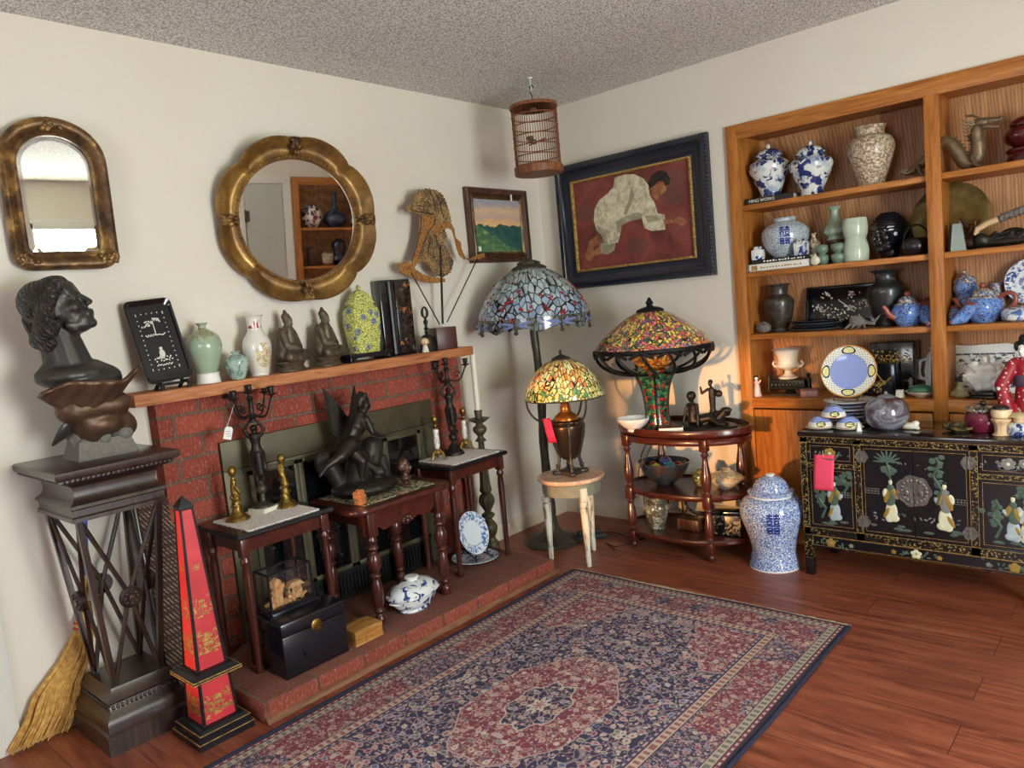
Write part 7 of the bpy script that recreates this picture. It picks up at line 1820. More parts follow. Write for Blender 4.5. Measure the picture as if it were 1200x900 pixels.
m = MB(); vessel(m,[(.03,0),(.034,.004),(.06,.018),(.07,.028)],32); m.obj('dish',M['cream_porc'],t)
m = MB(); m.ell((0,0,.03),(.058,.04,.020)); m.tube([(-.05,0,.045),(0,0,.052),(.05,0,.045)],.004,6); m.obj('green_cover',plain('leaf_green_glaze','#4d7a63',.2,coat=.3),t)
n = NT('white_tray_with_grey_scene'); o_ = n.obj(); s_ = n.sep(o_); f_ = n.noise(o_, 26, 4, .6, .8)
inx = n.math('MULTIPLY', n.lt(n.math('ABSOLUTE', s_[0]), .155), n.math('MULTIPLY', n.gt(s_[2], .03), n.lt(s_[2], .165)))
fr = n.math('SUBTRACT', n.math('MULTIPLY', n.lt(n.math('ABSOLUTE', s_[0]), .163), n.math('MULTIPLY', n.gt(s_[2], .022), n.lt(s_[2], .173))), inx)
c_ = n.mix(n.math('MULTIPLY', inx, n.ramp(f_, [(.5,0.),(.56,1.)])), '#dfe0de', '#3f4650'); c_ = n.mix(n.math('MULTIPLY', fr, n.gt(n.noise(o_, 80, 2), .42)), c_, '#4d545e')
t = thing('porcelain_tray','large white porcelain tray with grey scene propped behind the post','tray',(2.205,.215,S4))
T = TRS((0,0,0),(rad(-10),0,0))
m = MB(); q_ = [(-.17,.0),(.17,.0),(.18,.02),(.18,.06),(.185,.10),(.175,.17),(.16,.19),(.165,.205),(.14,.212),(0,.206),(-.14,.212),(-.165,.205),(-.16,.19),(-.175,.17),(-.185,.10),(-.18,.06),(-.18,.02)]
m.prism(q_,-.004,.004,plane='xz',M=T)
tr_ = n.done(c_,.12,coat=.4); m.obj('tray_body',tr_,t)
m = MB(); m.tube([(x,-.004,z) for x,z in q_],.006,8,closed=True,M=T); m.obj('raised_rim',M['porc'],t)
for s_ in (-1,1): m = MB(); m.tube([(s_*.178,-.006,.06),(s_*.205,-.01,.065),(s_*.212,-.01,.10),(s_*.205,-.01,.145),(s_*.178,-.006,.155)],.009,10,M=T); m.obj('handle',M['porc'],t)
t = thing('lucky_figurine','tiny olive coloured seated figurine right of the post','figurine',(2.195,.04,S4))
blob('figure',[('e',(0,0,.018),(.034,.022,.018)),('e',(0,0,.038),(.022,.018,.018)),('e',(0,-.002,.058),(.013,.013,.014)),('c',(-.02,0,.03),(-.032,-.008,.016),.008,.007),('c',(.02,0,.03),(.032,-.008,.016),.008,.007)],.003,plain('olive_soapstone','#7d7452',.5,var=.25,scale=40),t,2)
t = thing('laughing_statuette','white porcelain laughing seated figure with children on a black base','statuette',(2.29,.07,S4+.0285))
P = [('e',(0,0,.035),(.078,.05,.036)),('e',(0,-.012,.062),(.056,.046,.042)),('e',(0,0,.098),(.05,.036,.026)),('c',(-.05,0,.10),(-.07,-.02,.055),.020,.018),('c',(.05,0,.10),(.07,-.02,.055),.020,.018)]+xf(head_prims(),TRS((0,-.012,.132),(0,0,PI),.052))
q = random.Random(6)
for (x_,z_) in ((-.058,.075),(.056,.08),(.05,.125),(-.035,.12),(.0,.045),(-.03,.04),(.035,.038)): P += [('e',(x_,-.04,z_),(.015,.013,.013)),('e',(x_,-.036,z_-.018),(.014,.012,.016)),('c',(x_-.01,-.042,z_-.012),(x_-.02,-.046,z_),.005,.004)]
blob('figure',P,.003,M['porc'],t,2)
one('oval_base','black oval base under the white laughing figure','stand',MB().lathe([(0,0),(.92,0),(1,.006),(.95,.012),(1.,.02),(.95,.028),(0,.028)],40,sq=(.088,.058)),M['lacquer'],(2.29,.07,S4))

# ---------------------------------------------------------------- black lacquer sideboard
sb = thing('sideboard','black lacquer sideboard inlaid with robed figures and flowers','sideboard',(1.648,-.377,0))
SL, SD, ST = .908, .345, .653
def _lacgold():
    n = NT('gold_diaper_lacquer'); o = n.obj(); v = n.vor(o, 110); nz = n.noise(o, 8, 2); s = n.sep(o)
    f = n.math('MULTIPLY', n.ramp(v,[(.30,1.),(.42,0.)]), n.ramp(nz,[(.36,0.),(.44,1.)]))
    return n.done(n.mix(f, '#15130f', '#94804c'), .2, coat=.5)
LG = _lacgold()
ink = [M['lacquer'], M['gold'], plain('inlay_ivory','#dcd8b8',.35,var=.08), plain('inlay_ochre','#9a7a34',.4,var=.15), plain('inlay_jade','#4c5f52',.4,var=.2), plain('inlay_grey','#7e7b78',.35,var=.25,scale=60), plain('inlay_pale_blue','#a9b8bd',.4,var=.15)]
m = MB(); m.b2((.006,.008,.185),(SL-.006,SD,ST-.022),0); m.obj('carcass',M['lacquer'],sb)
m = MB(); m.b2((-.006,-.008,ST-.022),(SL+.006,SD,ST),bev=.004); m.obj('top',plain('dark_polished_top','#241b17',.10,coat=.7),sb)
m = MB()
m.b2((0,.0,ST-.050),(SL,.012,ST-.022)); m.b2((0,.0,.185),(SL,.012,.222))
for x0,x1 in ((0,.03),(.226,.256),(SL-.256,SL-.226),(SL-.03,SL)): m.b2((x0,.0,.185),(x1,.012,ST-.03))
for x0,x1 in ((.03,.226),(SL-.226,SL-.03)): m.b2((x0,.0,.495),(x1,.012,.517))
m.obj('face_frame',LG,sb)
def gline(mb, x0, x1, z0, z1, y=-.001, w=.0014, mi=0, cut=0):
    for a,b_,c_,d_ in ((x0,x1,z0,z0+w),(x0,x1,z1-w,z1),(x0,x0+w,z0,z1),(x1-w,x1,z0,z1)): mb.b2((a,y-.0004,c_),(b_,y+.0006,d_),mi)
m = MB(); gline(m,.001,SL-.001,ST-.049,ST-.0225); gline(m,.001,SL-.001,.186,.221)
for x0,x1 in ((.001,.029),(.227,.255),(SL-.255,SL-.227),(SL-.029,SL-.001)): gline(m,x0,x1,.222,ST-.05)
for x0,x1 in ((.03,.226),(SL-.226,SL-.03)): gline(m,x0,x1,.496,.516)
m.obj('gold_lines',M['gold'],sb)
for x0,x1 in ((.0,.034),(SL-.034,SL)):
    for y0_,y1_ in ((.0,.034),(SD-.034,SD)):
        m = MB(); m.b2((x0,y0_,.075),(x1,y1_,.19),0); m.b2((x0-.001,y0_-.001,.0),(x1+.001,y1_+.001,.078),1,.001); m.obj('leg',[LG,M['lacquer']],sb)
m = MB()
m.prism([(.034,.186),(SL-.034,.186),(SL-.034,.128),(SL-.19,.132),(SL-.20,.124),(SL-.22,.136),(.22,.136),(.20,.124),(.19,.132),(.034,.128)],.002,.018,0,plane='xz')
q = random.Random(17)
def flower(mb, x, z, r_, mi, y, petals=5, mc=1):
    for k in range(petals):
        a = 2*PI*k/petals+.3; mb.ell((x+r_*.6*cos(a),y,z+r_*.6*sin(a)),(r_*.5,.0012,r_*.42),mi,seg=8,rings=4)
    mb.ell((x,y-.0006,z),(r_*.28,.0014,r_*.28),mc,seg=8,rings=4)
def leafy(mb, x, z, L, mi, y, n_=8):
    for k in range(n_): 
        a = q.uniform(0,2*PI); mb.ell((x+q.gauss(0,L*.5),y,z+q.gauss(0,L*.16)),(L*.16,.0009,L*.07),mi,seg=7,rings=4,rot=(0,a,0))
for x_, mi in ((.115,3),(SL/2,2),(SL-.115,3)):
    flower(m,x_,.16,.020,mi,.0015); leafy(m,x_+.045,.158,.05,4,.0015); leafy(m,x_-.045,.158,.05,4,.0015)
    for s_ in (-1,1): flower(m,x_+s_*.085,.157,.010,3 if mi==2 else 5,.0015)
gline(m,.036,SL-.036,.140,.184,.0012,.0012,1)
m.obj('apron',ink,sb)
def lady(mb, x, z, s_, flip, y, robe=4, skirt=2, sash=3):
    f = -1 if flip else 1
    def e(dx,dz,rx,rz_,mi,rot=0,k=0.): mb.ell((x+f*dx*s_*.85,y-k,z+dz*s_),(rx*s_*.78,.0030,rz_*s_),mi,seg=14,rings=6,rot=(0,f*rot,0))
    e(0,.05,.034,.05,skirt); e(-.014,.02,.022,.022,skirt); e(.014,.02,.028,.018,skirt)
    e(0,.115,.026,.05,robe,.1,.0004); e(-.018,.125,.018,.036,sash,.3,.0008); e(.02,.14,.017,.032,sash,-.4,.0008); e(-.03,.14,.014,.022,skirt,.2,.001); e(.035,.13,.013,.016,6,.5,.001)
    e(0,.165,.02,.018,robe,0,.001); e(0,.193,.0115,.0135,2,0,.0016); e(-.002,.207,.012,.008,0,0,.0008); e(-.024,.045,.012,.030,sash,.5,.001)
def tree(mb, x, z, h_, mi, y, palm=False):
    if palm:
        mb.tube([(x,y,z),(x+.006,y,z+h_*.5),(x-.004,y,z+h_*.8)],.004,6,mi)
        for k in range(9):
            a = PI*k/8; mb.ell((x-.004+h_*.16*cos(a),y,z+h_*.82+h_*.13*sin(a)),(h_*.17,.001,h_*.026),mi,seg=8,rings=4,rot=(0,-a if a<PI/2 else PI-a,0))
        for k in range(10): mb.ell((x+q.gauss(0,.012),y,z+h_*.62+q.gauss(0,.016)),(.012,.001,.010),mi,seg=7,rings=4)
    else:
        mb.tube([(x,y,z),(x+.018,y,z+h_*.3),(x-.012,y,z+h_*.6),(x+.012,y,z+h_*.85),(x,y,z+h_)],.006,6,mi)
        for k in range(16): mb.ell((x+q.gauss(0,.018),y,z+h_*.6+q.gauss(0,h_*.2)),(.013,.001,.010),mi,seg=7,rings=4)
def fence(mb, x0, x1, z, y, mi=1):
    for k in range(3): mb.b2((x0,y-.0005,z+k*.010),(x1,y+.0005,z+k*.010+.0016),mi)
    n_ = int((x1-x0)/.012)
    for k in range(n_+1): mb.b2((x0+k*.012,y-.0005,z),(x0+k*.012+.0014,y+.0005,z+.02),mi)
def rocks(mb, x0, x1, z, y):
    for k in range(5): mb.ell((q.uniform(x0,x1),y,z+q.uniform(-.008,.012)),(q.uniform(.012,.022),.001,.006),4,seg=8,rings=4)
dz0, dz1 = .226, .598
for i,(x0,x1) in enumerate(((.258,SL/2-.001),(SL/2+.001,SL-.258))):
    m = MB(); m.b2((x0,.001,dz0),(x1,.010,dz1),0); y_ = .0008
    cx = (x0+x1)/2
    # gold line on three outer sides
    xa, xb = (x0+.008, x1-.001) if i == 0 else (x0+.001, x1-.008)
    m.b2((xa,y_-.0004,dz0+.008),(xb,y_+.0006,dz0+.0094),1); m.b2((xa,y_-.0004,dz1-.0094),(xb,y_+.0006,dz1-.008),1)
    xx = xa if i == 0 else xb-.0014; m.b2((xx,y_-.0004,dz0+.008),(xx+.0014,y_+.0006,dz1-.008),1)
    if i == 0:
        tree(m,cx+.005,.40,.17,4,y_,True); lady(m,cx+.012,.285,.88,False,y_,4,2,3); fence(m,x0+.012,cx-.03,.40,y_,5)
    else:
        tree(m,cx-.015,.38,.19,4,y_); lady(m,cx+.012,.272,.94,True,y_,5,2,3); fence(m,cx+.045,x1-.012,.385,y_,5)
    rocks(m,x0+.03,x1-.03,.262,y_); leafy(m,cx-.05,.31,.05,5,y_,5); leafy(m,cx+.055,.31,.05,4,y_,5); leafy(m,cx+(-.06 if i else .06),.53,.03,5,y_,3)
    o = m.obj('door',ink,sb)
    m = MB(); a0_, a1_ = (PI/2, 3*PI/2) if i == 0 else (-PI/2, PI/2)
    cxx = SL/2+(-.0015 if i == 0 else .0015)
    pts = [(cxx+.064*(1+.05*cos(7*a))*cos(a), .425+.064*(1+.05*cos(7*a))*sin(a)) for a in [a0_+(a1_-a0_)*k/26 for k in range(27)]]
    m.prism(pts,-.004,.0005,plane='xz')
    for k in range(9):
        a = a0_+(a1_-a0_)*(k+.5)/9; m.ell((cxx+.045*cos(a),-.0042,.425+.045*sin(a)),(.007,.0022,.007),seg=8,rings=5)
    m.ell((cxx+(-.026 if i == 0 else .026),-.005,.417),(.010,.004,.014),seg=10,rings=6)
    pl(m.obj('lock_plate',plain('engraved_pewter','#77706b',.42,.6,.4,70,bump=.6) if 'engraved_pewter' not in bpy.data.materials else bpy.data.materials['engraved_pewter'],o),'round pewter lock plate half')
    for zz in (.275,.555):
        m = MB(); hx_ = x0 if i == 0 else x1
        m.prism([(hx_+.026*(1+.08*cos(6*a))*cos(a),zz+.026*(1+.08*cos(6*a))*sin(a)) for a in [2*PI*k/24 for k in range(24)]],-.003,.0005,plane='xz'); m.tube([(hx_,-.004,zz-.02),(hx_,-.004,zz+.02)],.0035,8); m.obj('hinge_plate',bpy.data.materials['engraved_pewter'],o)
for i,(x0,x1) in enumerate(((.032,.224),(SL-.224,SL-.032))):
    cx = (x0+x1)/2
    m = MB(); m.b2((x0,.001,.519),(x1,.010,.601),0); y_ = .0008; gline(m,x0+.012,x1-.012,.529,.591,y_,.0014,1)
    flower(m,cx,.560,.024,3 if i == 0 else 5,y_,6,2); leafy(m,cx-.04,.56,.04,5,y_,7); leafy(m,cx+.045,.556,.04,4,y_,7)
    if i: flower(m,cx+.05,.565,.018,5,y_,6,2)
    o = m.obj('drawer',ink,sb)
    m = MB(); m.tube([(cx-.03,-.001,.548),(cx-.026,-.010,.540),(cx,-.012,.535),(cx+.026,-.010,.540),(cx+.03,-.001,.548)],.0028,8); m.ell((cx-.03,0,.55),(.007,.004,.007)); m.ell((cx+.03,0,.55),(.007,.004,.007)); m.obj('drawer_pull',bpy.data.materials['engraved_pewter'],o)
    m = MB(); m.b2((x0,.001,.226),(x1,.010,.493),0); gline(m,x0+.010,x1-.010,.236,.483,y_,.0014,1)
    lady(m,cx+.012,.262,.85,bool(i),y_,4,6,3); tree(m,cx-.045,.27,.15,4,y_); tree(m,cx+.05,.39,.09,4,y_); fence(m,cx+.02,x1-.016,.37,y_,5); rocks(m,x0+.03,x1-.03,.25,y_)
    if i: lady(m,cx+.055,.262,.8,False,y_,3,2,6)
    m.obj('side_door',ink,sb)
hang_tag('price_tag','bright pink sale tag hanging on the sideboard drawer','' and None or (1.753,-.3925,.555),.084,.158,-PI/2,M['pink'],[(0,0,.010),(.010,.004,.022)],.05,.004)

# things on the sideboard top
for k in range(7):
    m = MB(); m.lathe([(0,0),(.068,0),(.080,.004),(.108,.0125),(.110,.0145),(.107,.0155),(.078,.0075),(.066,.0045),(0,.0045)],48)
    one('dinner_plate',['lowest plate of the stack under the upright lilac plate','second plate from the bottom of the lilac plate stack','third plate from the bottom of the lilac plate stack','middle plate of the seven in the lilac plate stack','fifth plate from the bottom of the lilac plate stack','sixth plate from the bottom of the lilac plate stack','topmost plate of the stack under the small dark easel'][k],'plate',m,[M['porc'],M['bw_net']][k%2],(1.80+.003*(k%3-1),-.15,CT+k*.0156),group='stacked lilac plates')
def cup(label, loc):
    m = MB(); m.lathe([(0,.044),(.022,.044),(.026,.040),(.040,.03),(.050,.012),(.053,.0),(.050,.0),(.046,.012),(.036,.028),(.02,.039),(0,.04)],36)
    n_ = 'lilac_cup'
    if n_ not in bpy.data.materials:
        n = NT(n_); o_ = n.obj(); s_ = n.sep(o_); a = n.math('ARCTAN2', s_[1], s_[0])
        q1_ = n.math('ADD', n.math('POWER', n.math('DIVIDE', n.math('ADD', a, 1.15), .42), 2.), n.math('POWER', n.math('DIVIDE', n.math('SUBTRACT', s_[2], .016), .012), 2.))
        c_ = n.mix(n.gt(s_[2], .022), '#e6e2da', '#8c9bd6'); c_ = n.mix(n.lt(q1_, 1.), c_, '#20242c'); c_ = n.mix(n.lt(q1_, .62), c_, n.mix(n.gt(n.noise(o_,140,2),.5),'#e0d98a','#6a6a4a')); c_ = n.mix(n.lt(s_[2], .003), c_, '#c98f4a')
        n.done(c_, .12, coat=.4)
    return one('teacup',label,'cup',m,bpy.data.materials[n_],loc,0.,'upturned lilac cups')
def saucer(label, loc):
    return one('saucer',label,'saucer',MB().lathe([(0,0),(.035,0),(.060,.008),(.062,.010),(.059,.011),(.034,.004),(0,.004)],36),M['porc'],loc,0.,'saucers under the cups')
saucer('saucer under the left upturned lilac cup on the sideboard',(1.715,-.30,CT)); cup('left upturned lilac cup of the lower pair on the sideboard',(1.715,-.30,CT+.011))
saucer('saucer under the right upturned lilac cup on the sideboard',(1.832,-.288,CT)); cup('right upturned lilac cup of the lower pair on the sideboard',(1.832,-.288,CT+.011))
cup('upturned lilac cup stacked on top of the other two cups',(1.772,-.292,CT+.0555))
one('pyramid','tiny white pyramid on the front edge of the sideboard','ornament',MB().taper((0,0,0),.022,.022,.002,.002,.036),M['porc'],(1.885,-.325,CT),.5)
t = thing('moon_jar','round mottled purple grey jar with small lid on the sideboard','jar',(1.975,-.245,CT))
n = NT('purple_grey_flambe'); o_ = n.obj(); f_ = n.noise(n.map(o_,(1,1,2.2),(.5,.3,0)), 9, 4, .6, 1.2)
m = MB(); m.lathe([(0,0)]+vase_prof([(.052,0),(.075,.02),(.088,.06),(.082,.10),(.055,.128),(.03,.136)],5)+[(0,.136)],44); m.obj('body',n.done(n.ramp(f_,[(.34,'#4a2a30'),(.5,'#5d525c'),(.64,'#8d8f9a')]),.15,coat=.5),t)
m = MB(); m.lathe(vase_prof([(.034,.134),(.034,.139),(.02,.146),(.008,.150),(.007,.156),(0,.162)],3),24); m.obj('lid',plain('grey_flambe_lid','#77727a',.2,coat=.3),t)
t = thing('frog_figurine','small pale crouching creature right of the round jar','figurine',(2.065,-.245,CT))
blob('figure',[('e',(0,0,.014),(.034,.022,.015)),('e',(.02,0,.026),(.016,.014,.012)),('e',(-.02,.01,.02),(.016,.014,.012)),('e',(.03,-.012,.008),(.010,.007,.007))],.003,M['cream_porc'],t,2)
one('glass_dish','flat dark glass dish with gold decoration on the sideboard','dish',vessel(MB(),[(.03,0),(.034,.004),(.055,.014),(.062,.026)],36),relief('olive_gilt_glass','#2b2a24','#8a7440',50),(2.245,-.25,CT))
t = thing('lidded_pot','burgundy lidded pot with black panel on the sideboard','pot',(2.325,-.225,CT))
m = MB(); m.lathe([(0,0)]+vase_prof([(.045,0),(.05,.004),(.062,.03),(.066,.055),(.056,.078),(.048,.084)],4)+[(0,.084)],40); m.obj('body',plain('burgundy_glaze','#6e2038',.2,coat=.4,var=.1),t)
m = MB(); m.lathe([(.058,.080),(.062,.086),(.060,.096),(.03,.102),(.0,.103)],36); m.obj('lid',relief('spotted_lid','#2a2528','#b9a88c',60,(.5,.56)),t)
m = MB(); m.ell((0,0,.112),(.012,.012,.011)); m.obj('lid_knob',M['ebony'],t)
def koke(label, loc, h_, kind):
    t = thing('wooden_doll',label,'doll',loc,-.6)
    if kind == 0:
        m = MB(); m.lathe(vase_prof([(0,0),(.028,0),(.028,.004),(.022,.012),(.024,.04),(.032,.055),(.03,.066),(.0,.068)],3),28,fn=lambda a,z: 1+(.05*cos(9*a) if z < .06 else 0)); m.obj('body',M['skinwood'],t)
        m = MB(); m.lathe(vase_prof([(0,.066),(.028,.068),(.033,.078),(.033,.092),(.028,.102),(0,.103)],3),28); o = m.obj('head',plain('pale_face_wood','#e0c69c',.4,var=.03),t)
        m = MB(); m.lathe(vase_prof([(.0295,.098),(.028,.108),(.018,.115),(0,.117)],3),24); m.obj('hair_cap',plain('brown_black_hair_paint','#2a2220',.4),t)
    else:
        m = MB(); m.lathe(vase_prof([(0,0),(.034,0),(.040,.02),(.036,.042),(.018,.052)],3)+[(0,.054)],28); m.obj('body',M['bw_scene'],t)
        m = MB(); m.lathe(vase_prof([(0,.052),(.016,.052),(.018,.066),(.012,.078),(0,.08)],3),22); m.obj('head',M['skinwood'],t)
        m = MB(); m.lathe(vase_prof([(.04,.074),(.038,.078),(.02,.086),(0,.09)],3),24); m.obj('straw_hat',plain('straw_hat_paint','#c9b48a',.6),t)
koke('pale wooden doll with dark cap on the sideboard front',(2.395,-.29,CT),.12,0)
koke('small figure in blue patterned robe with straw hat, far right of sideboard',(2.452,-.285,CT),.09,1)
# geisha doll at the right edge
t = thing('robed_doll','standing doll in a red patterned kimono at the right picture edge','doll',(2.45,-.10,CT))
n = NT('red_spotted_silk'); o_ = n.obj(); red = n.done(n.mix(n.ramp(n.vor(o_,60),[(.2,1.),(.28,0.)]),'#9a1526','#d8c8c0'),.5)
P = [('c',(0,0,.02),(0,0,.16),.045,.034),('c',(0,0,.16),(0,0,.24),.034,.036),('c',(-.03,0,.255),(.03,0,.255),.024,.024),('c',(-.04,-.005,.25),(-.075,-.03,.17),.022,.026),('c',(-.075,-.03,.17),(-.055,-.04,.06),.022,.03),('c',(.04,-.005,.25),(.075,-.03,.19),.022,.024),('c',(.075,-.03,.19),(.07,-.035,.08),.02,.026)]
blob('kimono',P,.0045,red,t,2)
m = MB(); m.lathe([(.0385,.165),(.041,.17),(.041,.205),(.0385,.21)],28); m.ell((0,.04,.19),(.03,.02,.024)); pl(m.obj('sash',plain('violet_brocade','#4a3a4e',.5,var=.3,scale=60),t),'dark violet sash')
P = xf(head_prims(),TRS((0,-.006,.312),(0,0,PI-.4),.062))+[('c',(0,0,.265),(0,0,.29),.011,.012)]
blob('head',P,.0026,M['porc'],t,2)
m = MB(); m.ell((0,.006,.328),(.028,.032,.026)); m.ell((0,.014,.352),(.022,.024,.018)); m.ell((-.026,.004,.322),(.010,.02,.02)); m.ell((.026,.004,.322),(.010,.02,.02)); m.obj('hair',M['black'],t)
m = MB(); m.ell((-.082,-.045,.16),(.010,.012,.010)); m.ell((.08,-.045,.18),(.010,.012,.010)); m.obj('hands',M['porc'],t)

# ---------------------------------------------------------------- the rug
def rug_mat():
    n = NT('persian_rug_pattern'); o = n.obj(); s = n.sep(o)
    ax, ay = n.math('ABSOLUTE', s[0]), n.math('ABSOLUTE', s[1])
    d = n.math('MINIMUM', n.math('SUBTRACT', .645, ax), n.math('SUBTRACT', 1.065, ay))
    p = n.comb(ax, ay, 0.)
    w = n.n('ShaderNodeVectorMath', operation='ADD'); n.put(w.inputs[0], p)
    n.put(w.inputs[1], n.mix(1., n.noise(p, 16, 2, col=True), (.03,.03,0,1), 'MULTIPLY')); pw = w.outputs[0]
    def florals(ground, sc, pal, line, lw=.028):
        e = n.vor(pw, sc, 'DISTANCE_TO_EDGE'); dd = n.vor(pw, sc*1.15); cc = n.sep(n.vor(pw, sc*1.15, out='Color'))[0]
        k = len(pal); petals = n.ramp(cc, [(i/k, q_) for i, q_ in enumerate(pal)], 'CONSTANT')
        d2 = n.vor(pw, sc*2.7); c2 = n.sep(n.vor(pw, sc*2.7, out='Color'))[1]
        small = n.ramp(c2, [(i/k, q_) for i, q_ in enumerate(pal[::-1])], 'CONSTANT')
        c = n.mix(n.ramp(d2, [(.30,1.),(.40,0.)]), ground, small)
        c = n.mix(n.ramp(e, [(lw,.5),(lw+.03,0.)]), c, line)
        c = n.mix(n.ramp(dd, [(.38,1.),(.42,0.)]), c, petals)
        c = n.mix(n.ramp(dd, [(.30,0.),(.33,1.),(.37,1.),(.41,0.)]), c, line)
        c = n.mix(n.ramp(dd, [(.10,.0),(.12,.8),(.15,.8),(.17,0.)]), c, ground)
        c = n.mix(n.ramp(dd, [(.07,1.),(.10,0.)]), c, '#94404a')
        return c
    P1 = ['#b98d84','#8f4450','#8b84a0','#c9b9a6','#5f6f93','#a5767c','#76806f','#c4a090']
    field = florals('#232544', 27, P1, '#c4aca2')
    redf = florals('#7d303c', 30, ['#c4a596','#5a6488','#c0988c','#7f8a7a','#b9a9b0','#9a5560','#d2c2ae'], '#c3a294')
    # medallion and corner quarter medallions
    ang = n.math('ARCTAN2', n.math('MULTIPLY', ay, .62), ax)
    lob = n.math('MULTIPLY', n.math('COSINE', n.math('MULTIPLY', ang, 8.)), .035)
    q1 = n.math('ADD', n.math('SQRT', n.math('ADD', n.math('POWER', n.math('DIVIDE', ax, .22), 2.), n.math('POWER', n.math('DIVIDE', ay, .35), 2.))), lob)
    cx_, cy_ = n.math('SUBTRACT', .43, ax), n.math('SUBTRACT', .84, ay)
    ang2 = n.math('ARCTAN2', cy_, cx_)
    q2 = n.math('ADD', n.math('SQRT', n.math('ADD', n.math('POWER', n.math('DIVIDE', cx_, .26), 2.), n.math('POWER', n.math('DIVIDE', cy_, .36), 2.))), n.math('MULTIPLY', n.math('COSINE', n.math('MULTIPLY', ang2, 12.)), .05))
    c = n.mix(n.lt(q2, 1.), field, redf)
    c = n.mix(n.math('MULTIPLY', n.gt(q2, .988), n.lt(q2, 1.006)), c, '#b09a92')
    c = n.mix(n.lt(q1, 1.), c, redf)
    c = n.mix(n.math('MULTIPLY', n.gt(q1, .988), n.lt(q1, 1.008)), c, '#b59a94')
    c = n.mix(n.lt(q1, .42), c, field); c = n.mix(n.math('MULTIPLY', n.gt(q1, .41), n.lt(q1, .43)), c, '#cdb9a8')
    c = n.mix(n.math('MULTIPLY', n.lt(q1, .13), n.gt(q1, .06)), c, '#c9bfae'); c = n.mix(n.lt(q1, .06), c, '#a56a6a')
    # borders, from inside out
    isx = n.lt(n.math('SUBTRACT', .645, ax), n.math('SUBTRACT', 1.065, ay))
    def guard(c, d0, d1, ground, dots):
        along = n.math('ADD', n.math('MULTIPLY', ay, isx), n.math('MULTIPLY', ax, n.math('SUBTRACT', 1., isx))); f = n.math('SINE', n.math('MULTIPLY', along, 230.)); mid = n.math('ABSOLUTE', n.math('DIVIDE', n.math('SUBTRACT', d, (d0+d1)/2), (d1-d0)/2))
        g = n.mix(n.math('MULTIPLY', n.gt(f, .0), n.lt(mid, .55)), ground, dots); g = n.mix(n.gt(mid, .80), g, '#3a2a3c')
        return n.mix(n.math('MULTIPLY', n.gt(d, d0), n.lt(d, d1)), c, g)
    bord = florals('#782c38', 31, ['#b98f82','#3f4a70','#b09aa0','#8d9080','#c3a894','#5a3a50','#c9b6a2'], '#b58a7a')
    bord = n.mix(n.gt(n.vor(p, 9.), .60), bord, florals('#302e48', 38, P1, '#b09488'))
    c = n.mix(n.lt(d, .205), c, bord)
    c = guard(c, .195, .232, '#c0a892', '#8f5a55'); c = guard(c, .232, .246, '#3b3f66', '#b79a8a')
    c = guard(c, .028, .062, '#b0a08a', '#6b6a62'); c = guard(c, .014, .028, '#7d2f3c', '#c2a890')
    c = n.mix(n.lt(d, .014), c, '#1c1c30')
    h = n.noise(o, 260, 2); n.bump(h, .5, .003)
    c = n.mix(n.math('MULTIPLY', h, .3), c, '#8f8090')
    return n.done(c, .95, spec=.1)
rg = thing('rug','patterned red and navy rug with floral medallion on the plank floor','rug',(1.335,-1.90,.0))
m = MB(); nu, nv = 40, 64; rr = random.Random(2)
def rs(u, v):
    x, y = -.645+1.29*u, -1.065+2.13*v
    wob = .006*sin(y*5.1)+.003*sin(y*13); e = (abs(u-.5)*2)**8
    return (x+(wob if u > .5 else wob*.5)*e, y+.004*sin(x*9)*(abs(v-.5)*2)**8, .009+.0012*sin(x*7+y*5))
m.grid(nu, nv, rs)
edge = [rs(u/nu,0) for u in range(nu)]+[rs(1,v/nv) for v in range(nv)]+[rs(1-u/nu,1) for u in range(nu)]+[rs(0,1-v/nv) for v in range(nv)]
E_ = len(edge); m.add(edge+[(x,y,.0005) for x,y,z in edge],[(i,(i+1)%E_,E_+(i+1)%E_,E_+i) for i in range(E_)])
m.obj('pile', rug_mat(), rg)
m = MB()
for s_ in (-1,1):
    for k in range(330):
        x = -.64+1.28*k/329; L = rr.uniform(.012,.028); m.tube([(x,s_*1.062,.006),(x+rr.uniform(-.004,.004),s_*(1.065+L*.5),.007),(x+rr.uniform(-.008,.008),s_*(1.065+L),.002)],[.0018,.0018,.0012],4)
stuff(m.obj('fringe', plain('cream_wool_fringe','#b9a88c',.9,var=.2), rg))
nw = plain('navy_wool_binding','#1d2036',.95,var=.25,scale=80)
for s_ in (-1,1): MB().tube([(s_*.648+.008*sin(y*5.1)*.6, y, .006) for y in [-1.06+2.12*k/50 for k in range(51)]],.007,8).obj('bound_edge', nw, rg)

# ---------------------------------------------------------------- second bookcase (seen in the round mirror)
b2 = thing('bookcase','second built in oak bookcase beside the closet door, seen in the round mirror','bookcase',(4.3,-.58,0))
def CX(m, y0, y1, x0, x1, z0, z1, b=.002): m.b2((x0,y0,z0),(x1,y1,z1),bev=b)
m = MB(); CX(m,-.52,.52,.27,.282,.01,2.07,0); m.obj('back_panel',M['oak_ply'],b2)
for y0_,y1_ in ((-.515,-.485),(.485,.515)): m = MB(); CX(m,y0_,y1_,0,.27,0,2.07,0); m.obj('side_panel',M['oak'],b2)
for y0_,y1_ in ((-.54,-.478),(.478,.54)): m = MB(); CX(m,y0_,y1_,-.018,0,0,2.095); m.obj('stile',M['oak'],b2)
m = MB(); CX(m,-.48,.48,-.0185,0,2.022,2.095); m.obj('top_rail',M['oak_y'],b2)
for z in (1.62,1.25,.92): m = MB(); CX(m,-.485,.485,.002,.27,z-.026,z); m.obj('shelf',M['oak_y'],b2)
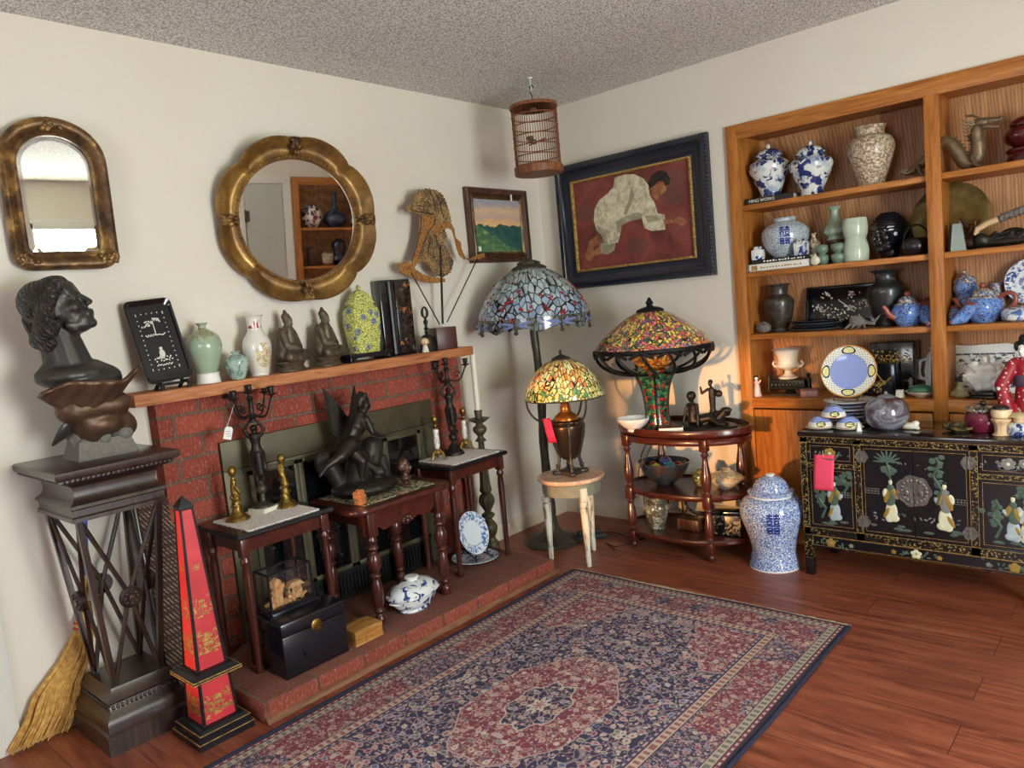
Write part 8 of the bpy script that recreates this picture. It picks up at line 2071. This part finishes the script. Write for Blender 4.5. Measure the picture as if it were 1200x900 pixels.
m = MB(); CX(m,-.5,.5,-.018,0,.0,.72); m.obj('lower_panel',M['oak'],b2)
X2 = 4.41
o = one('vase','round blue and red patterned jar on the far bookcase, in the round mirror','vase',vessel(MB(),[(.05,0),(.056,.006),(.098,.07),(.105,.12),(.08,.18),(.05,.20),(.055,.215)],36),enamel('imari_enamel',26,['#e3ddd4','#7a2a2e','#2c3a6a','#e0d6ca','#8d3a36','#31406f'],'#d8cfc4',.04,.2),(X2,-.93,1.6205))
one('bottle_vase','dark blue long necked bottle vase on the far bookcase, in the mirror','vase',vessel(MB(),[(.06,0),(.066,.008),(.11,.06),(.10,.12),(.045,.17),(.026,.22),(.024,.31),(.036,.335)],36),plain('dark_blue_crackle','#24304a',.18,var=.3,scale=30,coat=.4),(X2,-.70,1.6205))
one('vase','tall dark red shouldered vase on the far bookcase, in the mirror','vase',vessel(MB(),[(.04,0),(.045,.008),(.06,.08),(.085,.22),(.085,.27),(.055,.31),(.05,.33),(.06,.345)],36),rg and bpy.data.materials['oxblood_glaze'],(X2,-.47,1.6205))
one('round_jar','dark blue round jar in the middle of the far bookcase shelf','jar',vessel(MB(),[(.04,0),(.045,.006),(.075,.05),(.07,.09),(.05,.11),(.06,.15),(.072,.19),(.06,.23),(.03,.25),(.034,.26)],32),plain('midnight_glaze','#1b2133',.14,coat=.5),(X2,-.68,1.2505))
blob_t = thing('rock_figurine','mottled grey brown rock carving on the far bookcase','carving',(X2-.02,-.80,1.2505)); blob('rock',[('e',(0,0,.05),(.05,.06,.05)),('e',(0,-.02,.09),(.04,.04,.04)),('e',(0,.03,.08),(.03,.035,.05))],.006,M['satsuma'],blob_t,2)
one('box','upright dark brown box at the left of the far bookcase shelf','box',MB().b2((-.05,-.04,0),(.05,.04,.17),bev=.004),M['carved'],(X2,-.95,1.2505))
t = thing('display_stand','dark wooden two level display stand on the far bookcase','stand',(X2,-.45,1.2505))
m = MB(); m.b2((-.05,-.12,.13),(.05,.12,.145),bev=.002); m.b2((-.05,-.12,.05),(.05,.12,.062),bev=.002)
for y_ in (-.115,.115): m.b2((-.05,y_-.008,0),(.05,y_+.008,.14),bev=.002)
m.obj('stand',M['carved'],t)
one('bowl','blue and white round bowl low on the far bookcase','bowl',vessel(MB(),[(.05,0),(.055,.008),(.10,.05),(.12,.10),(.11,.14),(.10,.16)],36),M['bw_plate'],(X2,-.72,.9205))
# ---------------------------------------------------------------- camera and light
R_ = ((0.7457062464740216, 0.0007263787106188314, -0.6662744677260224), (0.6598368625248383, -0.13948450131854176, 0.7383490967999456), (-0.09239864080712096, -0.9902239879269168, -0.10449375536897006))
ca = bpy.data.cameras.new('camera'); co = bpy.data.objects.new('camera', ca); COL.objects.link(co)
ca.sensor_fit = 'HORIZONTAL'; ca.sensor_width = 36; ca.lens = 884/1200*36; ca.clip_start = .05
mt = Matrix(((R_[0][0], -R_[0][1], -R_[0][2]), (R_[1][0], -R_[1][1], -R_[1][2]), (R_[2][0], -R_[2][1], -R_[2][2]))).to_4x4()
mt.translation = Vector((2.92409641, -3.64564581, 1.32430712))
co.matrix_world = mt
SC.camera = co
w = bpy.data.worlds.new('world'); SC.world = w; w.use_nodes = True
w.node_tree.nodes['Background'].inputs[0].default_value = (.8, .85, .9, 1); w.node_tree.nodes['Background'].inputs[1].default_value = .3
sl = bpy.data.lights.new('evening_sun', 'SUN'); so = bpy.data.objects.new('evening_sun', sl); COL.objects.link(so)
sl.energy = 3.3; sl.angle = rad(2.); sl.color = (1., .50, .17)
so.location = (.6, -9, 1.2); so.rotation_euler = Vector((.012, 1, -.004)).to_track_quat('-Z', 'Y').to_euler()
SC.view_settings.view_transform = 'Standard'; SC.view_settings.look = 'None'; SC.view_settings.gamma = 1; SC.view_settings.use_curve_mapping = False
SC.view_settings.exposure = 0.22
SC.cycles.use_denoising = True
SC.cycles.max_bounces = 8; SC.cycles.diffuse_bounces = 4; SC.cycles.glossy_bounces = 4; SC.cycles.caustics_reflective = False; SC.cycles.caustics_refractive = False
SC.cycles.sample_clamp_indirect = 6
